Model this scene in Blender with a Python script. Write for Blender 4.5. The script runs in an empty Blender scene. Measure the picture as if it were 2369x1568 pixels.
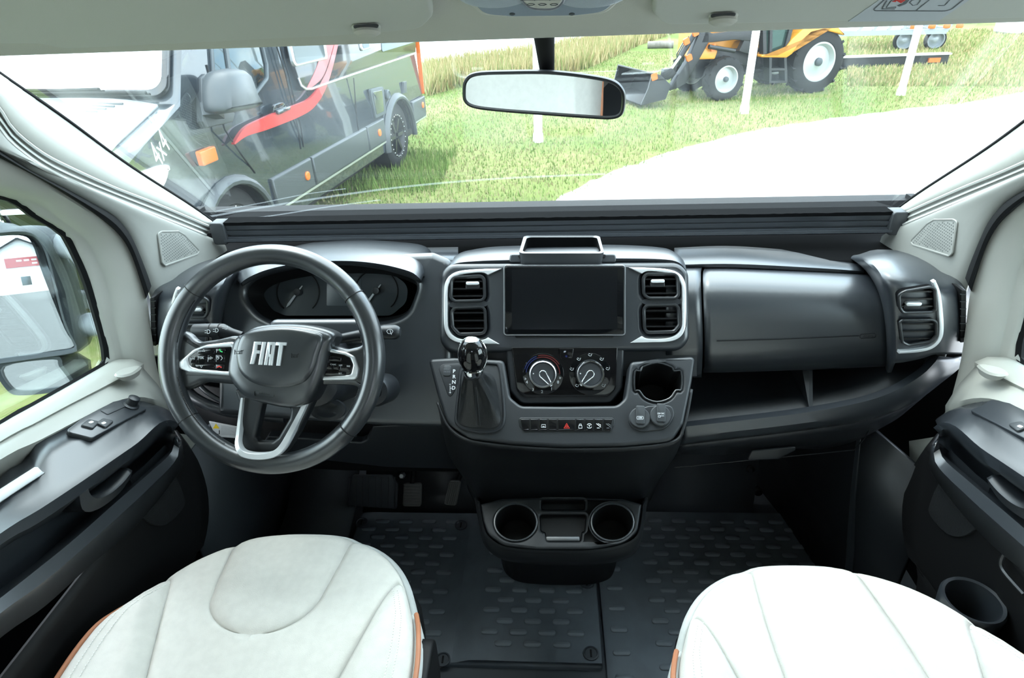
import bpy, bmesh, math, random
from mathutils import Vector as V, Matrix
import mathutils

# ---------------------------------------------------------------- camera, sky, exposure
FPX = 1424.0                       # focal length in pixels of the 2369 x 1568 frame
CAM = V((0.012, 0.0, 1.40))        # eye point between the two front seats, z = 0 is the cab floor
_X = V((24000, -109, -1424)).normalized()
_D = V((85, 2431, 1424)); _D = (_D - _X * _D.dot(_X)).normalized()
_Y = _X.cross(_D)
ROT = Matrix((_X, _Y, -_D))        # camera space (right, down, forward) -> cab space (right, forward, up)

scn = bpy.context.scene
cam_d = bpy.data.cameras.new('camera'); cam = bpy.data.objects.new('camera', cam_d)
scn.collection.objects.link(cam)
cam_d.sensor_width = 36.0; cam_d.lens = 36.0 * FPX / 2369.0
cam_d.clip_start = 0.02; cam_d.clip_end = 500
_r, _d, _f = (ROT @ V((1, 0, 0)), ROT @ V((0, 1, 0)), ROT @ V((0, 0, 1)))
_m = Matrix((_r, -_d, -_f)).transposed().to_4x4(); _m.translation = CAM
cam.matrix_world = _m
scn.camera = cam

scn.view_settings.view_transform = 'Standard'
scn.view_settings.look = 'None'
scn.view_settings.exposure = 0.12
scn.view_settings.gamma = 1.0
scn.view_settings.use_curve_mapping = False

SKY_STRENGTH = 8.5
SUN_STRENGTH = 2.2
w = bpy.data.worlds.new('sky'); scn.world = w; w.use_nodes = True
nt = w.node_tree; nt.nodes.clear()
_o = nt.nodes.new('ShaderNodeOutputWorld'); _b = nt.nodes.new('ShaderNodeBackground')
_tc = nt.nodes.new('ShaderNodeTexCoord'); _mp = nt.nodes.new('ShaderNodeMapping'); _n = nt.nodes.new('ShaderNodeTexNoise'); _cr = nt.nodes.new('ShaderNodeValToRGB')
_mp.inputs['Scale'].default_value = (1, 1, 2.5)
_n.inputs['Scale'].default_value = 2.2; _n.inputs['Detail'].default_value = 6; _n.inputs['Roughness'].default_value = 0.6
_cr.color_ramp.elements[0].position = 0.36; _cr.color_ramp.elements[0].color = (0.58, 0.78, 0.98, 1)
_cr.color_ramp.elements[1].position = 0.56; _cr.color_ramp.elements[1].color = (0.90, 0.96, 1.0, 1)
nt.links.new(_tc.outputs['Generated'], _mp.inputs['Vector']); nt.links.new(_mp.outputs[0], _n.inputs['Vector'])
nt.links.new(_n.outputs[0], _cr.inputs[0]); nt.links.new(_cr.outputs[0], _b.inputs[0]); nt.links.new(_b.outputs[0], _o.inputs[0])
_b.inputs[1].default_value = SKY_STRENGTH

sun_d = bpy.data.lights.new('hazy_sun', 'SUN'); sun_d.energy = SUN_STRENGTH; sun_d.angle = math.radians(30); sun_d.color = (1, 0.97, 0.92)
sun = bpy.data.objects.new('hazy_sun', sun_d); scn.collection.objects.link(sun)
sun.rotation_euler = V((-0.26, 0.30, 0.92)).to_track_quat('Z', 'Y').to_euler()

# ---------------------------------------------------------------- pixel rays (a line of sight through the 2369 x 1568 frame, met at a real plane)
def ray(px, py):
    return ROT @ V(((px - 1184.5) / FPX, (py - 784.0) / FPX, 1.0))
def at(px, py, X=None, Y=None, Z=None, D=None):
    r = ray(px, py)
    if X is not None: t = (X - CAM.x) / r.x
    elif Y is not None: t = (Y - CAM.y) / r.y
    elif Z is not None: t = (Z - CAM.z) / r.z
    else: t = D
    return CAM + r * t
def onplane(px, py, P, n):
    r = ray(px, py)
    return CAM + r * ((P - CAM).dot(n) / r.dot(n))

class Fr:
    """a flat working plane: origin, right, up, outward normal"""
    def __init__(s, O, ex, ey):
        s.O = V(O); s.ex = V(ex).normalized(); s.ey = V(ey).normalized(); s.en = s.ex.cross(s.ey).normalized()
        s.ey = s.en.cross(s.ex)
    def pt(s, a, b, h=0.0): return s.O + s.ex * a + s.ey * b + s.en * h
    def px(s, x, y, h=0.0):
        d = onplane(x, y, s.O + s.en * h, s.en) - s.O
        return (d.dot(s.ex), d.dot(s.ey))
    def pl(s, pts, h=0.0):
        return [s.px(p[0], p[1], h) + tuple(p[2:]) for p in pts]
    def off(s, h): return Fr(s.O + s.en * h, s.ex, s.ey)

# ---------------------------------------------------------------- curves and outlines
def cr(pts, n=8, closed=False):
    """Catmull-Rom through points of any dimension, n steps a span"""
    P = [tuple(p) for p in pts]; N = len(P); out = []
    rng = range(N) if closed else range(N - 1)
    for i in rng:
        if closed: a, b, c, d = P[(i - 1) % N], P[i], P[(i + 1) % N], P[(i + 2) % N]
        else: a, b, c, d = P[max(i - 1, 0)], P[i], P[i + 1], P[min(i + 2, N - 1)]
        for k in range(n):
            t = k / n
            out.append(tuple(0.5 * (2 * q + (r - p) * t + (2 * p - 5 * q + 4 * r - s) * t * t + (3 * q - p - 3 * r + s) * t ** 3) for p, q, r, s in zip(a, b, c, d)))
    if not closed: out.append(P[-1])
    return out
def rs(pts, n, closed=False):
    """resample to n points evenly along its length"""
    P = [tuple(p) for p in pts]
    if closed: P = P + [P[0]]
    L = [0.0]
    for a, b in zip(P, P[1:]): L.append(L[-1] + math.dist(a[:3], b[:3]))
    T = L[-1]; out = []; j = 0
    m = n if closed else n - 1
    for i in range(n):
        t = T * i / m
        while j < len(L) - 2 and L[j + 1] < t: j += 1
        u = 0 if L[j + 1] == L[j] else (t - L[j]) / (L[j + 1] - L[j])
        out.append(tuple(x + (y - x) * u for x, y in zip(P[j], P[j + 1])))
    return out
def fil(pts, r=0.0, n=5):
    """fillet the corners of a closed 2D outline; a third number of a point is its own radius"""
    out = []; N = len(pts)
    for i in range(N):
        p = V(pts[i][:2]); a = V(pts[i - 1][:2]); b = V(pts[(i + 1) % N][:2])
        rr = pts[i][2] if len(pts[i]) > 2 else r
        u, v = (a - p), (b - p); lu, lv = u.length, v.length
        if rr <= 0 or lu < 1e-9 or lv < 1e-9: out.append(tuple(p)); continue
        u /= lu; v /= lv
        ang = math.acos(max(-1, min(1, u.dot(v))))
        if ang > 3.1: out.append(tuple(p)); continue
        t = min(rr / math.tan(ang / 2), lu * 0.49, lv * 0.49); r2 = t * math.tan(ang / 2)
        c = p + (u + v).normalized() * (r2 / math.sin(ang / 2))
        s = p + u * t - c; e = p + v * t - c
        a0 = math.atan2(s.y, s.x); a1 = math.atan2(e.y, e.x); da = a1 - a0
        while da > math.pi: da -= 2 * math.pi
        while da < -math.pi: da += 2 * math.pi
        for k in range(n + 1):
            q = a0 + da * k / n
            out.append((c.x + r2 * math.cos(q), c.y + r2 * math.sin(q)))
    return out
def rrect(cx, cy, w, h, r, n=4, rot=0.0):
    p = fil([(-w / 2, -h / 2), (w / 2, -h / 2), (w / 2, h / 2), (-w / 2, h / 2)], r, n)
    c, s = math.cos(rot), math.sin(rot)
    return [(cx + x * c - y * s, cy + x * s + y * c) for x, y in p]
def circ(cx, cy, r, n=32, ry=None):
    return [(cx + r * math.cos(2 * math.pi * k / n), cy + (ry or r) * math.sin(2 * math.pi * k / n)) for k in range(n)]
def area2(p): return sum(a[0] * b[1] - b[0] * a[1] for a, b in zip(p, p[1:] + p[:1])) / 2
def inset(p, d):
    """move a closed outline inwards by d (outwards when negative)"""
    p = [tuple(q[:2]) for q in p]
    q = [p[i] for i in range(len(p)) if math.dist(p[i], p[i - 1]) > 1e-7]
    if area2(q) < 0: d = -d
    out = []; N = len(q)
    for i in range(N):
        a, b, c = V(q[i - 1]), V(q[i]), V(q[(i + 1) % N])
        e1 = (b - a).normalized(); e2 = (c - b).normalized()
        n1 = V((-e1.y, e1.x)); n2 = V((-e2.y, e2.x)); m = n1 + n2
        if m.length < 1e-6: m = n1.copy()
        m.normalize(); k = max(0.5, m.dot(n1))
        out.append(tuple(b + m * (d / k)))
    return out

# ---------------------------------------------------------------- mesh builder
class B:
    def __init__(s): s.bm = bmesh.new()
    def vs(s, pts): return [s.bm.verts.new(V(p)) for p in pts]
    def face(s, v):
        try: return s.bm.faces.new(v)
        except ValueError: return None
    def strip(s, a, b, closed=True):
        n = len(a)
        for i in range(n if closed else n - 1):
            j = (i + 1) % n
            s.face([a[i], a[j], b[j], b[i]])
    def loft(s, rows, cu=False, cv=False, cap0=False, cap1=False):
        R = [s.vs(r) for r in rows]
        for a, b in zip(R, R[1:]): s.strip(a, b, cu)
        if cv: s.strip(R[-1], R[0], cu)
        if cap0: s.face(list(reversed(R[0])))
        if cap1: s.face(R[-1])
        return s
    def plate(s, F, outer, h0, h1, r=0.0, holes=(), seg=3, back=True, rb=0.0):
        """flat piece of outline 'outer' standing from height h0 to h1 over a plane, its front edges rounded by r, with holes through it"""
        outer = [tuple(p[:2]) for p in outer]
        if area2(outer) < 0: outer = outer[::-1]
        loops = [(outer, 1)]
        for h in holes:
            h = [tuple(p[:2]) for p in h]
            if area2(h) < 0: h = h[::-1]
            loops.append((h, -1))
        front = []; backl = []
        for p, sg in loops:
            p = [p[i] for i in range(len(p)) if math.dist(p[i], p[i - 1]) > 1e-7]
            rows = []
            if rb > 0: rows.append([F.pt(x, y, h0) for x, y in inset(p, sg * rb)]); rows.append([F.pt(x, y, h0 + rb) for x, y in p])
            else: rows.append([F.pt(x, y, h0) for x, y in p])
            if r > 0:
                for k in range(seg + 1):
                    t = math.pi / 2 * k / seg
                    rows.append([F.pt(x, y, h1 - r + r * math.sin(t)) for x, y in inset(p, sg * r * (1 - math.cos(t)))])
            else: rows.append([F.pt(x, y, h1) for x, y in p])
            R = [s.vs(q) for q in rows]
            for a, b in zip(R, R[1:]): s.strip(a, b, True)
            front.append(R[-1]); backl.append(R[0])
        for L, do in ((front, True), (backl, back)):
            if not do: continue
            if len(L) == 1: s.face(L[0] if L is front else L[0][::-1])
            else:
                ed = []
                for lp in L:
                    for i in range(len(lp)):
                        e = s.bm.edges.get((lp[i], lp[(i + 1) % len(lp)]))
                        if e: ed.append(e)
                bmesh.ops.triangle_fill(s.bm, use_beauty=True, use_dissolve=False, edges=ed)
        return s
    def box(s, c, d, M=None, r=0.0):
        c = V(c); hx, hy, hz = d[0] / 2, d[1] / 2, d[2] / 2
        M = M or Matrix.Identity(3)
        if r > 0:
            F = Fr(c, M @ V((1, 0, 0)), M @ V((0, 1, 0)))
            return s.plate(F, rrect(0, 0, d[0], d[1], min(r, hx * .99, hy * .99), 3), -hz, hz, min(r, hx * .9, hy * .9, hz * .9), rb=min(r, hx * .9, hy * .9, hz * .9), seg=2)
        v = s.vs([c + M @ V((x * hx, y * hy, z * hz)) for x in (-1, 1) for y in (-1, 1) for z in (-1, 1)])
        for f in ((0, 1, 3, 2), (4, 6, 7, 5), (0, 4, 5, 1), (2, 3, 7, 6), (0, 2, 6, 4), (1, 5, 7, 3)): s.face([v[i] for i in f])
        return s
    def bar(s, a, b, w, h, up=(0, 0, 1), r=0.0):
        a, b = V(a), V(b); y = (b - a); L = y.length; y.normalize(); x = y.cross(V(up))
        if x.length < 1e-5: x = y.cross(V((1, 0, 0)))
        x.normalize(); z = x.cross(y)
        return s.box((a + b) / 2, (w, L, h), Matrix((x, y, z)).transposed(), r)
    def tube(s, path, r, n=8, closed=False, caps=True, ry=None, up=None):
        P = [V(p) for p in path]; N = len(P)
        R = r if isinstance(r, (list, tuple)) else [r] * N
        rows = []; prev = None
        for i in range(N):
            if closed: t = P[(i + 1) % N] - P[i - 1]
            else: t = P[min(i + 1, N - 1)] - P[max(i - 1, 0)]
            if t.length < 1e-9: t = V((0, 0, 1))
            t.normalize()
            if up is not None: u = V(up) - t * t.dot(V(up))
            elif prev is None:
                u = t.orthogonal()
            else: u = prev - t * t.dot(prev)
            if u.length < 1e-6: u = t.orthogonal()
            u.normalize(); prev = u; v = t.cross(u)
            k = (ry / r if (ry and not isinstance(r, (list, tuple))) else 1.0)
            rows.append([P[i] + u * (R[i] * k * math.cos(2 * math.pi * j / n)) + v * (R[i] * math.sin(2 * math.pi * j / n)) for j in range(n)])
        return s.loft(rows, cu=True, cv=closed, cap0=caps and not closed, cap1=caps and not closed)
    def lathe(s, F, prof, n=32, a=0.0, b=0.0, sx=1.0, sy=1.0, cap0=True, cap1=True):
        """turn (radius, height) pairs about the normal of a plane"""
        rows = [[F.pt(a + sx * r * math.cos(2 * math.pi * k / n), b + sy * r * math.sin(2 * math.pi * k / n), h) for k in range(n)] for r, h in prof]
        return s.loft(rows, cu=True, cap0=cap0, cap1=cap1)
    def ell(s, c, rx, ry, rz, M=None, n=24, m=14):
        M = M or Matrix.Identity(3); c = V(c); rows = []
        for i in range(1, m):
            t = math.pi * i / m
            rows.append([c + M @ V((rx * math.sin(t) * math.cos(2 * math.pi * k / n), ry * math.sin(t) * math.sin(2 * math.pi * k / n), -rz * math.cos(t))) for k in range(n)])
        return s.loft(rows, cu=True, cap0=True, cap1=True)

COL = scn.collection
def ob(name, b, mat, parent=None, ang=38, solid=None, wn=False, sub=0, label=None, recalc=True):
    bm = b.bm if isinstance(b, B) else b
    if recalc: bmesh.ops.recalc_face_normals(bm, faces=bm.faces[:])
    lim = math.radians(ang)
    for f in bm.faces: f.smooth = True
    for e in bm.edges:
        if len(e.link_faces) == 2 and e.calc_face_angle(0) > lim: e.smooth = False
    c = V((0, 0, 0))
    if bm.verts:
        lo = V([min(v.co[i] for v in bm.verts) for i in range(3)]); hi = V([max(v.co[i] for v in bm.verts) for i in range(3)])
        c = (lo + hi) / 2
        for v in bm.verts: v.co -= c
    me = bpy.data.meshes.new(name); bm.to_mesh(me); bm.free()
    return obm(name, me, mat, c, parent, solid, wn, sub, label)
def obm(name, me, mat, c, parent=None, solid=None, wn=False, sub=0, label=None):
    if mat is not None and not me.materials: me.materials.append(mat)
    o = bpy.data.objects.new(name, me); COL.objects.link(o); o.location = c
    if parent is not None: par(o, parent)
    if solid:
        m = o.modifiers.new('thickness', 'SOLIDIFY'); m.thickness = solid[0]; m.offset = solid[1]
    if sub:
        m = o.modifiers.new('smooth', 'SUBSURF'); m.levels = sub; m.render_levels = sub
    if wn:
        m = o.modifiers.new('normals', 'WEIGHTED_NORMAL'); m.keep_sharp = True; m.weight = 80
    if label: o['label'] = label
    return o
def wmat(o):
    m = o.matrix_basis.copy()
    return (wmat(o.parent) @ o.matrix_parent_inverse @ m) if o.parent else m
def par(o, p):
    o.parent = p; o.matrix_parent_inverse = wmat(p).inverted()
def tag(o, label, cat, group=None, kind=None):
    o['label'] = label
    if cat: o['category'] = cat
    if group: o['group'] = group
    if kind: o['kind'] = kind
    return o
def thing(name, loc, label, cat, group=None, kind=None):
    o = bpy.data.objects.new(name, None); COL.objects.link(o); o.location = V(loc); o.empty_display_size = 0.05
    return tag(o, label, cat, group, kind)
def struct(o, label=None):
    o['kind'] = 'structure'
    if label: o['label'] = label
    return o
def mirx(rows): return [[(-p[0], p[1], p[2]) for p in r] for r in rows]
def text(s, F, a, b, size, mat, parent, name='lettering', h=0.0003, rot=0.0, align='CENTER', sx=1.0, bold=0.0):
    cu = bpy.data.curves.new('t', 'FONT'); cu.body = s; cu.size = size; cu.align_x = align; cu.align_y = 'CENTER'; cu.extrude = 0.00015; cu.resolution_u = 2; cu.offset = bold
    o = bpy.data.objects.new('t', cu); COL.objects.link(o)
    dg = bpy.context.evaluated_depsgraph_get()
    me = bpy.data.meshes.new_from_object(o.evaluated_get(dg))
    bpy.data.objects.remove(o); bpy.data.curves.remove(cu)
    c, si = math.cos(rot), math.sin(rot)
    for v in me.vertices:
        x, y, z = v.co; x *= sx
        v.co = F.pt(a + x * c - y * si, b + x * si + y * c, h + z) - F.pt(a, b, h)
    me.materials.clear()
    return obm(name, me, mat, F.pt(a, b, h), parent)
def ribbons(F, lines, wd, mat, parent, name='symbol', h=0.0004, th=0.0002):
    """thin drawn strokes on a plane"""
    b = B()
    for ln in lines:
        closed = len(ln) > 2 and ln[0] == ln[-1]
        P = [V(p[:2]) for p in (ln[:-1] if closed else ln)]; N = len(P); l, r = [], []
        for i in range(N):
            t = (P[(i + 1) % N] - P[i - 1]) if closed else (P[min(i + 1, N - 1)] - P[max(i - 1, 0)])
            if t.length < 1e-9: t = V((1, 0))
            t.normalize(); nn = V((-t.y, t.x)) * (wd / 2)
            l.append(P[i] + nn); r.append(P[i] - nn)
        rows = [[F.pt(p.x, p.y, h) for p in l], [F.pt(p.x, p.y, h + th) for p in l], [F.pt(p.x, p.y, h + th) for p in r], [F.pt(p.x, p.y, h) for p in r]]
        b.loft(rows, cu=closed)
    return ob(name, b, mat, parent)
# ---------------------------------------------------------------- materials
def mat(name, col, rough=0.5, metal=0.0, spec=0.5, bump=0.0, bscale=400.0, var=0.0, vscale=8.0, coat=0.0, emit=0.0, sheen=0.0, col2=None):
    m = bpy.data.materials.new(name); m.use_nodes = True
    nt = m.node_tree; bs = nt.nodes['Principled BSDF']
    bs.inputs['Base Color'].default_value = (*col, 1); bs.inputs['Roughness'].default_value = rough
    bs.inputs['Metallic'].default_value = metal; bs.inputs['Specular IOR Level'].default_value = spec
    bs.inputs['Coat Weight'].default_value = coat; bs.inputs['Coat Roughness'].default_value = 0.03
    bs.inputs['Sheen Weight'].default_value = sheen
    if emit:
        bs.inputs['Emission Color'].default_value = (*col, 1); bs.inputs['Emission Strength'].default_value = emit
    if bump or var or col2:
        tc = nt.nodes.new('ShaderNodeTexCoord')
    if bump:
        n = nt.nodes.new('ShaderNodeTexNoise'); n.inputs['Scale'].default_value = bscale; n.inputs['Detail'].default_value = 3
        bp = nt.nodes.new('ShaderNodeBump'); bp.inputs['Strength'].default_value = bump; bp.inputs['Distance'].default_value = 0.001
        nt.links.new(tc.outputs['Object'], n.inputs['Vector']); nt.links.new(n.outputs[0], bp.inputs['Height']); nt.links.new(bp.outputs[0], bs.inputs['Normal'])
    if var or col2:
        n2 = nt.nodes.new('ShaderNodeTexNoise'); n2.inputs['Scale'].default_value = vscale; n2.inputs['Detail'].default_value = 5
        rp = nt.nodes.new('ShaderNodeValToRGB')
        c2 = col2 or tuple(max(0, c * (1 - var)) for c in col)
        rp.color_ramp.elements[0].position = 0.35; rp.color_ramp.elements[0].color = (*c2, 1)
        rp.color_ramp.elements[1].position = 0.65; rp.color_ramp.elements[1].color = (*col, 1)
        nt.links.new(tc.outputs['Object'], n2.inputs['Vector']); nt.links.new(n2.outputs[0], rp.inputs[0]); nt.links.new(rp.outputs[0], bs.inputs['Base Color'])
    return m
def glass(name, tint=(0.93, 0.97, 0.96), rough=0.0, refl=1.0, haze=0.0):
    m = bpy.data.materials.new(name); m.use_nodes = True; nt = m.node_tree; nt.nodes.clear()
    o = nt.nodes.new('ShaderNodeOutputMaterial'); t = nt.nodes.new('ShaderNodeBsdfTransparent'); g = nt.nodes.new('ShaderNodeBsdfGlossy')
    f = nt.nodes.new('ShaderNodeFresnel'); mx = nt.nodes.new('ShaderNodeMixShader'); ml = nt.nodes.new('ShaderNodeMath'); ml.operation = 'MULTIPLY'
    t.inputs[0].default_value = (*tint, 1); g.inputs['Roughness'].default_value = rough; f.inputs[0].default_value = 1.45; ml.inputs[1].default_value = refl
    nt.links.new(f.outputs[0], ml.inputs[0]); nt.links.new(ml.outputs[0], mx.inputs[0]); nt.links.new(t.outputs[0], mx.inputs[1]); nt.links.new(g.outputs[0], mx.inputs[2])
    last = mx
    if haze:
        d = nt.nodes.new('ShaderNodeBsdfTranslucent'); d.inputs[0].default_value = (0.9, 0.95, 1, 1)
        m2 = nt.nodes.new('ShaderNodeMixShader'); m2.inputs[0].default_value = haze
        nt.links.new(mx.outputs[0], m2.inputs[1]); nt.links.new(d.outputs[0], m2.inputs[2]); last = m2
    nt.links.new(last.outputs[0], o.inputs[0])
    return m
M_BLK = mat('black_grained_plastic', (0.0184, 0.0221, 0.0267), 0.34, spec=1.0, bump=0.04, bscale=900)
M_BLK2 = mat('dark_grained_plastic', (0.0109, 0.013, 0.0157), 0.42, spec=0.5, bump=0.05, bscale=900)
M_DEEP = mat('deep_black_plastic', (0.0032, 0.0034, 0.0039), 0.6, spec=0.3)
M_SLAT = mat('vent_slat_plastic', (0.0048, 0.0052, 0.006), 0.3, spec=0.5)
M_RIMK = mat('vent_rim_plastic', (0.0126, 0.0143, 0.016), 0.35, spec=0.5)
M_GLOSS = mat('piano_black', (0.005, 0.005, 0.006), 0.06, spec=0.5, coat=0.3)
M_SCREEN = mat('screen_glass', (0.003, 0.0035, 0.0045), 0.04, spec=0.5)
M_DISP = mat('screen_display', (0.005, 0.0057, 0.007), 0.08, spec=0.5)
M_SILV = mat('satin_silver', (0.80, 0.82, 0.84), 0.30, metal=0.55)
M_SILVM = mat('matte_silver', (0.55, 0.57, 0.59), 0.38, metal=1.0)
M_CHR = mat('chrome', (0.85, 0.87, 0.88), 0.06, metal=1.0)
M_LEATH = mat('black_leather', (0.0187, 0.0216, 0.0245), 0.30, spec=1.0, bump=0.04, bscale=500)
M_BOOT = mat('boot_leather', (0.012, 0.0132, 0.0144), 0.45, spec=0.5, bump=0.4, bscale=350)
M_ICON = mat('white_print', (0.6, 0.624, 0.64), 0.6)
M_ICOND = mat('grey_print', (0.10, 0.11, 0.12), 0.6)
M_RED = mat('red_print', (0.6, 0.03, 0.02), 0.5)
M_BLUE = mat('blue_print', (0.006, 0.015, 0.105), 0.5)
M_REDD = mat('dark_red_print', (0.09, 0.0045, 0.0045), 0.5)
M_GRN = mat('green_print', (0.02, 0.5, 0.12), 0.5)
M_TRIM = mat('pillar_plastic', (0.2368, 0.24, 0.2208), 0.5, spec=0.4, bump=0.04, bscale=900)
M_TRIM2 = mat('door_frame_plastic', (0.3533, 0.3533, 0.3202), 0.42, spec=0.4, bump=0.03, bscale=900)
M_RAIL = mat('blind_rail_beige', (0.2904, 0.297, 0.2772), 0.35, spec=0.5)
M_HEAD = mat('headliner', (0.495, 0.49, 0.4356), 0.85, spec=0.2, bump=0.15, bscale=700)
M_VISOR = mat('visor_vinyl', (0.495, 0.5, 0.4554), 0.7, spec=0.3, bump=0.12, bscale=700)
M_DOME = mat('dome_lens', (0.255, 0.3, 0.3525), 0.25, spec=0.5)
M_DOMEB = mat('dome_switch_plastic', (0.528, 0.52, 0.464), 0.5)
M_SEAL = mat('rubber_seal', (0.006, 0.0065, 0.007), 0.8, spec=0.12)
M_FAB = mat('seat_fabric', (0.651, 0.6324, 0.5813), 0.9, spec=0.1, bump=0.5, bscale=800, var=0.06, vscale=60, sheen=0.2)
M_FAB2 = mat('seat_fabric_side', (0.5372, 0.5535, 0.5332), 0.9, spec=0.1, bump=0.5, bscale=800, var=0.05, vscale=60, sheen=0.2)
M_PIPE = mat('tan_piping', (0.425, 0.17, 0.085), 0.6)
M_THREAD = mat('white_thread', (0.78, 0.78, 0.74), 0.8)
M_FLOOR = mat('rubber_floor', (0.0504, 0.0582, 0.0672), 0.55, spec=0.4, bump=0.2, bscale=600)
M_MAT = mat('rubber_mat', (0.1156, 0.1357, 0.1555), 0.5, spec=0.5, bump=0.2, bscale=700, var=0.2, vscale=14)
M_PILL = mat('rubber_mat_rib', (0.162, 0.1845, 0.207), 0.5, spec=0.45, bump=0.2, bscale=700)
M_GREYP = mat('grey_plastic', (0.035, 0.0385, 0.042), 0.45)
M_SHEET = mat('white_label', (0.6, 0.615, 0.615), 0.6)
M_LABELG = mat('grey_label', (0.4488, 0.476, 0.5032), 0.6)
M_YEL = mat('yellow_print', (0.85, 0.6, 0.03), 0.5)
M_WIND = glass('windshield_glass', (0.95, 0.985, 0.975), refl=0.35, haze=0.0025)
M_SIDEG = glass('side_glass', (0.90, 0.96, 0.95), refl=0.6)
M_MIRR = mat('mirror_glass', (0.86, 0.88, 0.88), 0.0, metal=1.0)
M_NEARBLK = mat('fleece_and_shade_black', (0.004, 0.0042, 0.0046), 1.0, spec=0.05)  # matte near-black for the fleece, and for the shade inside the top bin
M_OUTBLK = mat('textured_black_plastic', (0.06, 0.072, 0.08), 0.5, spec=0.4)
M_ALU = mat('blind_track_aluminium', (0.045, 0.0507, 0.0581), 0.36, metal=0.3, spec=0.5)
M_CONS = mat('console_plastic', (0.0068, 0.008, 0.0096), 0.5, spec=0.4, bump=0.05, bscale=900)
M_BLK3 = mat('satin_black_plastic', (0.0125, 0.0150, 0.0180), 0.45, spec=0.6, bump=0.05, bscale=900)
M_SMEAR = glass('wiper_smear_film', (0.97, 0.99, 0.985), refl=0.0, haze=0.06)
# ---------------------------------------------------------------- the cab shell (built on the left and mirrored to the right)
def WX(pts, X):
    return [tuple(p) if len(p) == 3 else tuple(at(p[0], p[1], X=X)) for p in pts]
def WY(pts, Y):
    return [tuple(p) if len(p) == 3 else tuple(at(p[0], p[1], Y=Y)) for p in pts]
def both(name, fn, mt, parents, **k):
    out = []
    for i, s in enumerate((-1, 1)):
        b = B(); fn(b)
        if s == 1:
            for v in b.bm.verts: v.co.x *= -1
        kk = dict(k)
        o = ob(name, b, mt, parents[i], **kk)
        out.append(o)
    return out
GN = V((0, -0.50, -0.54)).normalized(); GP = V((0, 1.52, 0.86))
def WG(pts, h=0.0):
    return [tuple(p) if len(p) == 3 else tuple(onplane(p[0], p[1], GP + GN * h, GN)) for p in pts]
def sm(pts, n): return rs(cr(pts, 8), n)

# floor, bulkhead, living-area walls and roof
struct(ob('floor', B().box((0, -0.8, -0.03), (2.2, 5.2, 0.06)), M_FLOOR), 'dark rubber cab floor under the mats')
b = B(); b.box((0, 1.66, 0.40), (2.0, 0.05, 0.92)); struct(ob('wall_front', b, M_DEEP), 'black front bulkhead under the dashboard')
M_WALLR = mat('living_wall', (0.34, 0.33, 0.30), 0.7)
def sidewall(b):
    F = Fr((-1.08, 0, 0), (0, 1, 0), (0, 0, 1))
    b.plate(F, [(-3.3, 0), (0.22, 0), (0.22, 2.02), (-3.3, 2.02)], -0.06, 0, holes=[rrect(-1.6, 1.30, 0.8, 0.45, 0.06)])
sw = both('wall', sidewall, M_WALLR, (None, None))
sw[0].name = 'wall_left'; sw[1].name = 'wall_right'
struct(sw[0], 'pale living-area wall behind the driver door'); struct(sw[1], 'pale living-area wall behind the passenger door')
struct(ob('wall_back', B().box((0, -3.3, 1.0), (2.2, 0.06, 2.1)), M_WALLR), 'pale rear wall of the living area')
# roof lining: the header over the windscreen rises rearwards into the living-area roof
XS = [-1.08 + 2.16 * i / 30 for i in range(31)]
prof = [(0.935, 1.372), (0.89, 1.346), (0.868, 1.336), (0.852, 1.335), (0.835, 1.340), (0.78, 1.366), (0.70, 1.405), (0.45, 1.53), (0.20, 1.70), (0.0, 1.86), (-0.25, 1.98), (-0.42, 2.02)]
rows = [[(x, y, z) for x in XS] for y, z in cr(prof, 4)]
ceil = ob('ceiling', B().loft(rows), M_HEAD, solid=(0.03, 1)); struct(ceil, 'grey headliner above the windscreen')
F = Fr((0, -0.42, 2.02), (1, 0, 0), (0, -1, 0))
ob('roof_panel', B().plate(F, [(-1.1, 0), (1.1, 0), (1.1, 2.9), (-1.1, 2.9)], -0.04, 0, holes=[rrect(0, 0.9, 0.4, 0.4, 0.05)]), M_WALLR, ceil)

# windscreen
b = B(); F = Fr(GP, (1, 0, 0), V((0, -0.54, 0.50)))
b.plate(F, fil([(-0.95, -0.05), (0.95, -0.05), (0.93, 0.84), (-0.93, 0.84)], 0.05), -0.006, 0)
wind = ob('window_1', b, M_WIND); struct(wind, 'large raked windscreen with faint wiper smears')
FGl = Fr(GP + GN * 0.001, (1, 0, 0), V((0, -0.54, 0.50)))
for _pts, _w in (([(488, 500), (620, 477), (780, 452), (950, 430), (1150, 413), (1400, 402)], 0.009), ([(520, 512), (640, 497), (760, 478), (880, 462)], 0.006), ([(500, 488), (600, 470), (700, 450), (800, 436)], 0.004)):
    ribbons(FGl, [cr(FGl.pl(_pts), 5)], _w, M_SMEAR, wind, 'wiper_smear', h=0.0, th=0.0003)
# pillars
trimL = thing('trim_1', at(420, 560, X=-0.83), 'beige plastic windscreen pillar trim on the driver side', None, kind='structure')
trimR = thing('trim_2', V((0.83, at(420, 560, X=-0.83).y, at(420, 560, X=-0.83).z)), 'beige plastic windscreen pillar trim on the passenger side', None, kind='structure')
TR = (trimL, trimR)
cG = [(498, 517), (440, 475), (300, 385), (150, 275), (0, 172), (-150, 65)]
cR1 = [(487, 523), (365, 471), (265, 432), (166, 387), (99, 352), (33, 299), (0, 249), (-0.835, 0.935, 1.32), (-0.835, 0.925, 1.40)]
cRm = [(483, 533), (365, 485), (265, 446), (166, 404), (99, 369), (33, 318), (0, 274), (-0.84, 0.925, 1.31), (-0.84, 0.90, 1.40)]
cR2 = [(477, 545), (365, 501), (265, 461), (166, 423), (99, 388), (33, 339), (0, 302), (-0.82, 0.91, 1.30), (-0.82, 0.88, 1.40)]
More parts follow.
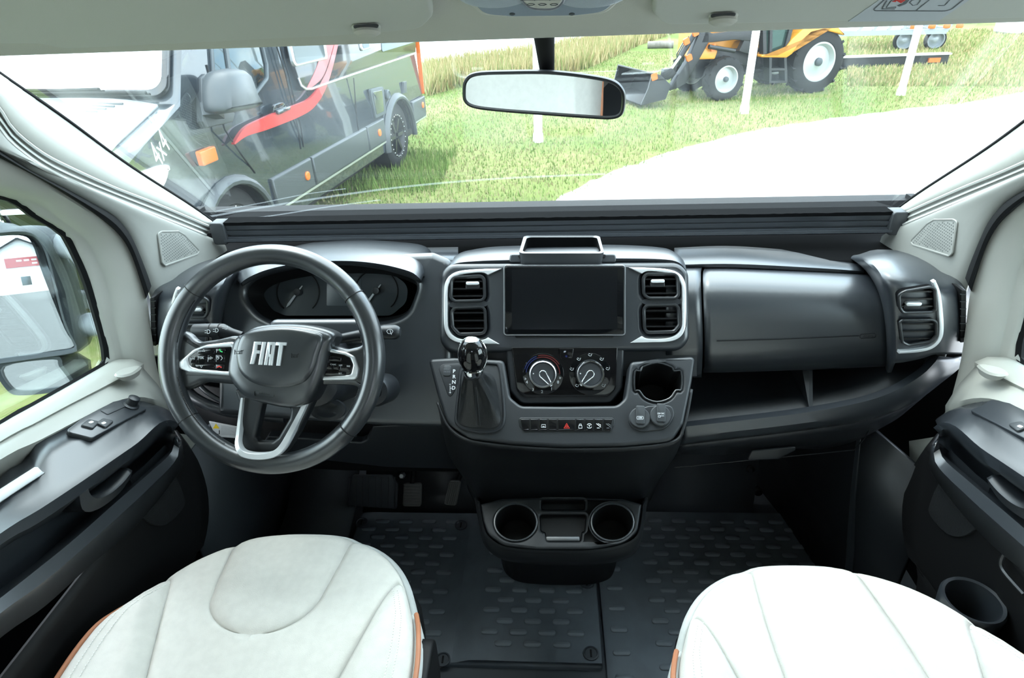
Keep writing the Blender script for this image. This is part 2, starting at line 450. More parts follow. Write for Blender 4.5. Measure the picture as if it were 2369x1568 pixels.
cR2p = [(-0.822, 1.40, 0.66), (526, 592), (517, 566), (477, 547), (365, 503), (265, 463), (166, 425), (99, 390), (33, 341), (0, 304), (-0.82, 0.91, 1.30), (-0.82, 0.88, 1.40)]
cSo0 = [(350, 662), (340, 632), (318, 577), (298, 538), (265, 501), (215, 471), (149, 435), (66, 392), (0, 349), (-0.83, 0.78, 1.30), (-0.83, 0.62, 1.40)]
cSo = cSo0
cSo_p = [(-0.828, 1.13, 0.66)] + cSo0
cSi = [(338, 690), (322, 640), (305, 591), (282, 551), (249, 518), (199, 481), (99, 418), (0, 365), (-0.845, 0.74, 1.28), (-0.845, 0.58, 1.37)]
def f_reveal(b):
    g = sm(WG(cG, 0.004), 30); r = sm(WX(cR1, -0.835), 30)
    b.loft([g, [tuple(V(p).lerp(V(q), 0.5)) for p, q in zip(g, r)], r])
both('window_reveal', f_reveal, M_TRIM2, TR, solid=(0.006, 0))
def f_frit(b):
    b.tube(sm(WG(cG, 0.006), 30), 0.0045, 6)
both('window_edge_seal', f_frit, M_SEAL, TR)
def f_rail(b):
    rows = []
    for t, X in ((0, -0.833), (0.06, -0.829), (0.14, -0.829), (0.24, -0.834), (0.42, -0.835), (0.49, -0.831), (0.55, -0.830), (0.62, -0.834), (0.82, -0.834), (0.90, -0.824), (0.97, -0.819), (1.04, -0.820), (1.06, -0.83)):
        pts = []
        for p, q in zip(cR1, cR2):
            if len(p) == 3: pts.append((X, p[1] + (q[1] - p[1]) * t, p[2] + (q[2] - p[2]) * t))
            else: pts.append(tuple(at(p[0] + (q[0] - p[0]) * t, p[1] + (q[1] - p[1]) * t, X=X)))
        rows.append(sm(pts, 44))
    b.loft(rows)
both('blind_guide_rail', f_rail, M_RAIL, TR, solid=(0.003, 0), ang=25)
def f_pillar(b):
    a = sm(WX(cR2p, -0.822), 40); c = sm(WX(cSo_p, -0.828), 40); rows = []
    for k in range(13):
        t = k / 12
        rows.append([tuple(V(p).lerp(V(q), t) + V((0.008 * math.sin(math.pi * t) ** 0.7 - (0.010 * max(0, t - 0.9) / 0.1), 0, 0))) for p, q in zip(a, c)])
    b.loft(rows)
both('pillar_panel', f_pillar, M_TRIM, TR, solid=(0.006, 0))
def f_seal(b):
    def mixc(t, X):
        n = 40; A_ = rs(cr([p for p in cSo if len(p) == 2], 6), n); C_ = rs(cr([p for p in cSi if len(p) == 2], 6), n)
        out = [tuple(at(a[0] + (c[0] - a[0]) * t, a[1] + (c[1] - a[1]) * t, X=X)) for a, c in zip(A_, C_)]
        return out + [(X, out[-1][1] - 0.12, out[-1][2] + 0.10 - 0.02 * t), (X, out[-1][1] - 0.26, out[-1][2] + 0.18 - 0.02 * t)]
    b.loft([mixc(-0.05, -0.845), mixc(0.0, -0.824), mixc(0.15, -0.816), mixc(0.5, -0.812), mixc(0.85, -0.816), mixc(1.0, -0.824), mixc(1.05, -0.845)])
both('door_seal', f_seal, M_SEAL, TR)
# tweeter grille on each pillar
FT = Fr((-0.8155, 1.2, 0.9), (0, 1, 0), (0, 0, 1))
tw = FT.pl([(364, 541), (372, 536), (411, 535), (425, 543), (461, 580), (455, 588), (381, 614), (375, 608)])
def f_tw(b): b.plate(FT, fil(tw, 0.006), -0.012, 0.0015, 0.001)
def f_twrim(b): b.tube([FT.pt(x, y, 0.001) for x, y in fil(tw, 0.006)], 0.0022, 6, closed=True)
def f_twh(b):
    lo = [min(p[i] for p in tw) for i in (0, 1)]; hi = [max(p[i] for p in tw) for i in (0, 1)]
    pin = inset(fil(tw, 0.004), 0.005); j = 0; y = lo[1]
    while y < hi[1]:
        x = lo[0] + (0.0032 if j % 2 else 0)
        while x < hi[0]:
            ins = False
            for q in range(len(pin)):
                (x1, y1), (x2, y2) = pin[q - 1], pin[q]
                if (y1 > y) != (y2 > y) and x < (x2 - x1) * (y - y1) / (y2 - y1) + x1: ins = not ins
            if ins: b.face(b.vs([FT.pt(x + 0.0019 * math.cos(k * math.pi / 3), y + 0.0019 * math.sin(k * math.pi / 3), 0.0018) for k in range(6)]))
            x += 0.0064
        y += 0.0055; j += 1
tg = both('tweeter_grille', f_tw, M_TRIM, TR); both('grille_rim', f_twrim, M_TRIM, tg)
M_HOLE = mat('grille_hole_grey', (0.09, 0.095, 0.09), 0.8)
for o in both('grille_holes', f_twh, M_HOLE, tg, recalc=False): o['kind'] = 'stuff'
for px, py in ((186, 418), (425, 512)):
    def f_scr(b, px=px, py=py):
        p = at(px, py, X=-0.846); b.lathe(Fr(p, (0, 1, 0), (0, 0, 1)), [(0.0045, -0.004), (0.0045, 0.001), (0.003, 0.002), (0.0015, 0.0005)], 12)
    both('rail_screw', f_scr, M_SILVM, TR)

# ---------------------------------------------------------------- doors
dP = at(250, 900, X=-0.84)
doorL = thing('door_1', (-0.9, dP.y, 0.0), 'driver door with beige window frame and black armrest', None, kind='structure')
doorR = thing('door_2', (0.9, dP.y, 0.0), 'passenger door with beige window frame and black armrest', None, kind='structure')
DR = (doorL, doorR)
cDo = [(-0.845, 0.30, 1.42), (-0.845, 0.58, 1.37), (-0.845, 0.74, 1.28), (0, 365), (99, 418), (199, 481), (249, 518), (282, 551), (305, 591), (322, 640), (338, 690), (347, 760), (360, 850), (385, 945)]
cDw = [(-0.895, 0.30, 1.29), (-0.895, 0.55, 1.26), (-0.895, 0.80, 1.18), (0, 449), (76, 493), (145, 535), (172, 581), (199, 642), (222, 718), (241, 787), (246, 830), (239, 848)]
def f_dframe(b):
    o = sm(WX(cDo, -0.830), 50); i = sm(WX(cDw, -0.895), 50)
    mk = lambda t, dx: [tuple(V(p).lerp(V(q), t) + V((dx, 0, 0))) for p, q in zip(o, i)]
    rows = [mk(-0.01, -0.012), mk(0.0, -0.004), mk(0.06, 0.004), mk(0.15, 0.009), mk(0.30, 0.012), mk(0.5, 0.012), mk(0.60, 0.010), mk(0.64, 0.000), mk(0.67, -0.003), mk(0.85, 0.002), mk(1, 0.0)]
    b.loft(rows)
both('door_frame', f_dframe, M_TRIM2, DR, solid=(0.008, 0))
def f_dseal(b):
    b.tube(sm(WX(cDw + [(68, 947), (0, 986), (-0.895, 0.30, 0.85)], -0.897), 70), 0.009, 6)
both('window_seal', f_dseal, M_SEAL, DR)
s0 = [(252, 838), (239, 848), (150, 900), (68, 947), (0, 986), (-0.895, 0.45, 0.85), (-0.895, 0.24, 0.87)]
s1 = [(330, 842), (300, 862), (220, 904), (150, 940), (70, 983), (0, 1020), (-0.83, 0.45, 0.84), (-0.83, 0.24, 0.86)]
s2 = [(392, 950), (330, 925), (268, 931), (184, 972), (90, 1020), (0, 1062), (-0.80, 0.42, 0.80), (-0.80, 0.24, 0.82)]
s3 = [(400, 960), (346, 960), (256, 1000), (150, 1052), (60, 1095), (0, 1125), (-0.83, 0.42, 0.76), (-0.83, 0.24, 0.78)]
def EXT(pts, X, Yend=0.24):
    P = WX([p for p in pts if len(p) == 2], X); a, c = V(P[-3]), V(P[-1]); d = (c - a); t = (Yend - c.y) / d.y
    dz = max(-0.03, min(0.06, d.z * t)); return P + [tuple(c + V((0, (Yend - c.y) * 0.5, dz * 0.6))), (X, Yend, c.z + dz)]
def f_dsill(b):
    a = sm(EXT(s0, -0.895), 40); c = sm(EXT(s1, -0.83), 40); d = sm(EXT(s2, -0.805), 40); e = sm(EXT(s3, -0.83), 40)
    mk = lambda p_, q_, t, dx=0, dz=0: [tuple(V(p).lerp(V(q), t) + V((dx, 0, dz))) for p, q in zip(p_, q_)]
    b.loft([a, mk(a, c, 0.35, 0, 0.006), mk(a, c, 0.75, 0, 0.008), c, mk(c, d, 0.08, -0.006, -0.002), mk(c, d, 0.45, 0.004), mk(c, d, 0.85, 0.006), d, e])
both('window_sill', f_dsill, M_TRIM2, DR, solid=(0.006, 0))
def f_pane(b):
    F = Fr((-0.905, 0, 0), (0, 1, 0), (0, 0, 1))
    p = [(q[1], q[2]) for q in sm(WX(cDw + [(68, 947), (0, 986), (-0.895, 0.30, 0.85)], -0.9), 60)]
    b.plate(F, p, -0.004, 0.0)
both('window_pane', f_pane, M_SIDEG, DR)
def f_knob(b):
    P = [at(x, y, X=X) for x, y, X in ((264, 868, -0.822), (284, 856, -0.826), (322, 848, -0.812), (326, 853, -0.806), (306, 867, -0.800), (280, 873, -0.806))]
    P = [V(p) for p in cr([tuple(p) for p in P], 4, True)]; c = sum(P, V()) / len(P)
    b.loft([[c + (p - c) * 0.7 + V((0, 0, -0.012)) for p in P], P, [c + (p - c) * 0.85 + V((0, 0, 0.004)) for p in P]], cu=True, cap0=True, cap1=True)
both('lock_button', f_knob, M_TRIM2, DR)
# armrest with grip recess
a0 = [(408, 965), (375, 945), (300, 922), (251, 935), (149, 986), (86, 1020), (60, 1068), (0, 1110), (-0.80, 0.40, 0.80), (-0.80, 0.24, 0.80)]
a1 = [(402, 985), (358, 962), (300, 1008), (256, 1040), (170, 1097), (80, 1155), (0, 1207), (-0.735, 0.42, 0.775), (-0.735, 0.24, 0.78)]
a2 = [(402, 992), (380, 985), (320, 1045), (262, 1085), (170, 1150), (80, 1210), (0, 1255), (-0.725, 0.40, 0.735), (-0.725, 0.24, 0.74)]
a2i = [(404, 1002), (378, 1000), (320, 1055), (262, 1100), (170, 1165), (80, 1222), (0, 1268), (-0.79, 0.40, 0.70), (-0.79, 0.24, 0.70)]
a3i = [(402, 1018), (380, 1040), (328, 1090), (262, 1145), (170, 1225), (80, 1305), (0, 1365), (-0.79, 0.40, 0.63), (-0.79, 0.24, 0.63)]
a3 = [(408, 1010), (398, 1048), (335, 1106), (262, 1170), (170, 1252), (80, 1325), (0, 1388), (-0.725, 0.40, 0.63), (-0.725, 0.24, 0.63)]
a4 = [(412, 1018), (405, 1062), (345, 1125), (275, 1190), (180, 1275), (90, 1350), (0, 1415), (-0.725, 0.38, 0.60), (-0.725, 0.24, 0.60)]
a5 = [(416, 1020), (420, 1070), (375, 1140), (300, 1225), (200, 1310), (100, 1400), (0, 1470), (-0.765, 0.38, 0.56), (-0.765, 0.24, 0.56)]
def f_arm(b):
    R = [sm(EXT(c, x), 44) for c, x in ((a0, -0.81), (a1, -0.742), (a2, -0.722), (a2i, -0.785), (a3i, -0.785), (a3, -0.725), (a4, -0.718), (a5, -0.765))]
    mid = [tuple(V(p).lerp(V(q), 0.5) + V((0.006, 0, 0.006))) for p, q in zip(R[0], R[1])]
    m2 = [tuple(V(p).lerp(V(q), 0.5) + V((0.010, 0, 0.004))) for p, q in zip(R[1], R[2])]
    b.loft([R[0], mid, R[1], m2] + R[2:])
both('armrest', f_arm, M_BLK, DR, solid=(0.006, 0), ang=50)
# pull handle in the recess
def f_pull(b):
    p = WX([(190, 1118), (196, 1140), (215, 1150), (245, 1138), (275, 1112), (296, 1085)], -0.727)
    q = WX([(183, 1130), (190, 1175), (215, 1178), (250, 1158), (280, 1130), (300, 1098)], -0.727)
    A = rs(cr(p, 6), 20); C_ = rs(cr(q, 6), 20)
    back = lambda r, d: [(x - d, y, z) for x, y, z in r]
    b.loft([back(A, 0.05), back(A, 0.006), A, [(x + 0.004, y, z - 0.004) for x, y, z in A], C_, back(C_, 0.05)])
both('pull_handle', f_pull, M_BLK2, DR, solid=(0.006, 0), ang=45)
def f_tray(b):
    p = WX([(398, 1045), (380, 1030), (330, 1080), (300, 1105), (312, 1112), (345, 1092)], -0.745)
    b.loft([p, [(x - 0.004, y, z - 0.03) for x, y, z in p]], cu=True, cap1=True)
both('tray', f_tray, M_BLK2, DR)
# window switch plate and switches, mirror knob
FS = Fr(at(225, 985, X=-0.775), at(225, 985, X=-0.775) - at(150, 1020, X=-0.775), V((-1, 0.25, 0.55)))
FSs = FS
def f_swp(b): b.plate(FS, fil(FS.pl([(150, 997), (188, 968), (262, 928), (300, 920), (318, 935), (345, 943), (290, 972), (215, 1013)], 0.004), 0.008), -0.004, 0.004, 0.002)
swp = both('switch_plate', f_swp, M_BLK, DR)
def f_sw1(b): b.plate(FS, fil(FS.pl([(186, 982), (205, 968), (232, 974), (216, 990)], 0.008), 0.004), 0.003, 0.008, 0.002)
def f_sw2(b): b.plate(FS, fil(FS.pl([(222, 977), (238, 966), (266, 972), (246, 988)], 0.008), 0.004), 0.003, 0.008, 0.002)
both('window_switch', f_sw1, M_GREYP, swp); both('window_switch', f_sw2, M_GREYP, swp)
def f_swi(b):
    for c in ((211, 976), (240, 978)):
        x, y = FS.px(c[0], c[1], 0.009); b.plate(FS, rrect(x, y, 0.009, 0.005, 0.002), 0.008, 0.009)
both('switch_symbol', f_swi, M_ICON, swp)
def f_mk(b):
    x, y = FS.px(303, 938, 0.004); b.lathe(FS, [(0.014, 0.002), (0.014, 0.006), (0.010, 0.008), (0.0095, 0.016), (0.010, 0.022), (0.006, 0.024)], 20, x, y)
_b = B(); f_mk(_b); ob('mirror_knob', _b, M_BLK2, swp[0])
_b = B(); _x, _y = FS.px(262, 945, 0.004); _b.plate(FS, rrect(_x, _y, 0.05, 0.016, 0.003), 0.003, 0.0055, 0.001); ob('lock_switch', _b, M_GREYP, swp[0])
def f_dec(b): b.loft([WX([(-30, 1150), (0, 1131), (80, 1080), (103, 1081), (104, 1090)], -0.771), WX([(-30, 1182), (0, 1160), (60, 1120), (102, 1094), (104, 1092)], -0.757)])
_d = B(); f_dec(_d); ob('reflector_strip', _d, M_SHEET, doorL, solid=(0.003, 1))
# lower door: edge, panel, speaker cloth, bottle pocket
e0 = [(2165, 1012), (2128, 1060), (2104, 1130), (2100, 1200), (2112, 1265), (2135, 1330), (0.79, 0.86, 0.05)]
def f_dlow(b):
    E_ = sm([(-abs(p[0]), p[1], p[2]) for p in WX(e0, 0.79)], 24)
    Fo = [(-0.80, y + 0.01, z) for x, y, z in E_]
    r1 = [(-0.772, y - 0.02, z) for x, y, z in E_]
    r2 = [(-0.776, y - 0.05 - 0.02 * math.sin(math.pi * k / 23), z) for k, (x, y, z) in enumerate(E_)]
    r3 = [(-0.79, min(y - 0.12, 0.75), z * 0.95) for x, y, z in E_]
    r4 = [(-0.79, 0.22, z * 0.95) for x, y, z in E_]
    b.loft([[(-0.96, y + 0.015, z) for x, y, z in E_], Fo, r1, r2, r3, r4])
both('door_panel', f_dlow, M_DEEP, DR, solid=(0.006, 0), ang=60)  # shade on the lower door put into this near-black colour
def f_spk(b):
    F = Fr((-0.779, 0.85, 0.4), (0, 1, 0), (0, 0, 1))
    P = [(-(q[0]), q[1], q[2]) for q in WX([(2137, 1120), (2146, 1180), (2165, 1212), (2195, 1238), (2225, 1241), (2250, 1228), (2290, 1192), (2240, 1120), (2180, 1060)], 0.775)]
    b.plate(F, [F_ for F_ in [((V(p) - F.O).dot(F.ex), (V(p) - F.O).dot(F.ey)) for p in cr(P, 4, True)]], -0.006, 0.004, 0.002)
M_CLOTH = mat('speaker_cloth', (0.012, 0.013, 0.014), 0.8, spec=0.2, bump=0.8, bscale=260)
both('speaker_cloth', f_spk, M_CLOTH, DR)
_bc = at(2252, 1388, X=0.742)
Fbp = Fr(_bc, (1, 0, 0), (0, 1, 0))
b = B(); b.lathe(Fbp, [(0.040, -0.16), (0.046, -0.05), (0.050, -0.004), (0.047, 0.002), (0.042, 0.0), (0.040, -0.02), (0.036, -0.14)], 36); bp_ = ob('bottle_holder', b, M_BLK, doorR, ang=60)
b = B(); b.lathe(Fbp, [(0.0365, -0.139), (0.0, -0.138)], 36, cap0=False, cap1=False); ob('holder_floor', b, M_DEEP, bp_)
def f_pk2(b):
    P = [(-(q[0]), q[1], q[2]) for q in WX([(2369, 1270), (2330, 1275), (2316, 1300), (2325, 1325), (2369, 1375)], 0.772)]
    b.tube(cr(P, 5), 0.0035, 6)
_b = B(); f_pk2(_b)
for _v in _b.bm.verts: _v.co.x *= -1
ob('storage_lid_edge', _b, M_RIMK, doorR)
def f_skin(b): b.box((-0.975, 0.90, 0.26), (0.02, 1.45, 0.74)); b.box((-0.975, 1.44, 0.75), (0.02, 0.44, 0.24))
both('outer_skin', f_skin, M_DEEP, DR)

# door mirrors come with the outside world further down
def f_tri(b):
    P = [V((-q[0], q[1], q[2])) for q in WX([(2103, 1020), (2165, 1010), (2142, 1050), (2106, 1114)], 0.802)]
    b.loft([P, [p + V((-0.02, 0, 0)) for p in P]], cu=True, cap0=True, cap1=True)
both('pillar_foot', f_tri, M_TRIM, TR)
# ---------------------------------------------------------------- header: sun visors, dome light, interior mirror, blind track
FH = Fr((0, 0.82, 1.347), (1, 0, 0), (0, -0.902, 0.431))
def visor(name, outline, label):
    t = thing(name, FH.pt(*FH.px(outline[0][0], 20)), label, 'sun visor', 'sun visors')
    b = B(); b.plate(FH, fil(FH.pl(outline, 0.010), 0.02, 6), -0.004, 0.010, 0.005, seg=3)
    ob('visor_board', b, M_VISOR, t, wn=True)
    return t
vL = visor('sun_visor', [(-200, 103), (100, 104), (150, 116), (420, 103), (800, 84), (975, 70, .03), (1003, 40, .03), (988, -60), (-200, -60)], 'grey sun visor folded up on the driver side')
vR = visor('sun_visor', [(1518, -60), (1508, 30, .03), (1530, 60, .03), (1700, 57), (2000, 50), (2369, 44), (2600, 40), (2600, -60)], 'grey sun visor with airbag warning label on the passenger side')
for v, (cx, cy) in ((vL, (848, 66)), (vR, (1674, 40))):
    x, y = FH.px(cx, cy, 0.012); c = B()
    c.plate(FH, fil(FH.pl([(cx - 38, cy - 5), (cx + 36, cy - 8), (cx + 30, cy + 8), (cx - 30, cy + 10)], 0.012), 0.008), 0.004, 0.0125, 0.002)
    o = ob('clip_recess', c, M_VISOR, v)
    c = B(); c.plate(FH, fil(FH.pl([(cx - 32, cy - 6), (cx + 30, cy - 9), (cx + 26, cy - 1), (cx - 28, cy + 2)], 0.013), 0.004), 0.012, 0.0132, 0.0005); ob('clip_shadow_gap', c, M_GREYP, o)
    c = B(); c.lathe(FH, [(0.013, 0.010), (0.013, 0.016), (0.009, 0.019)], 20, x, y - 0.002, sx=1.2, sy=0.7); ob('clip_knob', c, M_HEAD, o)
# warning label
L = [(1962, 50), (2172, 48), (2330, -60), (2120, -60)]
b = B(); b.plate(FH, FH.pl(L, 0.0105), 0.009, 0.0106); lab = ob('warning_label', b, M_LABELG, vR)
Fl = FH.off(0.0106)
def lp(pts): return Fl.pl(pts)
_q = fil(lp([(2018, 24), (2196, 25), (2290, -50), (2110, -60)]), 0.006)
ribbons(Fl, [_q + [_q[0]]], 0.0012, M_ICOND, lab, 'label_border')
ribbons(Fl, [lp([(2120, 23), (2155, -5)]), lp([(2040, 20), (2052, 0)]), lp([(2040, 20), (2070, 20), (2073, 16), (2050, 17), (2064, -2)]), lp([(2105, 5), (2112, 12), (2122, 10), (2130, 0), (2122, -3), (2110, 0), (2105, 5)]), lp([(2170, 12), (2185, 12), (2188, 9), (2200, -4)])], 0.0010, M_ICOND, lab, 'label_drawing')
ribbons(Fl, [lp([(2078, 13), (2092, 8), (2102, -4)])], 0.004, M_ICOND, lab, 'label_drawing')
ribbons(Fl, [lp([(2068, 3), (2078, -2), (2086, 4), (2094, -4)])], 0.005, M_RED, lab, 'label_mark')

# dome light console
dome = thing('dome_light', FH.pt(*FH.px(1255, 10)), 'blue-grey dome light console above the rear-view mirror', 'dome light')
b = B(); b.plate(FH, fil(FH.pl([(1062, -70), (1080, 10, .02), (1112, 38, .02), (1185, 43, .03), (1330, 41, .03), (1405, 33, .02), (1432, 8, .02), (1448, -70)], 0.016), 0.01), -0.004, 0.016, 0.004); ob('housing', b, M_DOMEB, dome, wn=True)
b = B(); b.plate(FH, fil(FH.pl([(1078, -70), (1095, 8, .02), (1120, 33, .02), (1185, 38, .03), (1330, 36, .03), (1398, 28, .02), (1422, 5, .02), (1434, -70)], 0.018), 0.01), 0.010, 0.0185, 0.002); ob('lens_panel', b, M_DOME, dome, wn=True)
b = B(); b.plate(FH, fil(FH.pl([(1196, -70), (1203, 8, .02), (1228, 27, .03), (1290, 27, .03), (1308, 8, .02), (1314, -70)], 0.022), 0.01), 0.012, 0.022, 0.003); ob('switch_surround', b, M_SILVM, dome, wn=True)
b = B(); b.plate(FH, fil(FH.pl([(1203, -70), (1209, 6, .02), (1230, 22, .02), (1287, 22, .02), (1302, 6, .02), (1307, -70)], 0.024), 0.01), 0.014, 0.024, 0.003); sp_ = ob('switch_pod', b, M_DOMEB, dome, wn=True)
ribbons(FH, [FH.pl([(1204, 1), (1306, 0)], 0.0245), FH.pl([(1237, 2), (1237, -40)], 0.0245), FH.pl([(1272, 2), (1272, -40)], 0.0245)], 0.0010, M_ICOND, sp_, 'switch_gap', h=0.0242)
for x in (1228, 1255, 1282):
    p = FH.px(x, 11, 0.0245); ribbons(FH, [[(p[0] + 0.004 * math.cos(k), p[1] + 0.0022 * math.sin(k)) for k in (0, 1, 2, 3, 4, 5, 6.28)]], 0.0008, M_ICOND, sp_, 'switch_symbol', h=0.0243)
M_LENSR = mat('dome_reading_lens', (0.42, 0.47, 0.52), 0.3, bump=0.6, bscale=900)
for x in (1145, 1368):
    b = B(); p = FH.px(x, -4, 0.019); b.lathe(FH, [(0.034, 0.017), (0.034, 0.0195), (0.030, 0.0205)], 32, p[0], p[1] + 0.01, sx=1.1, sy=0.9); ob('reading_lens', b, M_LENSR, dome)
for x in (1185, 1323):
    b = B(); p = FH.px(x, 33, 0.019); b.lathe(FH, [(0.003, 0.018), (0.003, 0.0192)], 10, *p); ob('screw_cap', b, M_OUTBLK, dome)

# interior mirror
mO = at(1257, 218, D=0.93)
mn = V((-0.40, -1.81, -0.20)).normalized()
_mx = V((0, 0, 1)).cross(mn).normalized(); FM = Fr(mO, _mx, mn.cross(_mx))
mo = [(1069, 212), (1074, 184), (1100, 167), (1180, 163), (1270, 163), (1350, 171), (1415, 184), (1442, 206), (1447, 235), (1440, 266), (1415, 277), (1360, 275), (1250, 267), (1150, 259), (1095, 251), (1073, 236)]
mo_l = cr(FM.pl(mo, 0.0), 5, True)
mir = thing('rear_view_mirror', mO, 'black framed rear-view mirror hanging in the windscreen', 'mirror')
b = B(); rows = []
for ins_, h in ((0.030, -0.034), (0.014, -0.028), (0.003, -0.016), (0.0, -0.004), (0.001, 0.001), (0.004, 0.002), (0.006, -0.001)):
    rows.append([FM.pt(x, y, h) for x, y in inset(mo_l, ins_)])
b.loft(rows, cu=True, cap0=True); ob('mirror_shell', b, M_BLK2, mir, ang=60)
b = B(); b.plate(FM, inset(mo_l, 0.0058), -0.012, -0.0008); ob('mirror_glass', b, M_MIRR, mir, ang=20)
top = onplane(1254, 30, GP + GN * 0.01, GN); bot = FM.pt(*FM.px(1257, 190), -0.03)
b = B()
A0 = at(1254, 66, Y=top.y - 0.02); rows = []
for k in range(9):
    t = k / 8; c = bot.lerp(top, t); wd = 0.0105 + 0.007 * t
    rows.append([c + V((wd * math.cos(a), 0.5 * wd * math.sin(a) * 0.9, 0.5 * wd * math.sin(a) * 0.4)) for a in [2 * math.pi * j / 14 for j in range(14)]])
b.loft(rows, cu=True, cap0=True, cap1=True); ob('mirror_stem', b, M_DEEP, mir)

# folded blind track along the foot of the windscreen
bl = thing('windscreen_blind', at(1290, 530, Y=1.42), 'dark folded windscreen blind track along the foot of the windscreen', 'window blind')
YT = 1.40
ends = ((at(500, 520, Y=YT), at(2083, 498, Y=YT)))
xl, xr = ends[0].x, ends[1].x
z0 = (at(1290, 508, Y=YT).z)
def track(name, prof, mt):
    b = B(); rows = [[(x, YT + y, z0 + z) for y, z in prof] for x in (xl + 0.014, xr - 0.014)]
    b.loft(rows, cu=True, cap0=True, cap1=True); return ob(name, b, mt, bl, ang=20)
track('track_profile', [(0.0, 0.004), (0.03, 0.006), (0.03, -0.042), (0.0, -0.042), (-0.004, -0.040), (-0.004, -0.032), (0.002, -0.030), (0.002, -0.026), (-0.002, -0.025), (-0.003, -0.016), (0.002, -0.0155), (0.002, -0.013), (-0.001, -0.012), (-0.003, -0.002)], M_ALU)
track('track_lower_lip', [(-0.010, -0.034), (0.004, -0.034), (0.004, -0.042), (-0.008, -0.043), (-0.011, -0.040)], M_ALU)
b = B(); b.loft([[(x, YT + 0.02, z0 - 0.004) for x in (xl - 0.02, xr + 0.02)], [(x, YT + 0.17, z0 - 0.03) for x in (xl - 0.02, xr + 0.02)]]); ob('well_light_blocker', b, M_NEARBLK, bl, solid=(0.006, -1))  # unseen plate added to keep sky light out of the well behind the track
b = B(); rows = []
rnd = random.Random(4)
for i in range(161):
    x = xl + 0.02 + (xr - xl - 0.04) * i / 160
    rows.append([(x, YT - 0.0035, z0 - 0.001), (x, YT - 0.003, z0 + 0.0062 + rnd.random() * 0.0012), (x, YT + 0.034, z0 + 0.0078)])
b.loft(rows); ob('brush_seal', b, M_NEARBLK, bl)
for s, x in ((-1, xl), (1, xr)):
    b = B(); b.plate(Fr((x - s * 0.004, YT - 0.006, z0 - 0.02), (1, 0, 0), (0, 0, 1)), rrect(0, 0, 0.036, 0.056, 0.008), -0.03, 0.004, 0.003); ob('end_cap', b, M_GREYP, bl)
# ---------------------------------------------------------------- dashboard
dash = thing('dashboard', (0.04, 1.30, 0.60), 'wide dark grey dashboard with central screen stack and round-cornered vents', 'dashboard')
FA = Fr(at(1306, 690, D=1.277), (1, 0, 0), (0, 0.506, 0.8625))      # face of the centre stack, leaning back
T3 = lambda pts: [tuple(at(x, y, Y=Y)) for x, y, Y in pts]
def vent(F, outline, nslat, parent, depth=0.045, hf=0.003, tab=None, rim=0.0036, lower=0.0, box=M_DEEP):
    """louvred air vent: dark box, rim, slats and a bright thumb tab"""
    o2 = fil(F.pl(outline, hf), 0.012, 5)
    b = B(); lo = [F.pt(x, y, hf - 0.001) for x, y in o2]; bk = [F.pt(x, y, hf - depth) for x, y in o2]
    b.loft([lo, bk], cu=True, cap1=True); v = ob('air_vent', b, box, parent)
    b = B(); b.tube([F.pt(x, y, hf) for x, y in inset(o2, 0.001)], rim, 8, closed=True, ry=rim * 1.2); ob('vent_rim', b, M_RIMK, v)
    x0, x1 = min(p[0] for p in o2), max(p[0] for p in o2); y0, y1 = min(p[1] for p in o2), max(p[1] for p in o2)
    for k in range(nslat):
        y = y1 + (y0 - y1) * (k + 0.75) / (nslat + 0.55)
        # where the opening is that wide
        xs = []
        for q in range(len(o2)):
            (ax, ay), (bx, by) = o2[q - 1], o2[q]
            if (ay > y) != (by > y): xs.append(ax + (bx - ax) * (y - ay) / (by - ay))
        if len(xs) < 2: continue
        xa, xb = min(xs) + 0.002, max(xs) - 0.002
        c = B(); hd = min(depth * 0.8, 0.026); t = 0.0016
        pr = [(y + t, hf - 0.003), (y - t, hf - 0.003), (y - t - 0.006 - lower, hf - 0.003 - hd), (y + t - 0.006 - lower, hf - 0.003 - hd)]
        c.loft([[F.pt(xa, yy, hh) for yy, hh in pr], [F.pt(xb, yy, hh) for yy, hh in pr]], cu=True, cap0=True, cap1=True)
        ob('slat', c, M_SLAT, v)
    if tab:
        x, y = F.px(tab[0], tab[1], hf + 0.002)
        c = B(); c.plate(F, rrect(x, y - 0.006, 0.030, 0.012, 0.003), hf - 0.012, hf - 0.001, 0.002); tb = ob('vent_tab', c, M_RIMK, v)
        c = B(); c.plate(F, rrect(x, y, 0.028, 0.0075, 0.0035), hf - 0.006, hf + 0.003, 0.002); ob('tab_insert', c, M_SILV, tb)
    return v

# rear shelf below the windscreen and inner base
b = B(); b.loft([[(x, 1.60, 0.79) for x in (-0.9, 0, 0.9)], [(x, 1.45, 0.812) for x in (-0.9, 0, 0.9)], [(x, 1.31, 0.828) for x in (-0.9, 0, 0.9)], [(x, 1.27, 0.79) for x in (-0.9, 0, 0.9)], [(x, 1.30, 0.45) for x in (-0.9, 0, 0.9)]])
ob('rear_shelf', b, M_NEARBLK, dash, solid=(0.01, 0))

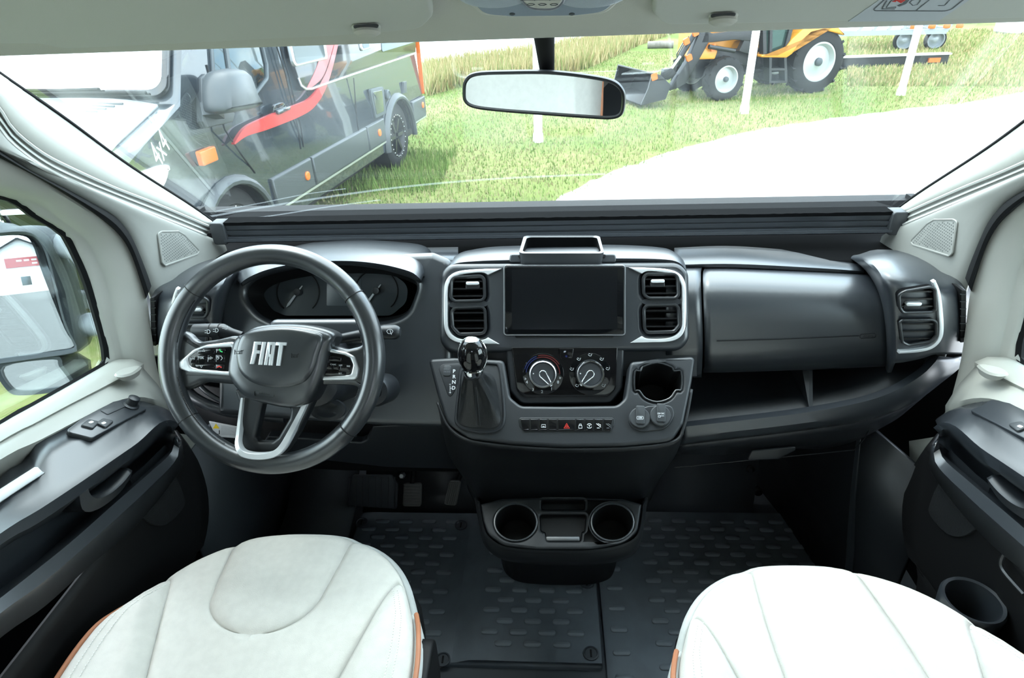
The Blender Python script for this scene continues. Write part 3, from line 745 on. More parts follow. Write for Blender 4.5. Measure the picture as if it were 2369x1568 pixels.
# passenger side: top pad, slot, airbag cover
def rowY(Y, pts, n=24): return sm(WY(pts, Y), n)
pad = [rowY(1.40, [(1560, 576), (1700, 572), (1900, 588), (2010, 600)]), rowY(1.37, [(1560, 580), (1700, 578), (1900, 592), (2008, 606)]),
       rowY(1.31, [(1560, 592), (1700, 590), (1900, 603), (2006, 614)]), rowY(1.262, [(1560, 608), (1700, 606), (1900, 617), (1999, 624)]),
       rowY(1.252, [(1560, 613), (1700, 611), (1900, 621), (1998, 628)]), rowY(1.254, [(1560, 616), (1700, 616), (1900, 625), (1998, 631)]), rowY(1.285, [(1560, 620), (1700, 620), (1900, 628), (1998, 634)])]
ob('top_pad', B().loft(pad), M_BLK, dash, solid=(0.006, 0))
pan = [rowY(1.262, [(1630, 622), (1700, 622), (1900, 630), (2012, 636)]), rowY(1.236, [(1628, 628), (1700, 628), (1900, 636), (2020, 643)]), rowY(1.215, [(1626, 636), (1700, 636), (1900, 644), (2026, 650)]),
       rowY(1.176, [(1626, 664), (1700, 663), (1900, 668), (2038, 674)]), rowY(1.148, [(1628, 715), (1700, 714), (1900, 713), (2050, 714)]),
       rowY(1.135, [(1630, 770), (1700, 769), (1900, 762), (2054, 755)]), rowY(1.130, [(1630, 812), (1700, 810), (1900, 801), (2056, 795)]),
       rowY(1.136, [(1630, 836), (1700, 835), (1900, 827), (2056, 820)]), rowY(1.150, [(1629, 852), (1700, 851), (1900, 843), (2056, 836)]), rowY(1.175, [(1628, 859), (1700, 858), (1900, 851), (2056, 844)]), rowY(1.30, [(1640, 842), (1700, 840), (1900, 832), (2056, 826)])]
pan = list(zip(*[cr(c, 3) for c in zip(*pan)]))
abag = ob('airbag_cover', B().loft(pan), M_BLK, dash, solid=(0.006, 0))
stp = [rowY(1.262, [(1540, 619), (1624, 620)], 6), rowY(1.236, [(1540, 626), (1622, 626)], 6), rowY(1.215, [(1540, 635), (1621, 635)], 6), rowY(1.178, [(1540, 664), (1621, 664)], 6), rowY(1.150, [(1540, 715), (1623, 715)], 6), rowY(1.137, [(1540, 770), (1625, 770)], 6), rowY(1.132, [(1540, 812), (1625, 812)], 6), rowY(1.14, [(1540, 842), (1624, 842)], 6), rowY(1.155, [(1540, 862), (1623, 862)], 6), rowY(1.20, [(1540, 870), (1623, 870)], 6)]
stp = list(zip(*[cr(c, 3) for c in zip(*stp)]))
ob('stack_side_panel', B().loft(stp), M_BLK, dash, solid=(0.006, 0))
FAb = Fr(at(1830, 785, Y=1.1305), (1, 0, 0), (0, 0.06, 1))
ribbons(FAb, [FAb.pl([(1657, 787), (1800, 783), (1985, 775)])], 0.0012, M_DEEP, abag, 'airbag_seam', h=0.003, th=0.0012)
rr = fil(FAb.pl([(1988, 772), (2024, 770), (2024, 779), (1988, 781)]), 0.003)
ribbons(FAb, [rr + [rr[0]]], 0.0008, M_RIMK, abag, 'airbag_badge', h=0.003, th=0.0014)
text('AIRBAG', FAb, *FAb.px(2006, 775.5), 0.0055, M_RIMK, abag, h=0.0042)

# side vent pods (right one from the picture, left one its mirror image)
pod = [[(1955, 598, 1.38), (1985, 606, 1.27), (2018, 640, 1.20), (2040, 690, 1.17), (2050, 760, 1.16), (2052, 850, 1.17)],
       [(1968, 592, 1.38), (1992, 603, 1.24), (2024, 632, 1.15), (2046, 690, 1.115), (2056, 760, 1.105), (2058, 862, 1.12)],
       [(1985, 590, 1.38), (2005, 601, 1.21), (2040, 635, 1.11), (2060, 690, 1.085), (2068, 760, 1.078), (2068, 840, 1.082)],
       [(2030, 580, 1.38), (2050, 600, 1.19), (2074, 640, 1.095), (2084, 690, 1.075), (2088, 760, 1.072), (2088, 836, 1.076)],
       [(2100, 585, 1.36), (2110, 612, 1.18), (2125, 650, 1.092), (2130, 690, 1.075), (2130, 760, 1.072), (2128, 828, 1.076)],
       [(2145, 598, 1.33), (2152, 628, 1.17), (2162, 662, 1.095), (2168, 700, 1.078), (2168, 770, 1.074), (2158, 818, 1.078)],
       [(2170, 612, 1.30), (2178, 640, 1.17), (2184, 670, 1.10), (2190, 705, 1.084), (2190, 770, 1.080), (2186, 818, 1.082)],
       [(2200, 622, 1.27), (2208, 645, 1.17), (2214, 668, 1.12), (2216, 700, 1.105), (2216, 770, 1.10), (2214, 818, 1.10)],
       [(2222, 632, 1.25), (2232, 655, 1.18), (2236, 680, 1.145), (2237, 710, 1.13), (2237, 770, 1.125), (2235, 818, 1.125)],
       [(2236, 640, 1.24), (2244, 660, 1.20), (2248, 682, 1.17), (2249, 712, 1.155), (2249, 770, 1.15), (2247, 818, 1.15)]]
podw = [cr(T3(c), 5) for c in pod]
podw = list(zip(*[cr(c, 3) for c in zip(*podw)]))
def f_pod(b):
    b.loft([[(-x, y, z) for x, y, z in r] for r in podw])
pods = both('side_pod', f_pod, M_BLK, (dash, dash), solid=(0.006, 0))
pods[0]['label'] = 'left end of the dashboard with side vents'; pods[1]['label'] = 'right end of the dashboard with side vents'
FPd = {1: Fr(at(2120, 740, Y=1.0735), (1, 0, 0), (0, 0.02, 1))}
class FrM(Fr):
    """mirror image of a working plane: outlines are read on the right side and land on the left"""
    def px(s, x, y, h=0.0):
        a, b_ = FPd[1].px(x, y, h); return (-a, b_)
FPd[0] = FrM((-FPd[1].O.x, FPd[1].O.y, FPd[1].O.z), (1, 0, 0), (0, 0.02, 1))
for s in (0, 1):
    F = FPd[s]; par_ = pods[s]
    vent(F, [(2078, 680), (2095, 672), (2155, 662), (2164, 668), (2166, 715), (2158, 722), (2088, 724), (2080, 712)], 3, dash, depth=0.012, hf=0.011, tab=(2115, 704), rim=0.0028, lower=-0.002, box=M_NEARBLK)
    vent(F, [(2080, 745), (2088, 739), (2158, 738), (2167, 745), (2168, 775), (2155, 790), (2100, 799), (2086, 792)], 3, dash, depth=0.012, hf=0.011, rim=0.0028, lower=-0.002, box=M_NEARBLK)
    b = B(); p = cr(F.pl([(2161, 651), (2170, 675), (2175, 710), (2178, 760), (2173, 785), (2155, 803), (2125, 811), (2080, 815)], 0.008), 5)
    n_ = len(p); l, r = [], []
    for i in range(n_):
        t = V(p[min(i + 1, n_ - 1)]) - V(p[max(i - 1, 0)]); t.normalize(); nn = V((-t.y, t.x)) * (0.0028 + 0.0012 * math.sin(math.pi * i / (n_ - 1)))
        l.append(V(p[i]) + nn); r.append(V(p[i]) - nn)
    b.plate(F, [tuple(q) for q in l] + [tuple(q) for q in r[::-1]], 0.0, 0.009, 0.0012, seg=2); ob('vent_trim_bar', b, M_SILV, dash)
# demister slots at both ends
def f_dem(b):
    P = [at(x, y, Y=1.094) for x, y in ((2223, 670), (2234, 672), (2233, 790), (2221, 791))]
    b.loft([[(-p.x, p.y - 0.002, p.z) for p in P], [(-p.x, p.y + 0.03, p.z) for p in P]], cu=True, cap0=True)
dm = both('demister_vent', f_dem, M_DEEP, (dash, dash))
for k in range(7):
    y = 672 + 118 * (k + 0.5) / 7
    def f_ds(b, y=y): 
        p, q = at(2221, y, Y=1.091), at(2235, y, Y=1.091); b.bar((-p.x, p.y, p.z), (-q.x, q.y, q.z), 0.002, 0.0016)
    both('slat', f_ds, M_RIMK, dm)

# open glove shelf, its lip and the panel below
lipT = [(1575, 990, 1.06), (1600, 986, 1.06), (1700, 975, 1.06), (1850, 957, 1.06), (1990, 932, 1.06), (2070, 905, 1.065), (2130, 870, 1.075), (2160, 842, 1.09), (2172, 825, 1.10)]
lipB = [(1575, 1024, 1.058), (1600, 1020, 1.058), (1700, 1008, 1.058), (1850, 990, 1.058), (2010, 965, 1.06), (2110, 930, 1.07), (2180, 880, 1.085), (2222, 845, 1.105), (2234, 822, 1.12)]
lt = rs(cr(T3(lipT), 8), 40); lb = rs(cr(T3(lipB), 8), 40)
tin = [(x, y + 0.018, z - 0.003) for x, y, z in lt]; tin2 = [(x, y + 0.03, z - 0.03) for x, y, z in lt]
rnd_ = [tuple(V(p).lerp(V(q), 0.5) + V((0, -0.006, 0))) for p, q in zip(lt, lb)]
und = [(x, y + 0.012, z - 0.016) for x, y, z in lb]
ob('shelf_lip', B().loft([tin2, tin, lt, rnd_, lb, und]), M_BLK, dash, solid=(0.005, 0), ang=35)
shelf = [[(x, y, z) for x, y, z in tin2], [(x, 1.20, z - 0.015) for x, y, z in tin2], [(x, 1.36, max(z, 0.60) - 0.01) for x, y, z in tin2], [(x, 1.40, 0.80) for x, y, z in tin2]]
ob('glove_shelf', B().loft(shelf), M_BLK2, dash, solid=(0.004, 0))
dv0 = at(1848, 862, Y=1.20); dv1 = at(1886, 958, Y=1.075)
b = B(); b.loft([[(dv0.x + o_, 1.19, 0.74), (dv0.x + o_, 1.36, 0.76), (dv0.x + o_, 1.36, 0.60), (dv1.x + o_ + (0.0), 1.10, dv1.z + 0.0), (dv0.x + o_ + 0.01, 1.17, dv1.z + 0.05)] for o_ in (-0.004, 0.004)], cu=True, cap0=True, cap1=True); ob('shelf_divider', b, M_BLK2, dash)
fe = [(-0.0 + x, y, z) for x, y, z in lb]
low1 = [(x, y + 0.010, z - 0.012 - 0.0) for x, y, z in und]
def lowrow(dy, dz, k0):
    out = []
    for i, (x, y, z) in enumerate(und):
        t = i / (len(und) - 1)
        out.append((x - 0.10 * k0 * max(0, t - 0.55), y + dy * (1 - 0.3 * t), max(z - dz * (1 - 0.1 * t), 0.45)))
    return out
ob('lower_panel', B().loft([und, lowrow(0.014, 0.030, 0.15), lowrow(0.03, 0.07, 0.4), lowrow(0.06, 0.115, 0.9), lowrow(0.16, 0.14, 1.3)]), M_BLK2, dash, solid=(0.005, 0), ang=60)
FLw = Fr(at(1800, 1040, Y=1.082), (1, 0, 0.02), (0, 0.30, 1))
rr = FLw.pl([(1588, 1028), (2010, 992), (2000, 1012), (1975, 1040), (1560, 1080)])
ribbons(FLw, [rr], 0.0012, M_RIMK, dash, 'lid_seam', h=0.0, th=0.003)
b = B(); b.plate(FLw, fil(FLw.pl([(1738, 1040), (1840, 1030), (1838, 1040), (1800, 1060), (1725, 1064)]), 0.006), 0.0, 0.006, 0.003); ob('lid_catch', b, M_BLK2, dash)

# centre stack face
UL = [(1044, 641), (1121, 637), (1123, 696), (1052, 698), (1042, 690)]; LL = [(1044, 712), (1123, 709), (1125, 772), (1062, 774), (1046, 757)]
UR = [(1487, 633), (1568, 633), (1571, 682), (1563, 691), (1500, 691), (1488, 682)]; LR = [(1488, 706), (1570, 704), (1573, 752), (1560, 768), (1490, 770)]
holes = [fil(FA.pl(q, 0.0), 0.012, 5) for q in (UL, LL, UR, LR)]
b = B(); b.plate(FA, fil(FA.pl([(1018, 607, .035), (1595, 604, .035), (1597, 812, .035), (1016, 817, .035)]), 0.035, 10), -0.06, 0.0, 0.012, holes=[inset(h, -0.002) for h in holes], seg=4)
stack = ob('centre_stack', b, M_BLK, dash, wn=True)
sh_f = [(1030, 645), (1036, 622), (1058, 609), (1110, 604), (1165, 602), (1306, 599), (1445, 598), (1530, 600), (1566, 606), (1584, 622), (1588, 642)]
sh_b = [(1048, 618), (1058, 598), (1078, 584), (1110, 576), (1165, 571), (1306, 568), (1430, 568), (1520, 573), (1548, 582), (1566, 596), (1578, 616)]
f1 = [FA.pt(*FA.px(x, y, -0.006), -0.006) for x, y in cr(sh_f, 5)]; f2 = [at(x, y, Y=1.40) for x, y in cr(sh_b, 5)]
mid = [p.lerp(q, 0.3) + V((0, 0, 0.010)) for p, q in zip(f1, f2)]
ob('stack_top', B().loft([[p + V((0, 0.01, -0.03)) for p in f1], f1, [p.lerp(q, 0.1) + V((0, 0, 0.005)) for p, q in zip(f1, f2)], mid, [p.lerp(q, 0.65) + V((0, 0, 0.008)) for p, q in zip(f1, f2)], f2, [p + V((0, 0, -0.05)) for p in f2]]), M_BLK, dash, solid=(0.004, 0), ang=60)
for q, tb in ((UL, (1093, 655)), (LL, None), (UR, (1522, 650)), (LR, None)): vent(FA, q, 3, dash, tab=tb)
for i in (0, 1):
    o_ = cr([(1161, 621), (1110, 622), (1066, 626), (1042, 636), (1030, 653), (1027, 675), (1027, 742), (1030, 766), (1042, 784), (1066, 793), (1110, 795), (1156, 796)], 4)
    n_ = cr([(1129, 780), (1114, 786), (1072, 785), (1050, 777), (1039, 763), (1036, 742), (1036, 678), (1039, 658), (1050, 642), (1072, 634), (1114, 630), (1129, 636)], 4)
    pts = list(o_) + list(n_)
    if i: pts = [(2614 - p[0], p[1] - 3) + tuple(p[2:]) for p in pts]
    b = B(); b.plate(FA, FA.pl(pts, 0.004), -0.004, 0.005, 0.002, seg=2); ob('stack_trim', b, M_SILV, dash, label='bright silver bracket trim around the centre vents')
# screen
scr = B(); scr.plate(FA, fil(FA.pl([(1164, 612), (1448, 612), (1448, 777), (1164, 777)], 0.014), 0.006), -0.004, 0.014, 0.0025); scr = ob('touchscreen', scr, M_GREYP, dash, wn=True)
b = B(); b.tube([FA.pt(x, y, 0.0142) for x, y in fil(FA.pl([(1166, 614), (1446, 614), (1446, 775), (1166, 775)], 0.014), 0.006)], 0.0011, 6, closed=True); ob('screen_edge', b, M_SILVM, scr)
b = B(); b.plate(FA, fil(FA.pl([(1168, 616), (1444, 616), (1444, 773), (1168, 773)], 0.015), 0.005), 0.012, 0.0152, 0.0008); ob('screen_glass', b, M_SCREEN, scr)
b = B(); b.plate(FA, FA.pl([(1184, 623), (1428, 623), (1428, 762), (1184, 762)], 0.0156), 0.0150, 0.0156); ob('display', b, M_DISP, scr)
b = B(); b.plate(FA, fil(FA.pl([(1190, 776), (1422, 776), (1418, 782), (1194, 782)], 0.008), 0.002), 0.0, 0.008, 0.002); ob('screen_ledge', b, M_RIMK, scr)
# bin on top of the stack
FBn = Fr(at(1300, 585, Y=1.235), (1, 0, 0), (0, 1, 0.12))
bo = FBn.pl([(1202, 584), (1396, 584), (1386, 547), (1214, 547)])
b = B()
yb = 1.40
# raised bin: front lip low, back wall high, inside shade put into its near-black colour
pts_o = [at(1200, 586, Y=1.185), at(1398, 586, Y=1.185), at(1387, 545, Y=1.305), at(1212, 545, Y=1.305)]
pts_i = [at(1208, 583, Y=1.191), at(1391, 583, Y=1.191), at(1381, 549, Y=1.302), at(1219, 549, Y=1.302)]
rows = [[p + V((0, 0.0, -0.06)) for p in pts_o], [V(p) for p in pts_o], [V(p) for p in pts_i], [p + V((0, 0, -0.05)) for p in pts_i]]
def roundq(q, r=0.012):
    F = Fr(q[0], q[1] - q[0], q[3] - q[0]); l = [((p - F.O).dot(F.ex), (p - F.O).dot(F.ey)) for p in q]; hs = [(p - F.O).dot(F.en) for p in q]
    f = fil(l, r, 5); return [F.pt(x, y, 0) for x, y in f]
_tb = ob('top_bin', B().loft([roundq(r) for r in rows[:3]], cu=True), M_BLK, dash, ang=50)
ob('bin_well', B().loft([roundq(r) for r in rows[2:]], cu=True, cap1=True), M_NEARBLK, _tb, ang=50)
b = B(); b.plate(FA, fil(FA.pl([(1180, 586), (1424, 586), (1428, 607), (1176, 607)], 0.0), 0.006), -0.05, -0.002, 0.004); ob('bin_front', b, M_BLK, dash, wn=True)
b = B(); b.plate(FA, fil(FA.pl([(1196, 589), (1404, 588), (1398, 597), (1202, 598)], 0.0), 0.004), -0.01, 0.0, 0.001); ob('bin_slot', b, M_DEEP, dash)
b = B(); b.plate(FA, FA.pl([(1000, 790), (1612, 790), (1612, 870), (1000, 870)], -0.05), -0.08, -0.05); ob('stack_back', b, M_BLK2, dash)
# climate panel
b = B(); b.plate(FA, fil(FA.pl([(1167, 774), (1446, 774), (1441, 900, .02), (1415, 934, .02), (1205, 936, .02), (1178, 905, .02)], -0.004), 0.004, 6), -0.10, -0.004, 0.006); ob('climate_surround', b, M_BLK3, dash, wn=True)
b = B(); b.plate(FA, fil(FA.pl([(1183, 803), (1429, 803), (1424, 900, .015), (1406, 917, .015), (1212, 919, .015), (1195, 903, .015)], 0.0), 0.003, 6), -0.01, 0.0, 0.0015); clim = ob('climate_panel', b, M_GLOSS, dash)
b = B(); b.plate(FA, fil(FA.pl([(1294, 806), (1327, 806), (1324, 830, .004), (1297, 830, .004)], 0.002), 0.001), -0.002, 0.002, 0.001); acb = ob('ac_button', b, M_GLOSS, clim)
p = FA.px(1310, 824, 0.002); ribbons(FA, [[(p[0] + 0.003 * math.cos(a), p[1] + 0.003 * math.sin(a)), (p[0] - 0.003 * math.cos(a), p[1] - 0.003 * math.sin(a))] for a in (0, 1.05, 2.09)], 0.0006, M_BLUE, acb, 'snowflake', h=0.0021)
def arc(cx, cy, r, a0, a1, n=14): return [(cx + r * math.cos(math.radians(a0 + (a1 - a0) * k / n)), cy + r * math.sin(math.radians(a0 + (a1 - a0) * k / n))) for k in range(n + 1)]
for nm, cx, cy, tip in (('fan_knob', 1256, 865, (1274, 890)), ('airflow_knob', 1365, 865, (1346, 889))):
    x, y = FA.px(cx, cy, 0.004)
    b = B(); b.lathe(FA, [(0.043, -0.001), (0.043, 0.001), (0.042, 0.0015)], 48, x, y); base = ob('dial_ring', b, M_SCREEN, clim)
    b = B(); b.lathe(FA, [(0.030, 0.001), (0.0295, 0.010), (0.028, 0.016), (0.0255, 0.018), (0.0235, 0.017), (0.0225, 0.013)], 48, x, y, cap1=False); kn = ob(nm, b, M_BLK2, clim)
    b = B(); b.lathe(FA, [(0.0275, 0.0155), (0.0285, 0.0165), (0.0275, 0.0185), (0.0258, 0.0185), (0.025, 0.0165)], 48, x, y, cap0=False, cap1=False); ob('silver_ring', b, M_CHR, kn)
    b = B(); b.lathe(FA, [(0.0225, 0.010), (0.0225, 0.0135), (0.02, 0.0135), (0.012, 0.0125), (0.002, 0.0125)], 40, x, y); ob('knob_cap', b, M_BLK, kn)
    tx, ty = FA.px(tip[0], tip[1], 0.02); d = V((tx - x, ty - y)); L_ = d.length * 1.12; d.normalize(); q = V((-d.y, d.x))
    tear = []
    for k in range(25):
        a = math.pi * (0.5 + k / 24)
        tear.append(V((x, y)) - d * (-0.0085 * math.cos(a) - 0.0) * 1.0 + q * (0.0085 * math.sin(a)) * 1.0)
    tear = [V((x, y)) + d * (0.0085 * math.cos(a)) + q * (0.0085 * math.sin(a)) for a in [math.pi * (0.42 + 1.16 * k / 24) for k in range(25)]] + [V((x, y)) + d * L_ - q * 0.0032, V((x, y)) + d * (L_ + 0.001), V((x, y)) + d * L_ + q * 0.0032]
    tr = [tuple(v) for v in tear]
    b = B(); b.plate(FA, tr, 0.012, 0.0165, 0.0008, holes=[inset(tr, 0.0022)]); ob('pointer', b, M_CHR, kn)
    b = B(); b.plate(FA, rrect(*(V((x, y)) + d * (L_ - 0.003)), 0.0022, 0.005, 0.0008, rot=math.atan2(d.y, d.x) - math.pi / 2), 0.0165, 0.0178); ob('pointer_mark', b, M_ICON, kn)
    px_ = FA.px(cx - 22, cy - 1, 0.019); b = B(); b.lathe(FA, [(0.0013, 0.0180), (0.0013, 0.0190)], 8, *px_); ob('knob_dot', b, M_ICON, kn)
    R = 0.036
    if nm == 'fan_knob':
        ribbons(FA, [arc(x, y, R - 0.001, 175, 105), arc(x, y, R + 0.003, 165, 110)], 0.0016, M_BLUE, clim, 'cold_mark', h=0.0016)
        ribbons(FA, [arc(x, y, R - 0.001, 110, 0), arc(x, y, R + 0.003, 105, 30)], 0.0020, M_REDD, clim, 'heat_mark', h=0.0017)
        for s, u, w_ in (('4', 1219, 884), ('3', 1233, 901), ('2', 1254, 906), ('1', 1276, 900), ('0', 1291, 884)): text(s, FA, *FA.px(u, w_, 0.002), 0.0085, M_ICON, clim, h=0.0017, bold=0.0002)
        for u, w_ in ((1295, 874), (1215, 876)):
            p = FA.px(u, w_, 0.002); ribbons(FA, [[(p[0] + 0.0026 * math.cos(a), p[1] + 0.0026 * math.sin(a)), (p[0] - 0.0026 * math.cos(a + .5), p[1] - 0.0026 * math.sin(a + .5))] for a in (0.3, 1.4, 2.4)], 0.0007, M_ICON, clim, 'fan_symbol', h=0.0017)
    else:
        for u, w_ in ((1339, 831), (1365, 821), (1392, 831), (1406, 853), (1396, 892), (1335, 892), (1323, 854)):
            p = FA.px(u, w_, 0.002)
            ribbons(FA, [[(p[0] - 0.004, p[1] + 0.001), (p[0] - 0.001, p[1] - 0.002), (p[0] + 0.002, p[1] - 0.002), (p[0] + 0.004, p[1] + 0.003)], [(p[0] - 0.003, p[1] + 0.003), (p[0] + 0.001, p[1] + 0.002)]], 0.0009, M_ICON, clim, 'airflow_symbol', h=0.0017)

# ---------------------------------------------------------------- gear console
FB = Fr((0.04, 0.99, 0.670), (1, 0, 0), (0, 0.736, 0.677))
con = [(990, 829, .008), (1050, 826), (1166, 832, .01), (1172, 870), (1180, 918, .02), (1205, 938, .02), (1300, 939), (1428, 937, .02), (1446, 920, .02), (1452, 880), (1458, 836, .01), (1540, 828), (1610, 823, .008), (1602, 880), (1582, 980, .02), (1556, 1020, .03), (1440, 1032), (1300, 1034), (1190, 1028), (1085, 1014, .04), (1035, 980, .04), (1012, 915)]
cup = [(1486, 848), (1520, 838), (1554, 848), (1560, 857), (1577, 859), (1577, 901), (1564, 904), (1550, 922), (1520, 931), (1492, 922), (1478, 905), (1467, 902), (1468, 859), (1481, 857)]
cupl = cr(FB.pl(cup), 3, True)
b = B(); b.plate(FB, fil(FB.pl(con), 0.004, 6), -0.05, 0.0, 0.007, holes=[cupl], seg=4)
gcon = ob('gear_console', b, M_BLK3, dash, wn=True)
b = B(); b.loft([[FB.pt(x, y, -0.002) for x, y in inset(cupl, 0.0005)], [FB.pt(x, y - 0.01, -0.05) for x, y in inset(cupl, 0.004)], [FB.pt(x, y - 0.018, -0.085) for x, y in inset(cupl, 0.008)]], cu=True, cap1=True); ch = ob('cup_holder', b, M_DEEP, dash)
b = B(); b.tube([FB.pt(x, y, 0.0005) for x, y in inset(cupl, 0.001)], 0.002, 6, closed=True); ob('cup_rim', b, M_RIMK, ch)
# lower fascia below the console, down to the drinks shelf
conw = [FB.pt(*FB.px(x, y, -0.006), -0.006) for x, y in cr([(1012, 930), (1036, 984), (1085, 1018), (1190, 1032), (1300, 1038), (1440, 1036), (1556, 1022), (1583, 984), (1600, 900)], 6)]
fas = [conw, rs([p + V((0, 0.012, -0.018)) for p in conw], len(conw)), rs(cr(T3([(1028, 1000, 1.02), (1052, 1070, 1.02), (1110, 1078, 0.985), (1300, 1082, 0.975), (1490, 1076, 0.985), (1550, 1064, 1.02), (1580, 1000, 1.02)]), 6), len(conw)), rs(cr(T3([(1075, 1090, 1.10), (1098, 1140, 1.06), (1140, 1150, 0.985), (1300, 1152, 0.978), (1460, 1148, 0.985), (1502, 1135, 1.06), (1530, 1085, 1.10)]), 6), len(conw)),
       rs(cr(T3([(1085, 1130, 1.12), (1112, 1180, 1.06), (1150, 1200, 1.0), (1300, 1200, 1.0), (1450, 1195, 1.0), (1490, 1175, 1.06), (1515, 1125, 1.12)]), 6), len(conw))]
ob('console_fascia', B().loft(fas), M_CONS, dash, solid=(0.006, 0), ang=60)
FF = Fr(at(1300, 1070, Y=0.975), (1, 0, 0), (0, 0.02, 1))
ribbons(FF, [FF.pl([(1268, 1065), (1268, 1078), (1274, 1081), (1330, 1081), (1336, 1078), (1336, 1065)])], 0.0014, M_RIMK, dash, 'fascia_latch', h=0.0, th=0.002)
# drinks shelf low on the console
FC_ = Fr(at(1300, 1210, D=1.262), (1, 0, 0), (0, 0.938, 0.347))
sh = [(1110, 1165), (1116, 1205), (1128, 1236, .03), (1165, 1262, .04), (1240, 1271), (1370, 1271), (1440, 1258, .04), (1476, 1230, .03), (1487, 1165), (1440, 1152), (1300, 1148), (1160, 1152)]
c1 = [FC_.px(1193 + 49 * math.cos(t), 1208 + 43 * math.sin(t)) for t in [2 * math.pi * k / 36 for k in range(36)]]
c2 = [FC_.px(1417 + 49 * math.cos(t), 1208 + 43 * math.sin(t)) for t in [2 * math.pi * k / 36 for k in range(36)]]
c3 = fil(FC_.pl([(1253, 1156), (1353, 1156), (1352, 1178), (1254, 1178)]), 0.004)
c4 = fil(FC_.pl([(1250, 1190), (1356, 1190), (1352, 1228), (1345, 1230), (1343, 1250), (1266, 1250), (1262, 1230), (1252, 1228)]), 0.004)
b = B(); b.plate(FC_, fil(FC_.pl(sh), 0.004, 6), -0.02, 0.0, 0.006, holes=[c1, c2, c3, c4], seg=3); drk = ob('drinks_shelf', b, M_CONS, dash, wn=True)
for c in (c1, c2):
    b = B(); b.loft([[FC_.pt(x, y, -0.001) for x, y in c], [FC_.pt(x, y, -0.03) for x, y in inset(c, 0.002)], [FC_.pt(x, y, -0.07) for x, y in inset(c, 0.006)]], cu=True, cap1=True); q = ob('cup_well', b, M_DEEP, drk)
    b = B(); b.tube([FC_.pt(x, y, 0.0005) for x, y in c], 0.0022, 6, closed=True); ob('well_rim', b, M_BLK, q)
for c, d in ((c3, 0.02), (c4, 0.012)):
    b = B(); b.loft([[FC_.pt(x, y, -0.001) for x, y in c], [FC_.pt(x, y, -d) for x, y in c]], cu=True, cap1=True); ob('coin_recess', b, M_DEEP, drk)
b = B(); b.plate(FC_, fil(FC_.pl([(1262, 1238), (1342, 1238), (1342, 1251), (1262, 1251)]), 0.003), -0.012, -0.003, 0.002); ob('recess_clip', b, M_BLK, drk)
o1 = [FC_.pt(x, y, 0.0) for x, y in rs(cr(FC_.pl([(1108, 1160), (1115, 1205), (1127, 1238), (1165, 1265), (1240, 1274), (1300, 1275), (1370, 1274), (1440, 1261), (1478, 1232), (1489, 1160)]), 6), 50)]
o2_ = [FC_.pt(x, y, -0.032) for x, y in rs(cr(FC_.pl([(1100, 1150), (1112, 1220), (1125, 1262), (1165, 1292), (1240, 1302), (1300, 1304), (1370, 1303), (1440, 1292), (1478, 1258), (1496, 1150)], -0.032), 6), 50)]
o3_ = [p + V((0, 0.03, -0.035)) for p in o2_]; o4_ = [V((p.x * 0.9 + 0.004, p.y + 0.14, p.z - 0.10)) for p in o2_]; o5_ = [V((p.x * 0.9 + 0.004, p.y + 0.22, 0.035)) for p in o2_]
ob('shelf_skirt', B().loft([[p.lerp(q, 0.0) + V((0, 0, -0.004)) for p, q in zip(o1, o2_)], o1, [p.lerp(q, 0.5) + V((0, -0.004, 0)) for p, q in zip(o1, o2_)], o2_, o3_, o4_, o5_]), M_CONS, dash, solid=(0.005, 0), ang=50)
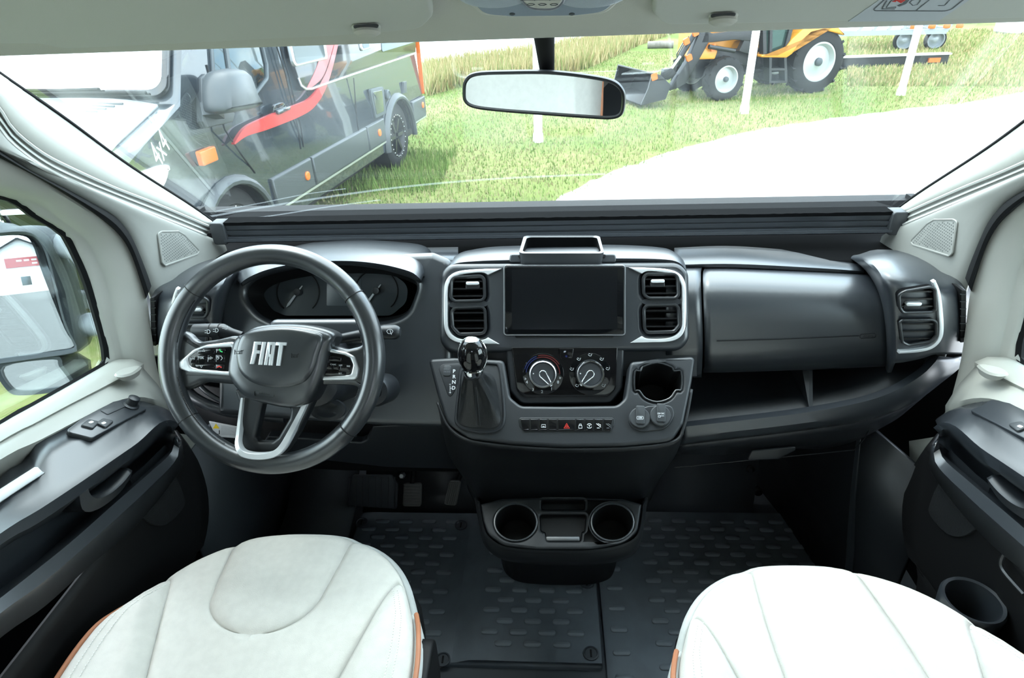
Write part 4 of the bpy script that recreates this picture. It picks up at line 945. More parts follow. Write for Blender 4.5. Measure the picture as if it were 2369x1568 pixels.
# button strip
b = B(); b.plate(FB, fil(FB.pl([(1198, 966, .006), (1422, 966, .006), (1420, 986, .01), (1408, 998, .008), (1212, 998, .008), (1202, 986, .01)], 0.0), 0.003, 5), -0.004, 0.0015, 0.001); ob('button_strip', b, M_RIMK, dash)
bx0 = [1202, 1226, 1247, 1268, 1290, 1332, 1353, 1374, 1396, 1419]
for i in range(9):
    xa, xb = bx0[i] + 1, bx0[i + 1] - 1
    b = B(); b.plate(FB, fil(FB.pl([(xa + (0 if i else 1), 969), (xb, 969), (xb - (4 if i == 8 else 0), 995), (xa + (6 if i == 0 else 0), 995)], 0.004), 0.002), 0.0, 0.004, 0.0015, seg=2); bt = ob('dash_button', b, M_GLOSS, dash)
    cx, cy = FB.px((xa + xb) / 2, 985, 0.0042); s_ = 0.0045
    if i == 2: ribbons(FB, [[(cx - s_, cy - s_ * .6), (cx + s_, cy - s_ * .6), (cx + s_ * .8, cy + s_ * .6), (cx - s_ * .8, cy + s_ * .6), (cx - s_, cy - s_ * .6)], [(cx - s_ * .5, cy - s_ * .2), (cx + s_ * .5, cy - s_ * .2)]], 0.0009, M_ICON, bt, 'demist_symbol', h=0.0042)
    if i == 4: ribbons(FB, [[(cx - s_ * 1.2, cy - s_), (cx + s_ * 1.2, cy - s_), (cx, cy + s_ * 1.1), (cx - s_ * 1.2, cy - s_)], [(cx - s_ * .5, cy - s_ * .5), (cx + s_ * .5, cy - s_ * .5), (cx, cy + s_ * .3), (cx - s_ * .5, cy - s_ * .5)]], 0.0014, M_RED, bt, 'hazard_triangle', h=0.0042)
    if i == 5: ribbons(FB, [[(cx - s_ * .7, cy - s_), (cx + s_ * .7, cy - s_), (cx + s_ * .7, cy + .1 * s_), (cx - s_ * .7, cy + .1 * s_), (cx - s_ * .7, cy - s_)], [(cx - s_ * .45, cy), (cx - s_ * .4, cy + s_ * .8), (cx + s_ * .4, cy + s_ * .8), (cx + s_ * .45, cy)]], 0.0011, M_ICON, bt, 'lock_symbol', h=0.0042)
    if i == 6: ribbons(FB, [arc(cx, cy, s_, 20, 160) , arc(cx, cy, s_, 200, 340), [(cx - s_ * .5, cy + s_ * .3), (cx + s_ * .5, cy + s_ * .3)], [(cx, cy + s_ * .3), (cx, cy - s_ * .6)]], 0.0010, M_ICON, bt, 'traction_symbol', h=0.0042)
    if i in (7, 8): ribbons(FB, [[(cx - s_, cy + s_), (cx + s_, cy - s_ * .6)], [(cx - s_ * .3, cy + s_), (cx + s_ * .9, cy + s_ * .4), (cx + s_ * .8, cy)], [(cx - s_ * .8, cy - s_ * .9), (cx + s_ * .4, cy - s_ * .9)]], 0.0011, M_ICON if i == 7 else M_ICOND, bt, 'vehicle_symbol', h=0.0042)
    if i in (2, 5, 7): ribbons(FB, [[(cx - s_ * .6, cy + 0.0125), (cx + s_ * .6, cy + 0.0125)]], 0.0012, M_ICOND, bt, 'status_mark', h=0.0042)
# sockets
b = B(); b.plate(FB, fil(FB.pl([(1452, 955, .02), (1500, 938, .03), (1555, 936, .02), (1562, 960, .02), (1545, 992, .03), (1480, 1000, .03), (1455, 985, .02)], 0.002), 0.01, 6), -0.004, 0.003, 0.003); sock = ob('socket_panel', b, M_BLK3, dash, wn=True)
for cx, cy, s1_, tl in ((1480, 966, 'USB', -0.05), (1528, 961, '12V DC', -0.05)):
    x, y = FB.px(cx, cy, 0.008)
    b = B(); b.lathe(FB, [(0.020, 0.002), (0.020, 0.008), (0.0185, 0.0095)], 32, x, y); lid = ob('socket_lid', b, M_GREYP, sock)
    b = B(); b.plate(FB, rrect(x + 0.001, y + 0.005, 0.017, 0.036, 0.003, rot=tl), 0.008, 0.0125, 0.0015); fl = ob('lid_flap', b, M_GREYP, lid)
    if s1_ == 'USB':
        q = rrect(x, y - 0.001, 0.0125, 0.006, 0.002); ribbons(FB, [q + [q[0]]], 0.0007, M_ICON, fl, 'socket_symbol', h=0.0126); text('USB', FB, x, y - 0.001, 0.0045, M_ICON, fl, h=0.0127, bold=0.0001)
    else:
        text('12V DC', FB, x, y + 0.003, 0.0042, M_ICON, fl, h=0.0127, bold=0.0001); ribbons(FB, [[(x - 0.005, y - 0.004), (x - 0.001, y - 0.004), (x - 0.001, y - 0.001), (x - 0.005, y - 0.001), (x - 0.005, y - 0.004)], [(x - 0.001, y - 0.0015), (x + 0.006, y - 0.0015)]], 0.0009, M_ICON, fl, 'plug_symbol', h=0.0126)
# selector panel and gear lever
b = B(); b.plate(FB, fil(FB.pl([(1014, 850, .01), (1024, 842, .01), (1066, 840, .006), (1068, 850), (1052, 905, .01), (1043, 917, .008), (1036, 914, .008)], 0.001), 0.003, 5), -0.004, 0.0012, 0.0008); sel = ob('selector_panel', b, M_BLK2, dash)
b = B(); b.plate(FB, rrect(*FB.px(1034, 857, 0.003), 0.016, 0.022, 0.004), 0.0, 0.003, 0.001); dmb = ob('mode_button', b, M_GREYP, sel)
text('DRIVE', FB, *FB.px(1034, 854, 0.003), 0.0048, M_ICOND, dmb, h=0.0032); text('MODE', FB, *FB.px(1034, 860, 0.003), 0.0048, M_ICOND, dmb, h=0.0032)
for s, u, w_ in (('P', 1050.5, 859), ('R', 1050.5, 871.5), ('N', 1050, 884), ('D', 1049.5, 897.5)): text(s, FB, *FB.px(u, w_, 0.0012), 0.0105, M_ICON, sel, h=0.0014, bold=0.0002)
ribbons(FB, [FB.pl([(1041.5, 892), (1041.5, 905)]), FB.pl([(1041.5, 898), (1046, 898)]), FB.pl([(1039.5, 889), (1043.5, 889)]), FB.pl([(1039, 908), (1044, 908)]), FB.pl([(1041.5, 905.5), (1041.5, 910.5)])], 0.0009, M_ICON, sel, 'shift_marks', h=0.0013)
gl = thing('gear_lever', FB.pt(*FB.px(1108, 930)), 'automatic gear lever with glossy black knob and leather boot', 'gear lever')
rim_ = cr(FB.pl([(1068, 850), (1090, 841), (1140, 841), (1155, 850), (1162, 900), (1166, 960), (1158, 990), (1130, 1000), (1085, 995), (1058, 980), (1056, 955), (1062, 900)]), 5, True)
b = B(); b.tube([FB.pt(x, y, 0.001) for x, y in rim_], 0.003, 8, closed=True); ob('boot_frame', b, M_BLK2, gl)
base_ = rs(cr(FB.pl([(1078, 865), (1100, 858), (1128, 860), (1146, 880), (1154, 930), (1158, 975), (1140, 990), (1105, 990), (1070, 984), (1059, 970), (1064, 930)]), 5, True), 48, True)
kc = (1093, 818); H_ = 0.105
rows = []
tc_ = FB.px(1094, 866, 0.085)
for k in range(15):
    t = k / 14; row = []
    for i, (x, y) in enumerate(base_):
        ang_ = 2 * math.pi * i / 48
        tx, ty = tc_[0] + 0.0165 * math.cos(math.atan2(y - sum(q[1] for q in base_) / 48, x - sum(q[0] for q in base_) / 48)), tc_[1] + 0.013 * math.sin(math.atan2(y - sum(q[1] for q in base_) / 48, x - sum(q[0] for q in base_) / 48))
        e_ = t ** 0.75; wob = 0.003 * math.sin(math.pi * t) * (math.sin(ang_ * 5 + 1) + 0.6 * math.sin(ang_ * 9))
        X_, Y_ = x + (tx - x) * e_, y + (ty - y) * e_; dx, dy = X_ - tc_[0], Y_ - tc_[1]; d_ = math.hypot(dx, dy) or 1
        row.append(FB.pt(X_ + dx / d_ * wob, Y_ + dy / d_ * wob, 0.002 + 0.085 * t))
    rows.append(row)
ob('boot', B().loft(rows, cu=True, cap1=True), M_BOOT, gl)
for u in (1104, 1112):
    b = B(); pth = []
    for k in range(10):
        t = 0.02 + 0.8 * k / 9
        q = FB.px(u - (u - 1095) * t * 0.7, 988 - 112 * t, 0.085 * (t ** 1.0) * 1.0 + 0.004); pth.append(FB.pt(q[0], q[1], 0.085 * t + 0.006))
    b.tube(pth, 0.0007, 5); ob('boot_seam', b, M_BLK, gl)
kp = FB.pt(*FB.px(1093, 822, 0.115), 0.115); up_ = (FB.en * 0.62 + FB.ey * 0.78).normalized(); kx = V((1, 0, 0)); ky = up_.cross(kx)
KM = Matrix((kx, ky, up_)).transposed()
b = B(); b.ell(kp, 0.0265, 0.0255, 0.036, KM, 32, 20); ob('knob', b, M_GLOSS, gl)
FK = Fr(kp, kx, ky)
b = B(); b.lathe(FK, [(0.0135, 0.0300), (0.0145, 0.0316), (0.0110, 0.0346), (0.006, 0.0362), (0.001, 0.0368)], 28); ob('knob_cap', b, M_CHR, gl)
b = B(); b.lathe(FK, [(0.0265, -0.012), (0.0275, -0.006), (0.0272, 0.004), (0.0268, 0.006)], 32, cap0=False, cap1=False)
b.bm.free(); b = B(); b.lathe(FK, [(0.014, -0.042), (0.0165, -0.040), (0.0185, -0.034), (0.020, -0.028), (0.019, -0.026)], 28); ob('knob_collar', b, M_CHR, gl)
b = B(); ringp = [kp + KM @ V((0.0269 * math.cos(t), 0.0015, 0.0364 * math.sin(t))) for t in [2 * math.pi * k / 48 for k in range(48)]]
b.tube(ringp, 0.0012, 6, closed=True); ob('knob_ring', b, M_CHR, gl)
b = B(); b.tube([kp - up_ * 0.03, FB.pt(*tc_, 0.075)], 0.009, 12); ob('stem', b, M_BLK2, gl)
# ---------------------------------------------------------------- driver side of the dashboard
FL_ = FA.off(-0.012)
binn = [(566, 672), (590, 645), (650, 626), (740, 614), (860, 614), (930, 630), (962, 652), (955, 690), (935, 725), (885, 742), (780, 748), (660, 748), (605, 732), (575, 702)]
hole = rs(cr(FL_.pl(binn), 6, True), 90, True)
b = B(); b.plate(FL_, fil(FL_.pl([(505, 690, .03), (530, 630, .03), (640, 596, .03), (1000, 582, .02), (1045, 600, .02), (1045, 990), (880, 985), (500, 960)]), 0.01, 8), -0.09, 0.0, 0.016, holes=[hole], seg=5)
ob('driver_panel', b, M_BLK, dash, wn=True)
b = B(); b.loft([[FL_.pt(x, y, -0.014) for x, y in inset(hole, 0.0)], [FL_.pt(x, y, -0.045) for x, y in inset(hole, 0.008)], [FL_.pt(x, y, -0.075) for x, y in inset(hole, 0.012)]], cu=True); ob('cluster_bowl', b, M_DEEP, dash)
FC = FL_.off(-0.068)
clus = B(); clus.plate(FC, fil(FC.pl([(604, 690), (625, 655), (660, 634), (900, 628), (945, 660), (940, 700), (905, 730), (660, 730), (625, 715)]), 0.03, 6), -0.01, 0.0); clus = ob('instrument_cluster', clus, mat('cluster_face', (0.045, 0.055, 0.062), 0.18, spec=0.5), dash)
for cx, cy, tipx, tipy in ((690, 676, 664, 711), (871, 673, 846, 706)):
    x, y = FC.px(cx, cy); r = abs(FC.px(cx + 49, cy)[0] - x)
    b = B(); b.tube([FC.pt(px_, py_, 0.001) for px_, py_ in arc(x, y, r, -48, 228, 40)], 0.0016, 6); ob('gauge_ring', b, M_DEEP, clus)
    tx, ty = FC.px(tipx, tipy); d = V((tx - x, ty - y)); L_ = d.length; d.normalize(); q = V((-d.y, d.x)); c = V((x, y))
    b = B(); b.plate(FC, [tuple(c - d * 0.018 + q * 0.001), tuple(c - d * 0.006 + q * 0.0016), tuple(c + d * 0.008 + q * 0.0020), tuple(c + d * L_ * 0.8 + q * 0.0028), tuple(c + d * L_), tuple(c + d * L_ * 0.8 - q * 0.0024), tuple(c + d * 0.008 - q * 0.0020), tuple(c - d * 0.006 - q * 0.0016), tuple(c - d * 0.018 - q * 0.001)], 0.003, 0.0055, 0.0005, seg=2); ob('needle', b, M_ICON, clus)
    b = B(); b.lathe(FC, [(0.0085, 0.001), (0.0085, 0.007), (0.0075, 0.0085), (0.006, 0.008)], 24, x, y); ob('needle_hub', b, M_GREYP, clus)
b = B(); b.plate(FC, fil(FC.pl([(756, 642), (836, 640), (836, 707), (756, 707)]), 0.002), -0.001, 0.001, 0.0004); ob('trip_display', b, mat('trip_display', (0.07, 0.085, 0.095), 0.2), clus)
hb = [(546, 662, 1.20), (556, 628, 1.22), (600, 603, 1.25), (660, 586, 1.27), (711, 579, 1.28), (814, 575, 1.28), (900, 580, 1.27), (955, 588, 1.25), (978, 606, 1.22), (981, 640, 1.18)]
ht = [(552, 650, 1.15), (570, 632, 1.15), (610, 615, 1.15), (665, 602, 1.15), (720, 595, 1.15), (814, 593, 1.15), (890, 600, 1.15), (945, 614, 1.15), (968, 626, 1.15), (976, 643, 1.15)]
hf_ = [(556, 656, 1.13), (575, 642, 1.125), (615, 625, 1.12), (671, 612, 1.115), (730, 605, 1.112), (814, 604, 1.11), (886, 612, 1.112), (945, 627, 1.118), (964, 638, 1.125), (974, 648, 1.13)]
hl = [(560, 660, 1.14), (580, 647, 1.13), (620, 630, 1.125), (675, 617, 1.12), (735, 611, 1.118), (814, 610, 1.116), (884, 619, 1.118), (940, 635, 1.124), (960, 644, 1.13), (970, 652, 1.14)]
hu = [(x, y + 5, 1.27) for x, y, _ in hl]
H = [rs(cr(T3(q), 6), 50) for q in (hb, ht, hf_, hl, hu)]
H0 = [(x, y + 0.10, z - 0.02) for x, y, z in H[0]]
Hm = [tuple(V(p).lerp(V(q), 0.5) + V((0, 0, 0.004))) for p, q in zip(H[0], H[1])]
Hn = [tuple(V(p).lerp(V(q), 0.85) + V((0, 0, 0.002))) for p, q in zip(H[0], H[1])]
ob('cluster_hood', B().loft([H0, H[0], Hm, Hn, H[1], H[2], H[3], H[4]]), M_BLK, dash, solid=(0.003, 0), ang=50)
b = B(); b.loft([WY([(480, 622), (640, 590), (800, 580), (1060, 576)], 1.42), WY([(485, 640), (640, 606), (800, 596), (1060, 590)], 1.30), WY([(490, 660), (640, 622), (800, 612), (1060, 606)], 1.22)]); ob('driver_top', b, M_BLK, dash, solid=(0.01, 0))
# knee panel
FKn = Fr(at(900, 1040, Y=1.075), (1, 0, 0), (0, -0.10, 1))
b = B(); b.plate(FKn, fil(FKn.pl([(620, 1010), (700, 1014), (836, 1024, .01), (848, 1018, .01), (862, 986, .008), (1030, 977, .01), (1066, 1086, .01), (900, 1082), (700, 1060), (600, 1040)]), 0.003, 5), -0.02, 0.0, 0.004); ob('knee_panel', b, M_BLK2, dash, wn=True)
b = B(); b.loft([WY([(400, 880), (560, 905), (760, 935), (1040, 950)], 1.16), WY([(420, 960), (560, 985), (760, 1005), (1040, 985)], 1.15), WY([(430, 1010), (560, 1035), (760, 1050), (1060, 1060)], 1.12), WY([(460, 1060), (600, 1075), (800, 1085), (1066, 1088)], 1.16), WY([(470, 1040), (600, 1050), (800, 1060), (1066, 1060)], 1.35)]); ob('lower_cover', b, M_DEEP, dash, solid=(0.006, 0), ang=50)
for pts, r_ in (([(418, 878, 1.13), (440, 912, 1.11), (480, 936, 1.10), (530, 952, 1.10), (600, 960, 1.10), (660, 966, 1.10)], 0.013), ([(455, 884, 1.12), (480, 908, 1.11), (520, 930, 1.105), (580, 942, 1.10)], 0.006)):
    b = B(); b.tube(cr(T3(pts), 6), r_, 10); ob('lower_cover_edge', b, M_BLK, dash)
FWl = Fr(at(515, 995, Y=1.105), (1, 0, -0.08), (0, -0.05, 1))
b = B(); b.plate(FWl, FWl.pl([(484, 975), (552, 988), (552, 1013), (500, 1009)]), -0.002, 0.001); wl = ob('warning_sticker', b, M_SHEET, dash, label='white warning sticker with yellow triangle')
b = B(); b.plate(FWl, FWl.pl([(493, 990), (508, 990), (500, 979)]), 0.001, 0.0014); ob('warning_triangle', b, M_YEL, wl)
ribbons(FWl, [FWl.pl([(512, 984 + 3.2 * k), (548, 990 + 2.6 * k)]) for k in range(7)], 0.0006, M_ICOND, wl, 'fine_print', h=0.0012)
ribbons(FWl, [FWl.pl([(502, 1003), (508, 1003), (508, 994)])], 0.002, M_DEEP, wl, 'figure', h=0.0012)
b = B(); b.bar(at(475, 1010, Y=1.125), at(560, 1025, Y=1.125), 0.02, 0.05); ob('sticker_bracket', b, M_BLK2, dash)

# ---------------------------------------------------------------- steering column with stalks
colm = thing('steering_column', at(640, 860, Y=1.05), 'black steering column shroud with two control stalks', 'steering column')
ax = V((0, -0.8625, 0.506)); wc = at(631, 830, D=1.054)
FWc = Fr(wc, (1, 0, 0), (0, 0.506, 0.8625))
b = B(); rows = []
for h, w_, hh, dy in ((-0.30, 0.16, 0.14, -0.02), (-0.17, 0.16, 0.15, -0.02), (-0.12, 0.155, 0.15, -0.02), (-0.085, 0.15, 0.145, -0.018), (-0.07, 0.13, 0.12, -0.012), (-0.05, 0.10, 0.10, 0)):
    rows.append([FWc.pt(0.01 + x, y + dy, h) for x, y in rrect(0, 0, w_, hh, 0.045, 6)])
b.loft(rows, cu=True, cap0=True, cap1=True); ob('column_shroud', b, M_BLK2, colm)
b = B(); b.plate(FWc.off(-0.125), rrect(0.03, 0.048, 0.20, 0.05, 0.018), -0.06, 0.0, 0.012); ob('column_top_cover', b, M_BLK, colm, wn=True)
def stalk(pts, radii, name):
    b = B(); P = [FWc.pt(*FWc.px(x, y, h), h) for x, y, h in pts]; b.tube(P, list(radii), 16, up=(0, 0, 1)); return ob(name, b, M_BLK2, colm)
sl = stalk([(560, 777, -0.085), (535, 770, -0.083), (516, 764, -0.082), (500, 764, -0.082), (488, 764, -0.082), (466, 764, -0.082), (450, 764, -0.082), (446, 764, -0.082)], (0.008, 0.009, 0.0125, 0.0130, 0.0130, 0.0125, 0.0118, 0.008), 'light_stalk')
sr = stalk([(700, 792, -0.085), (790, 783, -0.083), (850, 772, -0.082), (880, 769, -0.082), (890, 768, -0.082), (915, 768, -0.082), (922, 768, -0.082), (926, 768, -0.082)], (0.008, 0.009, 0.0105, 0.012, 0.0135, 0.0135, 0.011, 0.008), 'wiper_stalk')
FSt = FWc.off(-0.067)
def stx(u, w_): return FSt.px(u, w_)
for u, w_ in ((482, 767), (501, 764), (523, 757)):
    x, y = stx(u, w_); ribbons(FSt, [arc(x, y, 0.0034, 90, -90) + [(x - 0.002, y - 0.0034), (x - 0.002, y + 0.0034), (x, y + 0.0034)], [(x - 0.0065, y + 0.002), (x - 0.0035, y + 0.002)], [(x - 0.0065, y - 0.002), (x - 0.0035, y - 0.002)]], 0.0009, M_ICON, sl, 'lamp_symbol')
x, y = stx(902, 769); ribbons(FSt, [arc(x, y, 0.006, 20, 160) + [(x - 0.003, y - 0.002), (x + 0.003, y - 0.002), arc(x, y, 0.006, 20, 21)[0]], [(x, y + 0.005), (x + 0.003, y - 0.004)]], 0.0009, M_ICON, sr, 'wiper_symbol')
for u in (490, 511):
    b = B(); b.lathe(Fr(FWc.pt(*FWc.px(u, 764, -0.082), -0.082), (0, 1, 0.4), (0, -0.4, 1)), [(0.0133, -0.0008), (0.0136, 0), (0.0133, 0.0008)], 20, cap0=False, cap1=False); ob('stalk_ring', b, M_DEEP, sl)
b = B(); q = FWc.px(880, 905, -0.12); b.lathe(FWc, [(0.030, -0.20), (0.030, -0.125), (0.026, -0.118), (0.016, -0.116), (0.012, -0.122)], 28, q[0] - 0.012, q[1]); ob('ignition_switch', b, M_BLK2, colm)
b = B(); q = FWc.px(757, 948, -0.10); b.lathe(FWc, [(0.026, -0.11), (0.026, -0.101), (0.018, -0.099), (0.010, -0.103)], 28, q[0], q[1], sx=1.3, sy=0.8); ob('shroud_dimple', b, M_BLK2, colm)

# ---------------------------------------------------------------- steering wheel
whl = thing('steering_wheel', wc, 'black leather steering wheel with silver spokes and FIAT lettering', 'steering wheel')
RO = 0.5 * (FWc.px(890, 830)[0] - FWc.px(371, 830)[0]); rt = 0.0175; RM = RO - rt
cxy = (0.5 * (FWc.px(890, 830)[0] + FWc.px(371, 830)[0]), 0.5 * (FWc.px(630, 571)[1] + FWc.px(630, 1090)[1]))
b = B(); rows = []
seams = [math.radians(a) for a in (139, 36, 215, 318)]
for k in range(128):
    a = 2 * math.pi * k / 128
    c_, s_ = math.cos(a), math.sin(a); row = []
    dm_ = min(abs((a - q + math.pi) % (2 * math.pi) - math.pi) for q in seams)
    th_ = rt - (0.0012 if dm_ < 0.02 else 0)
    grip = 1.0 + 0.06 * max(0, math.cos(2 * (a - math.radians(0))))
    for j in range(18):
        p = 2 * math.pi * j / 18
        rr_ = RM + th_ * grip * math.cos(p) * 0.98
        row.append(FWc.pt(cxy[0] + rr_ * c_, cxy[1] + rr_ * s_, th_ * 1.12 * math.sin(p)))
    rows.append(row)
b.loft(rows, cu=True, cv=True); rim = ob('rim', b, M_LEATH, whl)
for a in seams:
    b = B(); b.tube([FWc.pt(cxy[0] + (RM + (rt + 0.0002) * math.cos(p)) * math.cos(a), cxy[1] + (RM + (rt + 0.0002) * math.cos(p)) * math.sin(a), (rt + 0.0002) * 1.12 * math.sin(p)) for p in [2 * math.pi * j / 24 for j in range(24)]], 0.0007, 5, closed=True); ob('rim_seam', b, M_DEEP, rim)
b = B()
for a0_, a1_ in ((142, 170), (190, 242), (300, 345), (10, 34)):
    n_ = int((a1_ - a0_) * 1.1)
    for k in range(n_):
        a = math.radians(a0_ + (a1_ - a0_) * k / n_); r_ = RM - rt * 0.93
        b.bar(FWc.pt(cxy[0] + r_ * math.cos(a), cxy[1] + r_ * math.sin(a), rt * 0.50), FWc.pt(cxy[0] + r_ * math.cos(a + 0.010), cxy[1] + r_ * math.sin(a + 0.010), rt * 0.58), 0.0010, 0.0010)
st_ = ob('rim_stitching', b, M_RIMK, rim); st_['kind'] = 'stuff'
def wplate(name, pts, h0, h1, r, mt, parent=whl, rad=0.004, h=None, **k):
    b = B(); b.plate(FWc, fil(FWc.pl(pts, h1 if h is None else h), rad, 6), h0, h1, r, **k); return ob(name, b, mt, parent, wn=True)
# side spokes
wplate('spoke', [(560, 770, .03), (500, 785, .02), (450, 792, .03), (432, 770, .03), (405, 762), (392, 800), (392, 870), (410, 905), (440, 900, .03), (470, 884, .03), (540, 890, .02), (580, 880)], -0.022, -0.002, 0.010, M_LEATH)
wplate('spoke', [(700, 790), (760, 796, .02), (800, 808, .02), (835, 800, .03), (845, 780), (868, 800), (872, 860), (858, 905), (835, 915, .02), (822, 892, .03), (780, 890), (720, 890)], -0.022, -0.002, 0.010, M_LEATH)
# lower forked spoke
wplate('lower_spoke', [(540, 900), (552, 935), (547, 985), (542, 1032, .03), (560, 1062, .02), (625, 1066, .03), (660, 1046, .03), (690, 1000), (735, 905)], -0.024, -0.004, 0.006, M_BLK2, holes=[fil(FWc.pl([(607, 930), (672, 945), (668, 968), (642, 1012), (628, 1022), (596, 1022), (589, 1014)], -0.004), 0.006, 6)])
fo = cr(FWc.pl([(557, 920), (551, 960), (546, 1000), (543, 1030), (552, 1052), (575, 1062), (605, 1064), (635, 1058), (656, 1042), (675, 1010), (700, 960), (719, 918)], 0.0), 5)
fi_ = cr(FWc.pl([(563, 920), (559, 960), (555, 1000), (553, 1024), (560, 1040), (578, 1047), (605, 1048), (628, 1044), (645, 1031), (664, 1000), (691, 950), (706, 916)], 0.0), 5)
b = B(); _rows = []
def _hh(p): 
    t = max(0.0, min(1.0, (-0.10 - (p[1] - cxy[1])) / 0.06)); return 0.0015 + 0.022 * t * t * (3 - 2 * t)
_fo = [(548 + 0, 0)]
fo_px = cr([(557, 920), (551, 960), (546, 1000), (543, 1030), (552, 1052), (575, 1062), (605, 1064), (635, 1058), (656, 1042), (675, 1010), (700, 960), (719, 918)], 5)
fi_px = cr([(563, 920), (559, 960), (555, 1000), (553, 1024), (560, 1040), (578, 1047), (605, 1048), (628, 1044), (645, 1031), (664, 1000), (691, 950), (706, 916)], 5)
_O, _I = [], []
for (x0, y0), (x1, y1) in zip(fo_px, fi_px):
    h = _hh(FWc.px((x0 + x1) / 2, (y0 + y1) / 2)); a_ = FWc.px(x0, y0, h); c_ = FWc.px(x1, y1, h)
    _O.append(FWc.pt(*a_, h)); _I.append(FWc.pt(*c_, h))
dn_ = FWc.en * -0.012
b.loft([[p + dn_ for p in _O], [p - FWc.en * 0.001 for p in _O], [p.lerp(q, 0.12) + FWc.en * 0.001 for p, q in zip(_O, _I)], [p.lerp(q, 0.88) + FWc.en * 0.001 for p, q in zip(_O, _I)], [q - FWc.en * 0.001 for q in _I], [q + dn_ for q in _I]])
ob('lower_spoke_trim', b, M_SILV, whl)
# hub
hubp = [(556, 772), (590, 754), (653, 748), (720, 754), (768, 773), (757, 810), (745, 862), (722, 918), (700, 938), (668, 946), (618, 938), (562, 920), (528, 880), (522, 852), (531, 800), (543, 778)]
hp = cr(FWc.pl(hubp, 0.02), 5, True); b = B(); rows = []
hc = (sum(p[0] for p in hp) / len(hp), sum(p[1] for p in hp) / len(hp))
for d, h in ((1.0, -0.03), (1.0, 0.002), (0.99, 0.010), (0.965, 0.016), (0.92, 0.0205), (0.84, 0.0235), (0.70, 0.0255), (0.45, 0.027), (0.2, 0.0275)):
    rows.append([FWc.pt(hc[0] + (x - hc[0]) * d, hc[1] + (y - hc[1]) * d, h) for x, y in hp])
b.loft(rows, cu=True, cap0=True, cap1=True); hub = ob('hub', b, M_LEATH, whl, ang=60)
padp = cr(FWc.pl([(545, 800), (560, 772), (600, 760), (660, 756), (715, 764), (745, 778), (735, 820), (722, 860), (700, 886), (660, 897), (620, 897), (580, 886), (552, 862), (543, 830)], 0.03), 5, True)
pc = (sum(p[0] for p in padp) / len(padp), sum(p[1] for p in padp) / len(padp))
b = B(); rows = [[FWc.pt(pc[0] + (x - pc[0]) * d, pc[1] + (y - pc[1]) * d, h) for x, y in padp] for d, h in ((1.0, 0.015), (0.985, 0.0255), (0.95, 0.0285), (0.86, 0.0305), (0.6, 0.0318), (0.3, 0.0325))]
b.loft(rows, cu=True, cap1=True); pad_ = ob('airbag_pad', b, M_LEATH, hub, ang=60)
# lettering FIAT, tall strokes
FWt = FWc.off(0.0328)
def stroke(poly): 
    b = B(); b.plate(FWt, FWt.pl([(x * 0.3571 + 350, y * 0.3571 + 540) for x, y in poly], 0.003), -0.003, 0.003, 0.0008, seg=2); return b
for nm, poly in (('letter_f', [(664, 700), (709, 701), (707, 721), (684, 720), (681, 757), (701, 758), (699, 778), (679, 777), (660, 846), (637, 845), (652, 775)]),
                 ('letter_i', [(717, 702), (740, 703), (716, 851), (692, 850)]),
                 ('letter_a', [(752, 703), (797, 704), (800, 722), (782, 855), (758, 854), (764, 800), (757, 800), (749, 853), (728, 852)]),
                 ('letter_t', [(806, 704), (873, 706), (870, 726), (850, 725), (831, 857), (808, 856), (826, 725), (803, 724)])):
    ob(nm, stroke(poly), M_SILV, hub)
b = B(); b.plate(FWt, FWt.pl([(x * 0.3571 + 350, y * 0.3571 + 540) for x, y in [(772, 722), (780, 722), (772, 782), (766, 782)]], 0.0033), 0.0028, 0.0033); ob('letter_gap', b, M_LEATH, hub)
for cx, cy, sg in ((554, 814, -1), (685, 822, 1)):
    x, y = FWt.px(cx, cy, -0.004); ribbons(FWt, [[(x - 0.006, y - 0.004), (x - 0.006, y + 0.004)], [(x - 0.006, y + 0.001), (x + 0.003, y + 0.001), (x + 0.006, y + 0.003)], [(x - 0.003, y - 0.001), (x - 0.003, y - 0.003), (x + 0.003, y - 0.003), (x + 0.003, y)]], 0.0009, M_DEEP, hub, 'horn_symbol', h=-0.0012, th=0.0012)
q = rrect(*FWc.px(612, 911, 0.024), 0.034, 0.009, 0.002, rot=-0.05); ribbons(FWc, [q + [q[0]]], 0.0007, M_RIMK, hub, 'airbag_badge', h=0.0235, th=0.002); text('AIRBAG', FWc, *FWc.px(612, 911, 0.024), 0.0055, M_RIMK, hub, h=0.0252, rot=-0.05)
# switch pods
def podw_(outer, inner, name):
    o_ = wplate(name, outer, -0.008, 0.004, 0.003, M_SILV, rad=0.005, holes=[fil(FWc.pl(inner, 0.004), 0.004, 6)])
    b = B(); b.plate(FWc, fil(FWc.pl(inner, 0.002), 0.004, 6), -0.006, 0.0018, 0.001); return o_, ob('switch_panel', b, M_GLOSS, o_)
bz, spn = podw_([(540, 790), (478, 797, .02), (446, 808, .02), (411, 838, .008), (412, 852, .008), (436, 861, .01), (540, 870)], [(536, 802), (470, 806, .01), (450, 815), (433, 829, .006), (440, 848, .008), (458, 853), (536, 860)], 'spoke_trim')
bz2, spn2 = podw_([(748, 803), (800, 815, .01), (819, 824, .01), (830, 854, .01), (825, 878, .008), (734, 880)], [(750, 813), (796, 821, .006), (809, 827, .008), (816, 844, .008), (811, 867, .006), (737, 871)], 'spoke_trim')
